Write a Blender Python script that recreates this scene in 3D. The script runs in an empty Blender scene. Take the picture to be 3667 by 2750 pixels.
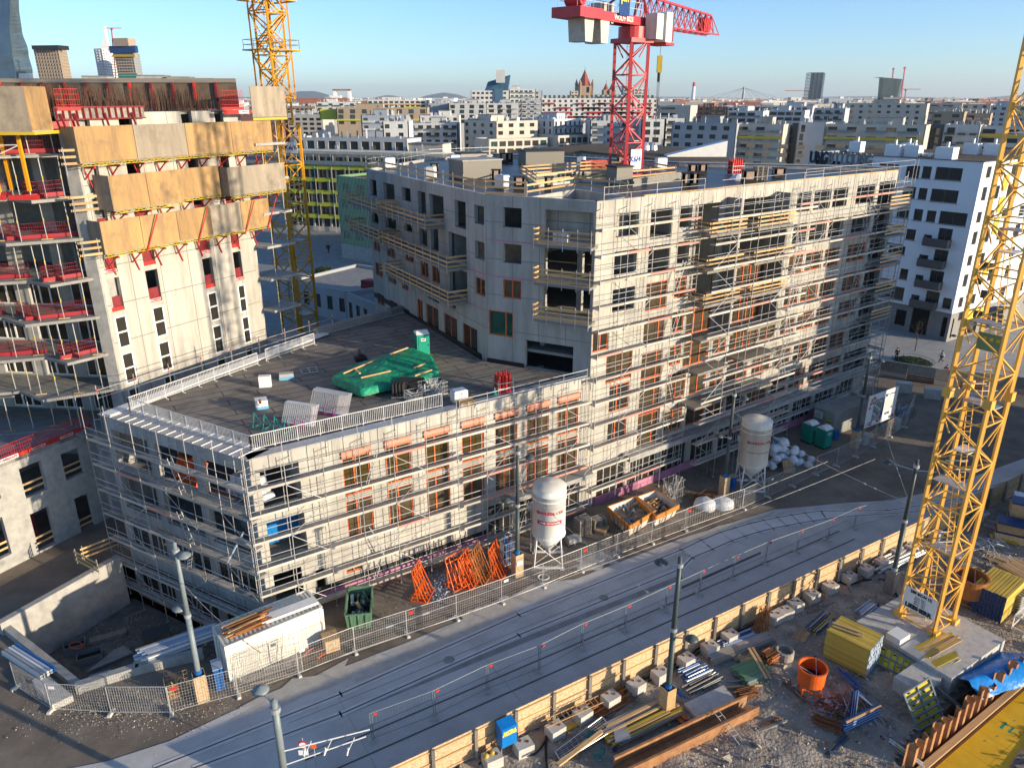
import bpy,math,random
from mathutils import Vector,Matrix
from mathutils.geometry import tessellate_polygon
R = random.Random(7)
rad = math.radians
sc = bpy.context.scene
# ------------------------------------------------------------------ camera, sky, sun, exposure
F,CX,CY,HY,H = 2700.,1833.5,1375.,352.,33.
PIT = math.atan((CY - HY) / F)
cam = bpy.data.cameras.new('camera')
cam.sensor_fit = 'HORIZONTAL'
cam.sensor_width = 36
cam.lens = F / 3667 * 36
cam.clip_start = .5
cam.clip_end = 60000
camo = bpy.data.objects.new('camera',cam)
camo.location = (0,0,H)
camo.rotation_euler = (math.pi / 2 - PIT,0,0)
sc.collection.objects.link(camo)
sc.camera = camo
SUN_AZ = math.atan2(.91,-.43)          # compass style: x = sin, y = cos
SUN_EL = rad(10)
wd = bpy.data.worlds.new('World')
sc.world = wd
wd.use_nodes = True
nt = wd.node_tree
sky = nt.nodes.new('ShaderNodeTexSky')
sky.sky_type = 'NISHITA'
sky.sun_disc = False
sky.sun_elevation = SUN_EL
sky.sun_rotation = SUN_AZ
sky.altitude = 150
sky.air_density = .75
sky.dust_density = .5
sky.ozone_density = 3.3
bgn = nt.nodes['Background']
bgn.inputs[1].default_value = .118
nt.links.new(sky.outputs[0],bgn.inputs[0])
sun = bpy.data.lights.new('sun','SUN')
sun.energy = 3.5
sun.angle = rad(.55)
sun.color = (1,.84,.62)
suno = bpy.data.objects.new('sun',sun)
sv = Vector((math.sin(SUN_AZ) * math.cos(SUN_EL),math.cos(SUN_AZ) * math.cos(SUN_EL),math.sin(SUN_EL)))
suno.rotation_euler = sv.to_track_quat('Z','Y').to_euler()
suno.location = (60,-30,60)
sc.collection.objects.link(suno)
sc.view_settings.view_transform = 'Standard'
sc.view_settings.look = 'None'
sc.view_settings.gamma = 1
sc.view_settings.use_curve_mapping = False
sc.view_settings.exposure = 1.2
sc.cycles.max_bounces = 5
sc.cycles.diffuse_bounces = 3
sc.cycles.glossy_bounces = 2
sc.cycles.transmission_bounces = 2
sc.cycles.volume_bounces = 0
sc.cycles.use_denoising = True

# ------------------------------------------------------------------ survey helpers: a sight line met with a level plane
def ray(x,y):
 u = (x - CX) / F; v = (CY - y) / F
 return (u,math.cos(PIT) + v * math.sin(PIT),-math.sin(PIT) + v * math.cos(PIT))
def g(x,y,z=0.):
 r = ray(x,y); t = (z - H) / r[2]
 return Vector((r[0] * t,r[1] * t,z))
ORI = {c: ((0,1220,2440)[i % 3],(0,915,1830)[i // 3],1.813 if (i % 3 < 2 and i < 6) else 1.803) for i,c in enumerate('abcdefghi')}
def q(c,x,y,z=0.):
 o = ORI[c]
 return g(o[0] + x / o[2],o[1] + y / o[2],z)
def far(px,Y,py=None,z=None):
 "a point at ground distance Y seen in column px (height from row py or given)"
 if z is None:
  v = (CY - py) / F
  k = (v * math.cos(PIT) - math.sin(PIT)) / (math.cos(PIT) + v * math.sin(PIT))
  z = H + Y * k
 f = Y * math.cos(PIT) - (z - H) * math.sin(PIT)
 return Vector(((px - CX) / F * f,Y,z))

# ------------------------------------------------------------------ materials
MT = {}
def mat(name,col,col2=None,rough=.8,metal=0.,sc_=1.2,det=6,bump=0.,spec=.35,streak=False,joints=None,speck=None,coord='Object',bscale=None,rnd=0.,stain=0.,jcol=.72,jw=.012,scol=None,ssc=.23):
 m = bpy.data.materials.new(name); m.use_nodes = True
 n = m.node_tree.nodes; l = m.node_tree.links
 b = n['Principled BSDF']
 b.inputs['Roughness'].default_value = rough
 b.inputs['Metallic'].default_value = metal
 b.inputs['Specular IOR Level'].default_value = spec
 c1 = (*col,1)
 tc = n.new('ShaderNodeTexCoord')
 out = None
 if col2 is not None:
  mp = n.new('ShaderNodeMapping')
  if streak: mp.inputs['Scale'].default_value = (1,1,.12)
  l.new(tc.outputs[coord],mp.inputs[0])
  no = n.new('ShaderNodeTexNoise'); no.inputs['Scale'].default_value = sc_; no.inputs['Detail'].default_value = det
  no.inputs['Roughness'].default_value = .65
  l.new(mp.outputs[0],no.inputs['Vector'])
  cr = n.new('ShaderNodeValToRGB')
  cr.color_ramp.elements[0].position = .32; cr.color_ramp.elements[0].color = (*col2,1)
  cr.color_ramp.elements[1].position = .62; cr.color_ramp.elements[1].color = c1
  l.new(no.outputs[0],cr.inputs[0]); out = cr.outputs[0]
 def mul(a,fac_out,colr,f=1.):
  mx = n.new('ShaderNodeMix'); mx.data_type = 'RGBA'; mx.blend_type = 'MIX'
  l.new(fac_out,mx.inputs[0])
  if a is None: mx.inputs[6].default_value = c1
  else: l.new(a,mx.inputs[6])
  mx.inputs[7].default_value = (*colr,1)
  return mx.outputs[2]
 if stain:
  n2 = n.new('ShaderNodeTexNoise'); n2.inputs['Scale'].default_value = ssc; n2.inputs['Detail'].default_value = 8; n2.inputs['Roughness'].default_value = .7
  l.new(tc.outputs[coord],n2.inputs['Vector'])
  r2 = n.new('ShaderNodeMapRange'); r2.inputs[1].default_value = .5; r2.inputs[2].default_value = .75; r2.inputs[4].default_value = stain
  l.new(n2.outputs[0],r2.inputs[0])
  out = mul(out,r2.outputs[0],scol or tuple(c * .55 for c in col))
 if speck:
  vo = n.new('ShaderNodeTexVoronoi'); vo.inputs['Scale'].default_value = speck[0]
  l.new(tc.outputs[coord],vo.inputs['Vector'])
  r3 = n.new('ShaderNodeMapRange'); r3.inputs[1].default_value = speck[2]; r3.inputs[2].default_value = speck[2] * .5; r3.inputs[4].default_value = .9
  l.new(vo.outputs[0],r3.inputs[0])
  out = mul(out,r3.outputs[0],speck[1])
 if joints:
  br = n.new('ShaderNodeTexBrick'); br.inputs['Scale'].default_value = 1
  br.inputs['Brick Width'].default_value = joints[0]; br.inputs['Row Height'].default_value = joints[1]
  br.inputs['Mortar Size'].default_value = jw; br.inputs['Mortar Smooth'].default_value = .3; br.offset = joints[2] if len(joints) > 2 else 0
  l.new(tc.outputs['UV'],br.inputs['Vector'])
  out = mul(out,br.outputs['Fac'],tuple(c * jcol for c in col))
 if rnd:
  oi = n.new('ShaderNodeObjectInfo'); hs = n.new('ShaderNodeHueSaturation')
  mr = n.new('ShaderNodeMapRange'); mr.inputs[3].default_value = 1 - rnd; mr.inputs[4].default_value = 1 + rnd
  l.new(oi.outputs['Random'],mr.inputs[0]); l.new(mr.outputs[0],hs.inputs['Value'])
  if out is None: hs.inputs['Color'].default_value = c1
  else: l.new(out,hs.inputs['Color'])
  out = hs.outputs[0]
 if out is None: b.inputs['Base Color'].default_value = c1
 else: l.new(out,b.inputs['Base Color'])
 if bump:
  n3 = n.new('ShaderNodeTexNoise'); n3.inputs['Scale'].default_value = bscale or sc_ * 6; n3.inputs['Detail'].default_value = 5
  l.new(tc.outputs[coord],n3.inputs['Vector'])
  bu = n.new('ShaderNodeBump'); bu.inputs['Strength'].default_value = min(1,bump); bu.inputs['Distance'].default_value = .05 if bump < .5 else .12
  l.new(n3.outputs[0],bu.inputs['Height']); l.new(bu.outputs[0],b.inputs['Normal'])
 MT[name] = m
 return m
mat('concrete',(.50,.47,.405),(.31,.295,.26),.85,sc_=1.1,det=9,streak=True,bump=.15,joints=(2.7,3.0),stain=.6,jcol=.45,jw=.045)
mat('concrete_raw',(.44,.43,.405),(.28,.275,.26),.88,sc_=.9,det=9,bump=.15,joints=(2.4,2.97),stain=.65,streak=True,jcol=.5,jw=.04)
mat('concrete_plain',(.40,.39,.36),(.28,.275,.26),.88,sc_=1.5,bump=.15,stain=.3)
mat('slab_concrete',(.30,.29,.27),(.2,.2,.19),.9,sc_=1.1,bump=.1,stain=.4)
mat('block_concrete',(.55,.52,.46),(.4,.38,.34),.9,sc_=2.5,bump=.25)
mat('dirt',(.23,.185,.14),(.13,.105,.08),.95,sc_=.4,det=14,bump=.22,bscale=2.5,stain=.7,scol=(.29,.25,.20),ssc=.22,speck=(6,(.28,.24,.2),.07))
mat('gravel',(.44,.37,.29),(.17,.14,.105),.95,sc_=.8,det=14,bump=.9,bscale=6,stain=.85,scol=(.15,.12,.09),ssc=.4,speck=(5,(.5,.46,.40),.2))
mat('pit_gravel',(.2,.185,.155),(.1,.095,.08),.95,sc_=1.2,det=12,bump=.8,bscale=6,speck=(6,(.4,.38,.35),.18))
mat('street',(.56,.54,.51),(.43,.415,.39),.85,sc_=.35,det=12,bump=.12,stain=.75,scol=(.38,.33,.27),ssc=.16,speck=(2.2,(.3,.28,.25),.09))
mat('street_light',(.66,.64,.61),(.55,.53,.51),.85,sc_=.8,det=8,bump=.1,stain=.35)
mat('asphalt',(.075,.075,.078),(.05,.05,.052),.85,sc_=.7,det=8,bump=.15)
mat('asphalt_grey',(.3,.29,.28),(.2,.2,.19),.85,sc_=.7,det=8,bump=.12,stain=.3)
mat('dust',(.40,.37,.32),(.5,.47,.42),.95,sc_=1.4,det=12)
mat('plaza',(.36,.35,.33),(.27,.26,.25),.85,sc_=.6,det=6)
mat('rail_steel',(.10,.09,.085),rough=.5,metal=.2)
mat('roof_felt',(.25,.225,.19),(.15,.135,.115),.8,sc_=.6,det=8,bump=.15,joints=(6.0,1.05,.4),stain=.6,jcol=.22,jw=.055)
mat('roof_wet',(.085,.085,.085),(.04,.042,.046),.42,sc_=.5,det=8,bump=.08,joints=(5.,1.,.5),spec=.5,jcol=.4,jw=.05)
mat('roof_brown',(.13,.085,.05),(.07,.05,.03),.95,sc_=.8,det=10,bump=.5)
mat('black_felt',(.02,.02,.022),rough=.7)
mat('zinc',(.48,.5,.52),(.4,.42,.44),.45,.5,sc_=1)
mat('steel',(.5,.5,.49),(.36,.36,.36),.5,.35,sc_=2,rnd=.18)
mat('steel_tube',(.46,.44,.42),(.32,.3,.28),.55,.3,sc_=2,rnd=.3)
mat('deck',(.56,.51,.44),(.34,.31,.26),.8,sc_=3,bump=.1,rnd=.22)
mat('deck_red',(.62,.25,.2),(.45,.25,.2),.8,sc_=3,rnd=.15)
mat('timber',(.58,.38,.18),(.42,.26,.12),.75,sc_=4,rnd=.28,bump=.1)
mat('timber_grey',(.32,.29,.25),(.2,.17,.14),.85,sc_=4,rnd=.25,bump=.15)
mat('plywood',(.44,.265,.10),(.22,.14,.075),.7,sc_=1.3,det=12,rnd=.12,ssc=.55,scol=(.11,.085,.06),stain=.95,streak=True,bump=.08)
mat('form_dark',(.19,.14,.09),(.1,.075,.055),.8,sc_=1,stain=.8,rnd=.2)
mat('plywood_grey',(.36,.30,.22),(.22,.185,.14),.75,sc_=1.4,det=10,rnd=.12,ssc=.6,scol=(.14,.12,.1),stain=.9,streak=True,bump=.1)
mat('osb',(.62,.45,.27),(.38,.25,.13),.8,sc_=7,det=4,bump=.1,rnd=.06,stain=.4)
mat('yellow_crane',(.80,.45,.09),(.72,.38,.065),.42,sc_=.7,stain=.25)
mat('orange_crane',(.72,.33,.012),(.6,.26,.01),.45,sc_=.7,stain=.3)
mat('red_crane',(.52,.055,.065),(.42,.04,.05),.42,sc_=.6,stain=.2)
mat('red',(.55,.03,.025),(.42,.03,.02),.5,sc_=2,rnd=.1)
mat('dark_red',(.22,.02,.025),(.15,.015,.02),.55,sc_=2)
mat('frame_red',(.62,.13,.035),(.5,.10,.028),.55,sc_=3)
mat('blind_box',(.62,.25,.15),rough=.6)
mat('orange',(.80,.13,.015),(.65,.1,.015),.5,sc_=2,rnd=.12)
mat('orange_skip',(.68,.27,.05),(.5,.18,.04),.6,sc_=1.5,stain=.5)
mat('white',(.78,.77,.74),(.7,.69,.66),.5,sc_=1.2,stain=.15)
mat('white_wall',(.80,.81,.82),(.74,.75,.76),.8,sc_=.4)
mat('city_white',(.60,.60,.58),(.52,.52,.51),.85,sc_=.2,stain=.2)
mat('silo_white',(.80,.79,.74),(.68,.67,.62),.45,sc_=.8,streak=True,stain=.3)
mat('silo_old',(.74,.70,.60),(.58,.54,.45),.6,sc_=.8,streak=True,stain=.5)
mat('bag',(.72,.74,.76),(.6,.62,.64),.5,sc_=2,bump=.3)
mat('glass_warm',(.10,.075,.045),(.035,.03,.02),.12,sc_=.6,spec=.5)
mat('glass',(.035,.032,.026),rough=.04,spec=.8)
mat('glass_green',(.02,.05,.045),rough=.05,spec=.8)
mat('glass_amber',(.06,.045,.015),rough=.08,spec=.6)
mat('dark',(.012,.012,.013),rough=.9)
mat('black_rubber',(.015,.015,.015),rough=.6)
mat('pole_dark',(.06,.078,.08),rough=.45)
mat('pole_grey',(.2,.24,.25),(.16,.19,.2),.45,sc_=1)
mat('green_wc',(.012,.30,.20),(.01,.25,.17),.45,sc_=1)
mat('green_tarp',(.01,.29,.15),(.0,.19,.095),.55,sc_=1.8,det=9,bump=.9,bscale=3.5,stain=.5,scol=(.06,.3,.2),ssc=.8)
mat('green_skip',(.13,.26,.15),(.1,.18,.11),.6,sc_=1.5,stain=.6)
mat('teal',(.02,.22,.2),rough=.5)
mat('blue',(.01,.13,.42),(.01,.09,.3),.45,sc_=2,rnd=.15)
mat('blue_bright',(.005,.17,.50),(.005,.14,.42),.4,sc_=2)
mat('blue_dark',(.008,.04,.16),(.006,.03,.1),.5,sc_=3,rnd=.2)
mat('blue_tarp',(.01,.22,.62),(.01,.17,.5),.35,sc_=.8,bump=.8,bscale=1.5)
mat('blue_pale',(.38,.46,.56),(.3,.37,.46),.4,sc_=2,rnd=.2)
mat('yellow',(.55,.40,.04),(.4,.29,.03),.6,sc_=2,rnd=.15)
mat('yellow_beam',(.60,.42,.07),(.42,.29,.05),.7,sc_=2,rnd=.2)
mat('yellow_form',(.62,.48,.02),(.5,.36,.02),.6,sc_=1.5,stain=.5)
mat('deck_sun',(.85,.5,.015),(.7,.38,.01),.5,sc_=.6,stain=.4)
mat('deck_yellow',(.72,.42,.02),(.6,.33,.015),.5,sc_=.5,stain=.4,joints=(2,1,.5))
mat('rust',(.24,.09,.03),(.12,.045,.02),.85,sc_=5,rnd=.3)
mat('rust_orange',(.45,.16,.04),(.28,.1,.03),.8,sc_=5,rnd=.3)
mat('sheet_pile',(.40,.20,.085),(.24,.11,.05),.75,sc_=2,stain=.6,rnd=.12)
mat('rebar_dark',(.13,.07,.045),(.07,.04,.03),.85,sc_=5)
mat('net_red',(.36,.025,.035),(.26,.02,.03),.6,sc_=2)
mat('purple',(.30,.03,.14),rough=.5)
mat('pink',(.55,.22,.34),(.45,.2,.28),.7,sc_=2)
mat('container',(.78,.74,.63),(.66,.62,.52),.55,sc_=1,streak=True,stain=.35)
mat('container_grey',(.36,.37,.35),(.28,.29,.27),.6,sc_=1,stain=.3)
mat('brick_chimney',(.50,.36,.27),(.4,.28,.2),.85,sc_=3,joints=(.5,.25,.5))
mat('grey_box',(.42,.42,.41),(.36,.36,.35),.7,sc_=2)
mat('insul_blue',(.14,.38,.55),rough=.6)
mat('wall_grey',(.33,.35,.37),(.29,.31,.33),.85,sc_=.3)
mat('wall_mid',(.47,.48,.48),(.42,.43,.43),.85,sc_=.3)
mat('wall_taupe',(.36,.28,.2),(.32,.25,.18),.85,sc_=.3)
mat('wall_beige',(.52,.48,.41),(.43,.39,.33),.85,sc_=.3)
mat('wall_orange',(.58,.38,.2),rough=.85)
mat('wall_red',(.38,.02,.035),rough=.6)
mat('wall_brick',(.32,.13,.07),(.26,.1,.06),.85,sc_=.4)
mat('yellow_green',(.46,.46,.04),rough=.55)
mat('yellow_panel',(.55,.4,.03),rough=.6)
mat('green_facade',(.13,.24,.12),rough=.6)
mat('green_stripe',(.42,.55,.38),rough=.6)
mat('balcony_brown',(.12,.11,.10),(.1,.09,.085),.6,sc_=.6)
mat('base_grey',(.26,.25,.235),(.22,.21,.2),.8,sc_=.5)
mat('church_stone',(.32,.24,.17),(.22,.16,.11),.9,sc_=.3)
mat('church_roof',(.28,.07,.045),rough=.8)
mat('roof_flat',(.23,.23,.225),(.15,.15,.15),.9,sc_=.25,stain=.3)
mat('roof_red',(.30,.12,.08),(.2,.09,.06),.9,sc_=.3)
mat('tower_glass',(.09,.13,.15),(.05,.08,.1),.18,sc_=.05,spec=.9,joints=(3,3.4),metal=.3)
mat('tower_blue',(.02,.04,.065),(.01,.02,.035),.3,sc_=.06,spec=.5,joints=(6,4.5),jcol=3.)
mat('tower_green',(.03,.055,.055),(.012,.025,.03),.25,sc_=.08,spec=.6,joints=(3,3.5),jcol=2.5)
mat('blue_roof',(.04,.11,.18),(.03,.08,.13),.35,sc_=.3,spec=.7)
mat('hill',(.05,.07,.045),(.035,.05,.03),.95,sc_=.002)
mat('leaf',(.05,.06,.02),(.03,.035,.012),.8,sc_=3,rnd=.2)
mat('leaf_green',(.035,.07,.02),(.02,.04,.012),.8,sc_=3,rnd=.2)
mat('bark',(.06,.045,.035),rough=.9)
mat('cloth_dark',(.02,.02,.03),rough=.9)
mat('cloth_light',(.5,.48,.42),rough=.9)
mat('cloth_red',(.5,.04,.04),rough=.9)
mat('skin',(.45,.27,.19),rough=.6)
mat('hair',(.03,.02,.015),rough=.8)
mat('far_city',(.36,.33,.30),(.16,.15,.15),.9,sc_=.02)
mat('print_img',(.42,.42,.36),(.16,.2,.2),.6,sc_=2.2,det=3)
mat('ink',(.02,.02,.03),rough=.6)
mat('ink_blue',(.02,.08,.3),rough=.6)
mat('ink_red',(.5,.02,.04),rough=.6)
mat('ink_yellow',(.85,.7,.05),rough=.6)

# ------------------------------------------------------------------ mesh and object helpers
COL = sc.collection
WL = {}
class M:
 def __init__(s): s.v = []; s.f = []; s.uv = []
 def quad(s,*p,uv=None):
  i = len(s.v); s.v += [tuple(a) for a in p]; s.f.append(tuple(range(i,i + len(p)))); s.uv.append(uv)
 def hexa(s,P):
  i = len(s.v); s.v += [tuple(a) for a in P]
  for f in ((0,3,2,1),(4,5,6,7),(0,1,5,4),(1,2,6,5),(2,3,7,6),(3,0,4,7)):
   s.f.append(tuple(i + k for k in f)); s.uv.append(None)
 def box(s,cx,cy,cz,sx,sy,sz,rz=0.):
  "cz is the bottom"
  c,n = math.cos(rz),math.sin(rz); P = []
  for z in (cz,cz + sz):
   for a,b in ((-1,-1),(1,-1),(1,1),(-1,1)):
    x = a * sx / 2; y = b * sy / 2
    P.append((cx + x * c - y * n,cy + x * n + y * c,z))
  s.hexa(P)
 def beam(s,a,b,w,h=None,up=(0,0,1)):
  a = Vector(a); b = Vector(b); h = h or w
  d = (b - a)
  if d.length < 1e-6: return
  d.normalize(); u = Vector(up)
  if abs(d.dot(u)) > .98: u = Vector((1,0,0))
  x = d.cross(u).normalized() * (w / 2); y = x.cross(d).normalized() * (h / 2)
  s.hexa([a - x - y,a + x - y,b + x - y,b - x - y,a - x + y,a + x + y,b + x + y,b - x + y])
 def cyl(s,a,b,r0,r1=None,n=10,cap=True):
  a = Vector(a); b = Vector(b); r1 = r0 if r1 is None else r1
  d = (b - a).normalized(); u = Vector((0,0,1)) if abs(d.z) < .98 else Vector((1,0,0))
  x = d.cross(u).normalized(); y = x.cross(d)
  i = len(s.v)
  for k in range(n):
   t = 2 * math.pi * k / n; o = x * math.cos(t) + y * math.sin(t)
   s.v.append(tuple(a + o * r0)); s.v.append(tuple(b + o * r1))
  for k in range(n):
   j = (k + 1) % n
   s.f.append((i + 2 * k,i + 2 * j,i + 2 * j + 1,i + 2 * k + 1)); s.uv.append(None)
  if cap:
   s.f.append(tuple(i + 2 * k for k in range(n - 1,-1,-1))); s.uv.append(None)
   s.f.append(tuple(i + 2 * k + 1 for k in range(n))); s.uv.append(None)
 def lathe(s,c,prof,n=20):
  "prof: (r, z) upwards round centre c"
  i = len(s.v)
  for r,z in prof:
   for k in range(n):
    t = 2 * math.pi * k / n
    s.v.append((c[0] + r * math.cos(t),c[1] + r * math.sin(t),c[2] + z))
  for a in range(len(prof) - 1):
   for k in range(n):
    j = (k + 1) % n
    s.f.append((i + a * n + k,i + a * n + j,i + (a + 1) * n + j,i + (a + 1) * n + k)); s.uv.append(None)
 def poly(s,pts,z0,z1,holes=(),uvs=True):
  rings = [list(pts)] + [list(h) for h in holes]
  vs = [Vector((p[0],p[1],0)) for r in rings for p in r]
  tri = tessellate_polygon([[Vector((p[0],p[1],0)) for p in r] for r in rings])
  n = len(vs)
  for zz,fl in ((z1,False),) + (((z0,True),) if z1 - z0 > 1e-4 else ()):
   i = len(s.v); s.v += [(v.x,v.y,zz) for v in vs]
   for t in tri:
    a,b,c = (vs[k] for k in t)
    cr = (b - a).cross(c - a).z
    t2 = t if (cr > 0) != fl else (t[0],t[2],t[1])
    s.f.append(tuple(i + k for k in t2)); s.uv.append([(vs[k].x * .85 + vs[k].y * .53,vs[k].y * .85 - vs[k].x * .53) for k in t2])
  if z1 - z0 > 1e-4:
   for r in rings:
    ar = sum(r[k][0] * r[(k + 1) % len(r)][1] - r[(k + 1) % len(r)][0] * r[k][1] for k in range(len(r)))
    if r is not rings[0]: ar = -ar
    d = 0.
    for k in range(len(r)):
     a,b = r[k],r[(k + 1) % len(r)]
     if ar < 0: a,b = b,a
     L = math.hypot(b[0] - a[0],b[1] - a[1])
     s.quad((a[0],a[1],z0),(b[0],b[1],z0),(b[0],b[1],z1),(a[0],a[1],z1),uv=[(d,z0),(d + L,z0),(d + L,z1),(d,z1)])
     d += L
 def wall(s,a,b,z0,z1,th,ops=(),du=0.):
  "outer face on the right hand of a->b, openings (u0,u1,z0,z1)"
  ax,ay,bx,by = a[0],a[1],b[0],b[1]
  L = math.hypot(bx - ax,by - ay); dx,dy = (bx - ax) / L,(by - ay) / L; nx,ny = -dy * th,dx * th
  ops = [(max(0,o[0]),min(L,o[1]),max(z0,o[2]),min(z1,o[3])) for o in ops]
  ops = [o for o in ops if o[1] - o[0] > .01 and o[3] - o[2] > .01]
  def P(u,z,i=0): return (ax + dx * u + nx * i,ay + dy * u + ny * i,z)
  us = sorted(set([0,L] + [round(o[k],3) for o in ops for k in (0,1)]))
  for u0,u1 in zip(us,us[1:]):
   if u1 - u0 < .002: continue
   um = (u0 + u1) / 2
   col = sorted([(o[2],o[3]) for o in ops if o[0] < um < o[1]])
   z = z0; seg = []
   for c in col:
    if c[0] > z: seg.append((z,c[0]))
    z = max(z,c[1])
   if z < z1: seg.append((z,z1))
   for zz0,zz1 in seg:
    s.quad(P(u0,zz0),P(u1,zz0),P(u1,zz1),P(u0,zz1),uv=[(u0 + du,zz0),(u1 + du,zz0),(u1 + du,zz1),(u0 + du,zz1)])
    s.quad(P(u1,zz0,1),P(u0,zz0,1),P(u0,zz1,1),P(u1,zz1,1))
  for u0,u1,zz0,zz1 in ops:
   s.quad(P(u0,zz0),P(u0,zz0,1),P(u1,zz0,1),P(u1,zz0))
   s.quad(P(u0,zz1),P(u1,zz1),P(u1,zz1,1),P(u0,zz1,1))
   s.quad(P(u0,zz0),P(u0,zz1),P(u0,zz1,1),P(u0,zz0,1))
   s.quad(P(u1,zz0),P(u1,zz0,1),P(u1,zz1,1),P(u1,zz1))
  s.quad(P(0,z1),P(L,z1),P(L,z1,1),P(0,z1,1))
  s.quad(P(0,z0),P(0,z1),P(0,z1,1),P(0,z0,1))
  s.quad(P(L,z0),P(L,z0,1),P(L,z1,1),P(L,z1))
 def mesh(s,name,m):
  me = bpy.data.meshes.new(name); me.from_pydata(s.v,[],s.f)
  if any(u for u in s.uv):
   ul = me.uv_layers.new(name='UVMap'); d = ul.data; k = 0
   for f,u in zip(s.f,s.uv):
    for j in range(len(f)):
     if u: d[k].uv = u[j]
     k += 1
  if m: me.materials.append(MT[m])
  return me
 def ob(s,name,m,parent=None,smooth=False,kind=None):
  me = s.mesh(name,m)
  if smooth:
   for p in me.polygons: p.use_smooth = len(p.vertices) < 5
  o = bpy.data.objects.new(name,me); COL.objects.link(o)
  w = Vector((0,0,0))
  if parent is None and s.v:
   xs = [v[0] for v in s.v]; ys = [v[1] for v in s.v]; z = min(v[2] for v in s.v)
   w = Vector(((min(xs) + max(xs)) / 2,(min(ys) + max(ys)) / 2,z))
   me.transform(Matrix.Translation(-w)); o.location = w; WL[o] = w
  else:
   pw = WL.get(parent,Vector((0,0,0)))
   me.transform(Matrix.Translation(-pw)); o.location = (0,0,0); WL[o] = pw
   o.parent = parent
  if kind: o['kind'] = kind
  return o
def tag(o,label,cat,group=None,kind=None):
 if label: o['label'] = label
 if cat: o['category'] = cat
 if group: o['group'] = group
 if kind: o['kind'] = kind
 return o
def thing(name,label,cat,loc,group=None):
 o = bpy.data.objects.new(name,None); COL.objects.link(o)
 o.empty_display_size = .3
 o.location = loc; WL[o] = Vector(loc)
 return tag(o,label,cat,group)
def inst(name,me,parent,loc,rz=0.,local=False,scale=None):
 o = bpy.data.objects.new(name,me); COL.objects.link(o)
 if local: o.parent = parent; o.location = loc
 else:
  o.location = Vector(loc) - (WL[parent] if parent else Vector((0,0,0)))
  if parent: o.parent = parent
  WL[o] = Vector(loc)
 o.rotation_euler = (0,0,rz)
 if scale: o.scale = scale
 return o
UB = {}
def unit(m,kind='bar'):
 k = (m,kind)
 if k not in UB:
  b = M()
  if kind == 'bar': b.hexa([(-.5,0,-.5),(.5,0,-.5),(.5,1,-.5),(-.5,1,-.5),(-.5,0,.5),(.5,0,.5),(.5,1,.5),(-.5,1,.5)])
  else: b.cyl((0,0,0),(0,1,0),.5,n=6)
  UB[k] = b.mesh(m + '_' + kind,m)
 return UB[k]
def bar(name,a,b,w,h,m,parent,kind='bar'):
 "one straight member as a part of its own (shared unit mesh)"
 a = Vector(a); b = Vector(b); d = b - a; L = d.length
 if L < 1e-5: return None
 d.normalize(); up = Vector((0,0,1)) if abs(d.z) < .98 else Vector((1,0,0))
 x = d.cross(up).normalized(); z = x.cross(d)
 mt = Matrix(((x.x * w,d.x * L,z.x * h),(x.y * w,d.y * L,z.y * h),(x.z * w,d.z * L,z.z * h)))
 o = bpy.data.objects.new(name,unit(m,kind)); COL.objects.link(o)
 off = WL[parent] if parent is not None else Vector((0,0,0))
 M4 = mt.to_4x4(); M4.translation = a - off
 if parent is not None: o.parent = parent
 o.matrix_local = M4
 return o
def text(s,loc,size,m,parent,xdir,up=(0,0,1),name='lettering',align='CENTER',bold=0.,ext=.01,sx=1.):
 cu = bpy.data.curves.new(name,'FONT'); cu.body = s; cu.size = size; cu.align_x = align; cu.align_y = 'CENTER'; cu.extrude = ext; cu.offset = bold
 cu.materials.append(MT[m]); cu.resolution_u = 2
 o = bpy.data.objects.new(name,cu)
 me = bpy.data.meshes.new_from_object(o); bpy.data.objects.remove(o)
 o = bpy.data.objects.new(name,me); COL.objects.link(o)
 x = Vector(xdir).normalized(); y = Vector(up).normalized(); z = x.cross(y).normalized(); y = z.cross(x)
 M4 = Matrix(((x.x * sx,y.x,z.x,0),(x.y * sx,y.y,z.y,0),(x.z * sx,y.z,z.z,0),(0,0,0,1)))
 M4.translation = Vector(loc) - WL[parent]
 o.parent = parent; o.matrix_local = M4
 return o
class Line:
 "a wall line a->b with outward normal on its right hand"
 def __init__(s,a,b):
  s.a = Vector((a[0],a[1],0)); s.b = Vector((b[0],b[1],0)); s.L = (s.b - s.a).length
  s.d = (s.b - s.a) / s.L; s.n = Vector((s.d.y,-s.d.x,0)); s.ang = math.atan2(s.d.y,s.d.x)
 def p(s,u,z,out=0.):
  v = s.a + s.d * u + s.n * out; return Vector((v.x,v.y,z))
FRM = {}
def beam_part(nm,mt_,t,*a,**k): m = M(); m.beam(*a,**k); return m.ob(nm,mt_,t)
def box_part(nm,mt_,t,*a,**k): m = M(); m.box(*a,**k); return m.ob(nm,mt_,t)
def cyl_part(nm,mt_,t,*a,**k): m = M(); m.cyl(*a,**k); return m.ob(nm,mt_,t)
ORD = 'first second third fourth fifth sixth seventh eighth ninth tenth eleventh twelfth thirteenth fourteenth fifteenth sixteenth seventeenth eighteenth nineteenth twentieth'.split()
ORD += ['twenty ' + a for a in ORD[:9]]
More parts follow.
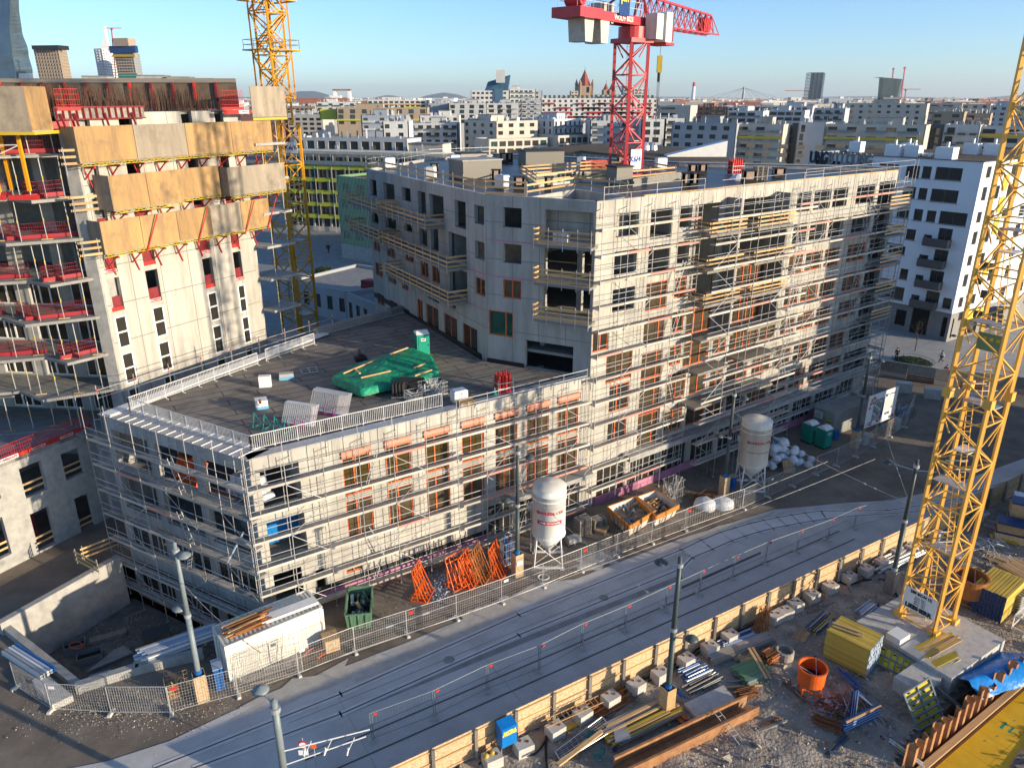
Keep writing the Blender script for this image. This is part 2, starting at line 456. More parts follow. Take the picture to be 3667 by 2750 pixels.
def frame_mesh(w,h,m,lights=2,stack=False,t=.09,off=.5):
 k = (round(w,2),round(h,2),m,lights,stack,t,off)
 if k not in FRM:
  b = M()
  for x in (-w / 2 + t / 2,w / 2 - t / 2): b.box(x,0,0,t,.09,h)
  b.box(0,0,0,w - 2 * t,.09,t); b.box(0,0,h - t,w - 2 * t,.09,t)
  if stack: b.box(0,0,h * off - t / 2,w - 2 * t,.09,t)
  else:
   for i in range(1,lights): b.box(-w / 2 + w * (i / lights if lights != 2 else off),0,t,t * 1.3,.1,h - 2 * t)
  p = M(); p.box(0,.02,t * .6,w - 1.2 * t,.02,h - 1.2 * t)
  FRM[k] = (b.mesh('window_frame',m),{g_: p.mesh('pane',g_) for g_ in ('glass',)},p)
 return FRM[k]
def window(ln,u0,u1,z0,z1,m,parent,lights=2,stack=False,set_=.12,glass='glass',t=.09,off=.5,name='window'):
 if m == 'frame_red' and glass == 'glass' and R.random() < .75: glass = 'glass_warm'
 fr,ps,pm = frame_mesh(u1 - u0,z1 - z0,m,lights,stack,t,off)
 if glass not in ps: ps[glass] = pm.mesh('pane',glass)
 o = inst(name,fr,parent,ln.p((u0 + u1) / 2,z0,-set_),ln.ang)
 inst('pane',ps[glass],o,(0,0,0),local=True)
 return o
def arc_pts(c,r,n,a0=0.,a1=2 * math.pi): return [(c[0] + r * math.cos(a0 + (a1 - a0) * k / n),c[1] + r * math.sin(a0 + (a1 - a0) * k / n)) for k in range(n)]
def off_line(ln,d): return Line(ln.p(0,0,d),ln.p(ln.L,0,d))

# ================================================================== SETTING: ground, street, pits
V2 = lambda *a: [Vector((p[0],p[1],0)) for p in a]
P0,P1,P2 = (-16.4,42.1),(6.3,57.0),(40.6,82.0)
C1,C2,LF = (-2.1,61.3),(-15.8,84.6),(-29.2,49.4)
PIT_L = [(-33.2,41.0),(-25.7,35.6),(-22.9,37.2),(-17.6,38.9),(-16.3,41.3),(-29.4,48.9),(-31.6,47.0)]
PIT_R = [(15.5,24.2),(20.9,24.2),(26.6,30.4),(33.5,36.0),(31.9,38.2),(26.3,35.0),(22.8,32.4)]
m = M(); m.poly([(-25000,-300),(25000,-300),(25000,30000),(-25000,30000)],-.02,-.02,holes=[PIT_L,PIT_R])
m.ob('ground','dirt',kind='structure')
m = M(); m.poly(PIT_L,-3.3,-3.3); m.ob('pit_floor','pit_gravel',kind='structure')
m = M(); m.poly(PIT_R,-2.6,-2.6); m.ob('trench_floor','dirt',kind='structure')
m = M()
for pl,zb in ((PIT_R,-2.6),):
 for k in range(len(pl)):
  a,b = pl[k],pl[(k + 1) % len(pl)]
  m.quad((a[0],a[1],zb),(b[0],b[1],zb),(b[0],b[1],-.02),(a[0],a[1],-.02))
m.ob('trench_side','gravel',kind='structure')
# the site yard below the hoarding: lumpy gravel laid as one uneven sheet
def lumpy(name,mname,poly_fn,x0,x1,y0,y1,st,amp,z):
 m = M(); idx = {}
 nx,ny = int((x1 - x0) / st),int((y1 - y0) / st)
 from mathutils import noise
 def pt(i,j):
  if (i,j) not in idx:
   x,y = x0 + i * st,y0 + j * st
   h = noise.noise(Vector((x * .5,y * .5,3))) * amp + noise.noise(Vector((x * 1.7,y * 1.7,9))) * amp * .5
   idx[(i,j)] = len(m.v); m.v.append((x,y,z + max(0,h + amp * .35)))
  return idx[(i,j)]
 for i in range(nx):
  for j in range(ny):
   x,y = x0 + (i + .5) * st,y0 + (j + .5) * st
   if poly_fn(x,y):
    m.f.append((pt(i,j),pt(i + 1,j),pt(i + 1,j + 1),pt(i,j + 1))); m.uv.append(None)
 return m.ob(name,mname,kind='structure',smooth=True)
HO = Line((-8.6,26.6),(60.5,68.9))       # hoarding line, site on its right hand
def inside(x,y,pl):
 c = False; n = len(pl)
 for i in range(n):
  a,b = pl[i],pl[i - 1]
  if (a[1] > y) != (b[1] > y) and x < (b[0] - a[0]) * (y - a[1]) / (b[1] - a[1]) + a[0]: c = not c
 return c
def side(ln,x,y): return (Vector((x,y,0)) - ln.a).dot(ln.n)
lumpy('site_yard','gravel',lambda x,y: side(HO,x,y) > .1 and not inside(x,y,PIT_R) and not any(inside(x + a,y + b,PIT_R) for a,b in ((.5,0),(-.5,0),(0,.5),(0,-.5))),-12,62,16,62,.33,.17,0.0)
# street: concrete tramway, its curved slabs, gutters, rails
up = [q('g',300,1690),q('g',700,1610),q('g',1100,1480),q('g',1500,1290),q('g',2200,1010),q('h',420,850),q('h',970,620),q('h',1250,465),q('h',1510,440),q('h',2200,175),
 q('f',600,1640),q('f',1080,1595),q('f',1350,1580)]
st = [(p.x,p.y) for p in up] + [(38,60),(52,67.5),(75,80)] + [(HO.p(80,0)[0],HO.p(80,0)[1]),tuple(HO.p(0,0)[:2]),(-22,18),(-40,14)]
m = M(); m.poly(st,.004,.004); m.ob('street','street',kind='structure')
SD = Vector((.8475,.5308,0)); SN = Vector((-.5308,.8475,0))
def strip(name,pts,w,m_,z):
 b = M()
 for i in range(len(pts) - 1):
  a,c = Vector(pts[i][:2] + (0,)) if isinstance(pts[i],tuple) else Vector((pts[i].x,pts[i].y,0)),Vector(pts[i + 1][:2] + (0,)) if isinstance(pts[i + 1],tuple) else Vector((pts[i + 1].x,pts[i + 1].y,0))
  d = (c - a).normalized(); n = Vector((-d.y,d.x,0)) * w / 2
  e = d * .05
  b.quad((a - e - n) + Vector((0,0,z)),(c + e - n) + Vector((0,0,z)),(c + e + n) + Vector((0,0,z)),(a - e + n) + Vector((0,0,z)))
 return b
r1 = [q('g',1000,1659),q('g',2200,1180),q('h',1150,670),q('h',2200,250)] + [q('i',x,y) for x,y in ((130,188),(255,136),(350,108),(440,82),(530,60),(620,42),(715,26),(800,12),(900,0))] + [q('f',1330,1646),q('f',1700,1590),q('f',2212,1420)]
r2 = [q('g',1250,1659),q('g',2200,1310),q('h',1150,800),q('h',2200,372)] + [q('i',x,y) for x,y in ((70,302),(200,247),(325,192),(410,162),(500,135),(590,112),(680,94),(765,78),(850,64),(935,52),(1010,40))] + [q('f',1700,1640),q('f',2212,1470)]
# slabs between and beside the rails at the curve
for nm,pts,w in (('tram_rail',r1,.10),('tram_rail',r2,.10)):
 strip(nm,pts,w,None,.026).ob(nm,'rail_steel',kind='structure')
 strip('rail_joint',pts,.45,None,.020).ob('rail_bedding','street_light',kind='structure')
for t0,w,mm in ((4.6,.119,'rail_steel'),(3.2,.119,'rail_steel'),(1.0,.16,'asphalt')):
 a = HO.a - HO.n * t0; b = HO.a + HO.d * 44 - HO.n * (t0 - .3)
 strip('r',[a,b],w,None,.012 + t0 * .0002).ob('tram_rail' if w < .12 else 'gutter',mm,kind='structure')
a = HO.a - HO.n * .55; b = HO.a + HO.d * 80 - HO.n * .55
strip('k',[a,b],1.0,None,.008).ob('walkway','asphalt_grey',kind='structure')
for t0,w in ((5.0,.03),(7.6,.03),(11.1,.03)):
 a = HO.a - HO.n * t0; b = HO.a + HO.d * 46 - HO.n * t0
 strip('j',[a,b],w,None,.0085).ob('paving_joint','asphalt',kind='structure')
# light slabs along the curve between the rails, each cast slab on its own
cur = [(q('i',0,250),q('i',70,300)),(q('i',130,190),q('i',200,245)),(q('i',255,138),q('i',325,190)),(q('i',350,110),q('i',410,160)),(q('i',440,84),q('i',500,133)),
 (q('i',530,62),q('i',590,110)),(q('i',620,44),q('i',680,92)),(q('i',715,28),q('i',765,76)),(q('i',800,14),q('i',850,62)),(q('i',900,2),q('i',935,50)),(q('f',1330,1648),q('i',1010,38))]
for k in range(len(cur) - 1):
 b = M(); (a,d),(b1,c1) = cur[k],cur[k + 1]
 ctr = (a + b1 + c1 + d) / 4
 P = [(ctr + (p - ctr) * .95) for p in (d,c1,b1,a)]; bq = M(); bq.quad(*[Vector((p.x,p.y,.0056 + k * .0002)) for p in [ctr + (p - ctr) * 1.04 for p in (d,c1,b1,a)]]); bq.ob('slab_joint','asphalt',kind='structure')
 b.hexa([(p.x,p.y,.006) for p in P] + [(p.x,p.y,.022) for p in P])
 b.ob('slab','street_light',kind='structure')
# long thin tar seams and repaired strips in the street
for (x0,y0,x1,y1,cc) in ((0,1280,2200,385,'h'),):
 strip('t',[q(cc,x0,y0 + 28),q(cc,x1,y1 + 40)],.5,None,.0075).ob('asphalt_strip','asphalt_grey',kind='structure')
m = M(); m.poly([(p.x,p.y) for p in (q('i',0,485),q('i',510,262),q('i',515,275),q('i',0,505))],.012,.012); m.ob('asphalt_strip','asphalt',kind='structure')
# pour joints across the street, manhole covers, tyre tracks of mud
for k in range(24):
 a = HO.p(3 + k * 3.0,.0125,-1.2); b = HO.p(3 + k * 3.0,.0125,-8.6 - (k > 12) * 2)
 if k % 3 == 0 and k < 14: beam_part('paving_joint','asphalt_grey',None,a,b,.02,.003)['kind'] = 'structure'
for x,y in ((700,960),(1700,560)):
 p = q('h',x,y); m = M(); m.lathe((p.x,p.y,.009),[(0,.012),(.33,.012),(.36,.004)],20); m.ob('manhole_cover','asphalt_grey',kind='structure')
r_ = random.Random(12)
for k in range(9):
 a = HO.p(2 + k * 4.5,0,-r_.uniform(8.5,11.5)); m = M(); i0 = len(m.v); n = 18; L = r_.uniform(2,5); W = r_.uniform(.3,1.1)
 m.v.append((a.x,a.y,.0135 + k * .0004));
 for j in range(n): th = 2 * math.pi * j / n; rr0 = 1 + .35 * math.sin(j * 2.7 + k); p = a + HO.d * math.cos(th) * L * rr0 - HO.n * math.sin(th) * W * rr0; m.v.append((p.x,p.y,.0135 + k * .0004))
 for j in range(n): m.f.append((0,1 + j,1 + (j + 1) % n)); m.uv.append(None)
 m.ob('dust_patch','dust' ,kind='structure')
# plaza at the far right, its kerb and the road beyond
m = M(); m.poly([(44,88.4),(46.7,90.2),(52,86.9),(59.6,84.2),(85,72),(120,90),(100,160),(60,150),(40,100)],.004,.004); m.ob('pavement','plaza',kind='structure')
m = M(); m.poly([(-120,110),(-44,108),(-26,84),(-16,88),(-8,108),(40,90),(44,95),(60,160),(260,330),(-160,330)],.004,.004); m.ob('courtyard','asphalt_grey',kind='structure')

# small loose stones: uncountable
def stones(name,n,fn,s0,s1,mm,z=0.,seed=3):
 r = random.Random(seed); b = M()
 for _ in range(n):
  x,y = fn(r); s = s0 * (s1 / s0) ** (r.random() ** 2.2)
  a = [Vector((r.uniform(-1,1),r.uniform(-1,1),r.uniform(-.3,1))).normalized() * s * r.uniform(.6,1) for _ in range(5)]
  i = len(b.v); c = Vector((x,y,z + s * .3)); b.v += [tuple(c + p) for p in a]
  for t in ((0,1,2),(0,2,3),(0,3,4),(0,4,1),(1,3,2),(1,4,3)): b.f.append(tuple(i + k for k in t)); b.uv.append(None)
 return tag(b.ob(name,mm),None,None,kind='stuff')
def in_site(r):
 while True:
  x,y = r.uniform(-2,46),r.uniform(21,56)
  if side(HO,x,y) > .4 and not inside(x,y,PIT_R): return x,y
def in_strip(r):
 u = r.uniform(0,58); t = r.uniform(.6,4.4)
 p = Vector((-18,36,0)) + SD * u + SN * t; return p.x,p.y
stones('debris',420,in_site,.12,.5,'timber_grey',.03,51)
stones('debris',260,in_site,.1,.4,'timber',.03,52)
stones('debris',160,in_site,.08,.3,'blue_dark',.03,53)
stones('gravel',1500,in_site,.12,.34,'gravel',.0,54)
stones('gravel',9000,in_site,.025,.17,'block_concrete',.04)
stones('gravel',3500,in_site,.03,.14,'rust',.04,5)
stones('gravel',5000,in_strip,.02,.08,'gravel',0,6)
stones('gravel',2600,lambda r: (r.gauss(-22,3),r.gauss(34.2,.9)),.02,.07,'block_concrete',0,8)
stones('gravel',1500,lambda r: (lambda u,v: (-31 + u * 13 ,41.5 + v * 4 + (0 if u > .4 else 1)))(r.random(),r.random()),.02,.1,'block_concrete',-3.3,9)
def in_right(r):
 x = r.uniform(22,50); return x,r.uniform(57 + (x - 22) * .36,60 + (x - 22) * .6)
stones('gravel',3500,in_right,.02,.06,'gravel',0,12)

# ================================================================== THE CONCRETE BUILDING (low wing + tall block)
LB = thing('apartment_block_shell','grey concrete building shell with dark terrace and taller block wrapped in scaffolding','building',(0,60,0))
LOW = Line(P0,P1); TALL = Line(P1,P2); END = Line(LF,P0); FC1 = Line(C1,P1); FC2 = Line(C2,C1)
# low wing front wall
lowcols = [(6.0,7.95),(9.15,11.05),(12.15,14.1),(15.2,17.1),(18.1,20.1),(21.0,23.1),(24.0,26.05)]
ops = [(a,b,7.55,10.5) for a,b in lowcols] + [(a,b,4.1,7.15) for a,b in lowcols] + [(.6,3.1,8.3,11.1),(.6,3.1,4.4,7.3),(.6,2.5,.3,3.3),(3.3,4.1,.3,2.6),(5.6,6.8,1.5,2.4)]
ops += [(17.3,19.6,.4,3.2),(20.0,23.0,.4,3.2),(23.4,26.4,.4,3.2)]
m = M(); m.wall(P0,P1,-.2,12.0,.35,ops)
m.ob('wall','concrete',LB)
for a,b in lowcols:
 for z0,z1 in ((7.55,10.5),(4.1,7.15)):
  window(LOW,a,b,z0,z1,'frame_red',LB,lights=2,off=.42,glass='glass_amber' if z0 > 7 and a < 17 else 'glass')
 x = M(); ln = LOW; p = ln.p((a + b) / 2,10.45,.03); x.box(0,0,0,b - a + .12,.24,.5)
 inst('blind_box',x.mesh('blind_box','blind_box'),LB,p,ln.ang)
window(LOW,5.6,6.8,1.5,2.4,'frame_red',LB)
for a,b in ((17.3,19.6),(20.0,23.0),(23.4,26.4)): window(LOW,a,b,.4,3.2,'grey_box',LB,lights=3,t=.07)
# blue weather sheet inside the lower corner opening
x = M(); x.beam(LOW.p(1.1,5.7,-2.2),LOW.p(3.6,5.7,-2.2),.05,2.7); x.ob('weather_sheet','blue_bright',LB)
# left end: columns, spandrels and open floors
m = M()
eops = []
for k in range(3):
 u0 = .75 + k * 4.7; u1 = u0 + 3.95
 for z0,z1 in ((8.3,11.0),(4.75,7.3),(1.2,3.7),(-2.6,.1)): eops.append((u0,min(u1,14.0),z0,z1))
m.wall(LF,P0,-3.3,12.0,.4,eops); m.ob('wall','concrete_raw',LB)
for k in range(3):
 u0 = .75 + k * 4.7; u1 = min(u0 + 3.95,14.0)
 for z0,z1,ms in ((1.2,3.7,'grey_box'),(-2.6,.1,'grey_box')):
  window(END,u0,u1,z0,z1,ms,LB,lights=4,t=.07)
# left long wall and inner slabs
LOWP = [LF,P0,P1,C1,(-11.2,77.3),(-18.3,69.2)]
m = M(); m.wall((-11.2,77.3),(-18.3,69.2),-.2,12.0,.35); m.wall((-18.3,69.2),LF,-.2,12.0,.35,[(3 + 4 * k,4.6 + 4 * k,8.4,10.6) for k in range(4)]); m.ob('wall','concrete_raw',LB)
def shrink(pl,d):
 c = Vector((sum(p[0] for p in pl) / len(pl),sum(p[1] for p in pl) / len(pl)))
 return [tuple(Vector(p) + (c - Vector(p)).normalized() * d) for p in pl]
LI = shrink(LOWP,.55)
for z in (.2,4.0,7.6):
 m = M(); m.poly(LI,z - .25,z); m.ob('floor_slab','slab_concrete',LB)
m = M(); m.poly(shrink(LOWP,.42),11.55,11.9); m.ob('terrace_deck','roof_felt',LB)
# coping metal on the terrace edge of the left end and front
beam_part('coping','zinc',LB,END.p(-.15,12.03,-.75),END.p(END.L + .1,12.03,-.75),1.9,.05)
for k in range(17):
 a = END.p(.3 + k * .86,12.075,.15); b = END.p(.3 + k * .86 + .05,12.075,-1.6); bar('coping_seam',a,b,.05,.04,'white',LB)
beam_part('coping','zinc',LB,LOW.p(0,12.03,-.4),LOW.p(LOW.L - .5,12.03,-.4),.9,.05)
lb = Line((-18.3,69.2),LF)
beam_part('coping','white',LB,lb.p(0,12.06,-.5),lb.p(lb.L,12.06,-.5),1.0,.12)
# interior back walls and columns
m = M()
for z0,z1 in ((.2,3.8),(4.0,7.4),(7.6,11.5)):
 a = LOW.p(3.8,0,-6); b = LOW.p(26.5,0,-5.5); m.wall(a,b,z0,z1,.2)
 for k in range(2,26,4): m.box(*LOW.p(k + 1.4,0,-2.6)[:2],z0,.3,4.6,z1 - z0,LOW.ang)
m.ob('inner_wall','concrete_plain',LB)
m = M()
for z0,z1 in ((.2,3.8),(4.0,7.4),(7.6,11.5),(-3.2,-.1)):
 for k in range(3):
  m.box(*END.p(3 + k * 4.7,0,-5)[:2],z0,.5,.5,z1 - z0,END.ang)
 m.wall(END.p(.5,0,-8),END.p(14,0,-8),z0,z1,.2)
m.ob('inner_column','concrete_plain',LB)
m = M(); m.wall(LOW.p(.3,0,-8),LOW.p(.3,0,-.5),4.0,7.4,.2); m.poly(shrink(LI,1.),-3.5,-3.3); m.ob('inner_wall','concrete_plain',LB)

# ---- tall block
Z = {1: (22.95,24.8),2: (19.95,21.85),3: (17.0,18.85),4: (13.9,15.85),5: (10.9,12.8),6: (7.55,9.75),7: (4.5,6.6)}
colA = [(2.05,4.5)]; colB = (5.85,8.4); colC = (9.25,10.65)
right = [(25.1,27.3),(27.8,30.6),(31.0,33.5)]
tops = []; wins = []
def op(u0,u1,z0,z1,fr=None,**k):
 tops.append((u0,u1,z0,z1))
 if fr: wins.append((u0,u1,z0,z1,fr,k))
for r in range(1,8):
 z0,z1 = Z[r]; fr = 'frame_red' if r >= 3 else None
 if r <= 3: op(2.05,4.5,z0,z1)
 elif r == 4: op(.1,1.8,z0 + .1,z1 - .1,fr)
 elif r == 5: op(1.7,4.65,z0 + .1,z1 + .7,fr,off=.62)
 elif r == 6: op(2.2,4.5,z0 + .7,z1 + .9,fr,off=.4)
 else: op(2.2,4.4,z0 + .7,z1 + .9,fr,off=.4)
 op(5.8,8.35,z0 - .55,z1 + (0 if r < 6 else .8),fr,off=.72)
 if r < 7: op(9.2,10.65 if r < 6 else 11.6,z0 + .1,z1 + (0 if r < 6 else .4),fr,off=.5)
 if r <= 5:
  op(10.95,14.4,z0 - .4,z1 - .05,fr if r >= 4 else None,lights=3); op(14.95,16.8,z0,z1,fr)
  op(17.3,21.45,z0 - .4,z1 - .05,fr,lights=4); op(21.8,24.2,z0,z1,fr)
  for a,b in right: op(a,b,z0,z1,fr,off=.5)
  op(35.1,38.4,z0,z1,fr,lights=3)
  tops.append((39.2,42.3,z0 - .4,z1 + .1))
 elif r == 6:
  for a,b in ((12.2,14.4),(15,16.8),(17.4,20.4),(21.2,24.0),(24.5,27.3),(27.85,30.6),(31.1,33.8),(34.4,37.0)): op(a,b,z0,z1,fr,off=.5)
  tops.append((38,42.2,z0 - .3,z1 + .1))
 else:
  for a,b in ((9.1,11.5),(12.1,14.6),(14.9,17.4),(17.8,20.4),(20.9,24.1),(24.5,27.3),(27.8,30.5),(31.1,34.1),(34.4,37.1)): op(a,b,z0,z1,fr,off=.5)
  tops.append((37.8,42.2,z0 - .3,z1))
for a in range(1,42,4):
 if a < 38: op(a + .2,a + 3.5,.35,3.3,'grey_box',lights=4,t=.07)
m = M(); m.wall(P1,P2,-.2,25.85,.35,tops); m.ob('wall','concrete',LB)
for u0,u1,z0,z1,fr,k in wins: window(TALL,u0,u1,z0,z1,fr,LB,**k)
# overhanging band above the shop level and canopies
beam_part('canopy_slab','concrete_plain',LB,TALL.p(4,3.85,.55),TALL.p(36,3.85,.55),1.1,.5)
beam_part('canopy_slab','concrete_plain',LB,LOW.p(18.5,3.85,.7),LOW.p(26.8,3.85,.7),1.4,.35)
# balconies of the long front
for r in range(1,8):
 z = Z[r][0] - .55 if r < 6 else Z[r][0] - .45
 for u0,u1,dp in ((10.9,15.2,1.9),(17.0,22.0,2.0)):
  if r == 7: continue
  beam_part('balcony_slab','concrete',LB,TALL.p(u0,z,dp / 2),TALL.p(u1,z,dp / 2),dp,.22)
  if r < 5:
   for uu in (u1 - .15,):
    box_part('balcony_side','concrete_raw',LB,*TALL.p(uu,0,.75)[:2],z + .11,.22,1.5,2.6,TALL.ang)
  if r in (1,2,3):
   for hh in (.35,.7,1.05):
    bar('guard_board',TALL.p(u0 - .2,z + hh,dp),TALL.p(u1 + .3,z + hh + R.uniform(-.03,.03),dp),.04,.15,'timber',LB)
    bar('guard_board',TALL.p(u0,z + hh,dp + .1),TALL.p(u0,z + hh,.1),.04,.15,'timber',LB)
 if r < 6:
  beam_part('balcony_slab','concrete_raw',LB,TALL.p(38.8,z,.8),TALL.p(42.9,z,.8),1.7,.2)
  for hh in (.4,.8,1.15): bar('guard_board',TALL.p(38.9,z + hh,1.6),TALL.p(42.9,z + hh,1.6),.04,.16,'timber',LB)
# short return faces
f1 = [(1.55,3.2,z - 1.55,z) for z in (24.95,22.1,19.2)] + [(.15,2.45,14.3,16.45),(3.6,7.9,11.95,14.3),(5.2,9.2,22.75,25.0),(5.2,9.2,19.75,22.1),(5.2,9.2,16.75,19.2)]
m = M(); m.wall(C1,P1,11.8,25.85,.35,f1); m.ob('wall','concrete_raw',LB)
window(FC1,1.55,3.2,17.65,19.2,'frame_red',LB,off=.5); window(FC1,.15,2.45,14.3,16.45,'frame_red',LB,off=.7,glass='glass_green')
for z in (22.45,19.45,16.5):
 b = M(); b.beam(FC1.p(4.9,z,.5),FC1.p(9.6,z,.5),1.5,.22); b.ob('balcony_slab','concrete_raw',LB)
 for hh in (.35,.75,1.15):
  bar('guard_board',FC1.p(4.8,z + hh,1.25),FC1.p(9.9,z + hh,1.25),.04,.15,'timber',LB)
  bar('guard_board',FC1.p(4.8,z + hh,1.3),FC1.p(4.8,z + hh,-.2),.04,.15,'timber',LB)
 for uu in (4.9,6.1,7.3,8.5,9.6): bar('guard_post',FC1.p(uu,z - .3,1.3),FC1.p(uu,z + 1.4,1.3),.05,.05,'steel',LB)
f2 = []; w2 = []
def op2(u0,u1,z0,z1,fr=0,**k):
 f2.append((u0,u1,z0,z1))
 if fr: w2.append((u0,u1,z0,z1,k))
for r in range(4):
 z1 = (24.85,21.95,18.9,15.9)[r]
 if r < 3:
  op2(25.05,min(27.25,FC2.L - .3),z1 - 1.5,z1,r == 2)
  if r: op2(28.2 - 2.0 + .0,28.2 - 2.0 + .01,z1 - .02,z1 - .01)
  op2(13.6,15.4,z1 - 2.1,z1,r == 2); op2(16.2,19.2 if r == 0 else 17.9,z1 - 2.2,z1,r == 2)
  op2(20.0 if r else 21.4,23.5,z1 - 2.3,z1); op2(9.8,11.9,z1 - 1.3,z1,r == 2)
  op2(4.8,7.8 if r < 2 else 7.0,z1 - 1.7,z1,r == 2); op2(.8,2.8,z1 - 1.7,z1,r == 2)
 else:
  for a,b in ((.9,3.1),(4.7,7.0),(8.4,10.2)): op2(a,b,z1 - 1.5,z1,1)
  op2(9.8 + 2,13.0,z1 - .8,z1,1); op2(15.1,17.6,z1 - 1.1,z1 - .3); op2(19.5,21.1,z1 - .9,z1,1)
for a,b in ((12.3,13.6),(14.5,17.3),(18.5,21.3),(22.4,25.2)): op2(a,b,11.95,14.2,1,off=.5)
m = M(); m.wall(C2,C1,0,25.85,.35,f2 + [(.9,3.1,11.1,12.4),(4.7,7.0,11.1,12.4),(8.4,10.2,11.1,12.4)]); m.ob('wall','concrete_raw',LB)
for u0,u1,z0,z1,k in w2: window(FC2,u0,u1,z0,z1,'frame_red',LB,**k)
for u0,u1 in ((.9,3.1),(4.7,7.0),(8.4,10.2)): window(FC2,u0,u1,11.1,12.4,'frame_red',LB)
for u0,u1,z in ((8.8,19.4,22.25),(8.8,23.6,19.3),(8.8,23.6,16.3),(-1.2,7.8,22.25),(-1.2,7.8,19.3)):
 b = M(); b.beam(FC2.p(u0,z,.9),FC2.p(u1,z,.9),2.0,.25); b.ob('balcony_slab','concrete_raw',LB)
 for hh in (.3,.7,1.1):
  bar('guard_board',FC2.p(u0 - .3,z + hh,1.9),FC2.p(u1 + .1,z + hh,1.9),.04,.16,'timber',LB)
  bar('guard_board',FC2.p(u1,z + hh,2.0),FC2.p(u1,z + hh,0),.04,.16,'timber',LB)
  bar('guard_board',FC2.p(u0,z + hh,2.4),FC2.p(u0,z + hh,0),.04,.16,'timber',LB)
 n = int((u1 - u0) / 1.7) + 1
 for k in range(n + 1): bar('guard_post',FC2.p(u0 + (u1 - u0) * k / n,z - .3,1.95),FC2.p(u0 + (u1 - u0) * k / n,z + 1.35,1.95),.05,.05,'steel',LB)
# back walls, slabs, roof with its openings
BK = [P2,(42.0,84.8),(19.5,91.5),(-2.5,106),(-10.5,101),C2]
m = M()
for a,b in zip(BK,BK[1:]): m.wall(a,b,0,25.85,.35)
m.ob('wall','concrete_raw',LB)
TP = [P1] + BK + [C1]
NOTCH = [(1.2,60.9),(5.4,66.6),(9.3,61.2),(6.4,58.2)]
COURT = [(2.2,69.5),(6.3,73.8),(10.4,72.6),(15.8,77.8),(14.0,82.5),(8.5,83.5),(1.5,78)]
TI = shrink(TP,.5); TI[0] = (6.35,57.6)
for z in (22.5,19.5,16.5,13.4,10.4,7.1,4.0,.2):
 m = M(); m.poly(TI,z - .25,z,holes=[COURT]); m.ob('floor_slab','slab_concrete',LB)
TR = shrink(TP,.3); TR[0] = (6.35,57.4)
m = M(); m.poly(TR,25.2,25.55,holes=[NOTCH,COURT]); m.ob('roof','roof_wet',LB)
m = M()
for k in range(4):
 a,b = NOTCH[k],NOTCH[(k + 1) % 4]; m.wall(b,a,22.5,25.7,.2)
for k in range(len(COURT)):
 a,b = COURT[k],COURT[(k + 1) % len(COURT)]; m.wall(b,a,0,25.75,.25,[(1,2.4,z,z + 1.7) for z in (23,20,17)])
m.ob('inner_wall','concrete',LB)
m = M()
for z0,z1 in ((22.5,25.2),(19.5,22.2),(16.5,19.2),(13.4,16.2),(10.4,13.1),(7.1,10.1),(4.0,6.8),(.2,3.7)):
 m.wall(TALL.p(8.7,0,-5.2),TALL.p(34.5,0,-5.2),z0,z1,.2)
 for u in (5.2,9,12,14.7,17,22,24.5,27.6,30.8,34.5):
  m.box(*TALL.p(u,0,-2.9)[:2],z0,.22,4.6,z1 - z0,TALL.ang)
 if z0 > 11:
  m.wall(FC2.p(.4,0,-5.5),FC2.p(24,0,-5.5),z0,z1,.2)
  for u in (3.6,8,12.7,19.6,24.4): m.box(*FC2.p(u,0,-2.9)[:2],z0,.22,4.4,z1 - z0,FC2.ang)
  m.box(*FC1.p(4.3,0,-2)[:2],z0,.4,.4,z1 - z0,FC1.ang); m.box(*FC1.p(7.1,0,-3)[:2],z0,.45,.45,z1 - z0,FC1.ang)
m.ob('inner_wall','concrete_plain',LB)
m = M(); m.beam(Vector((42,84.9,25.7)),Vector((19.5,91.6,25.7)),.5,.5); m.beam(Vector((19.5,91.6,25.7)),Vector((-2.5,106.1,25.7)),.5,.5); m.ob('parapet','black_felt',LB)
m = M(); m.beam(Vector((42.2,84.9,26.0)),Vector((19.5,91.7,26.0)),.7,.1); m.beam(Vector((19.5,91.7,26.0)),Vector((-2.5,106.3,26.0)),.7,.1); m.ob('parapet_cap','zinc',LB)
beam_part('edge_timber','timber',LB,TALL.p(5,25.9,-.2),TALL.p(TALL.L,25.9,-.2),.3,.09)
m = M(); m.beam(FC2.p(.2,11.97,.04),FC2.p(26,11.97,.04),.12,.5); m.beam(FC1.p(0,11.97,.06),FC1.p(3.5,11.97,.06),.12,.45); m.ob('base_felt','black_felt',LB)
for ln,u0,u1,z in ((FC1,-.1,4.8,22.3),(FC1,-.1,4.8,19.35),(FC2,21,27,19.35),(FC2,21,27,16.3)): bar('sealing_tape',ln.p(u0,z,.02),ln.p(u1,z,.02),.03,.1,'pink',LB)
for k,(ln,u0,u1) in enumerate(((LOW,3.5,17.3),(TALL,1,14),(TALL,20,36))):
 beam_part('insulation_strip','pink',LB,ln.p(u0,.35,.1),ln.p(u1,.35,.1),.16,.75)
beam_part('base_felt','black_felt',LB,LOW.p(3.5,.9,.02),LOW.p(17.2,.9,.02),.06,.6)

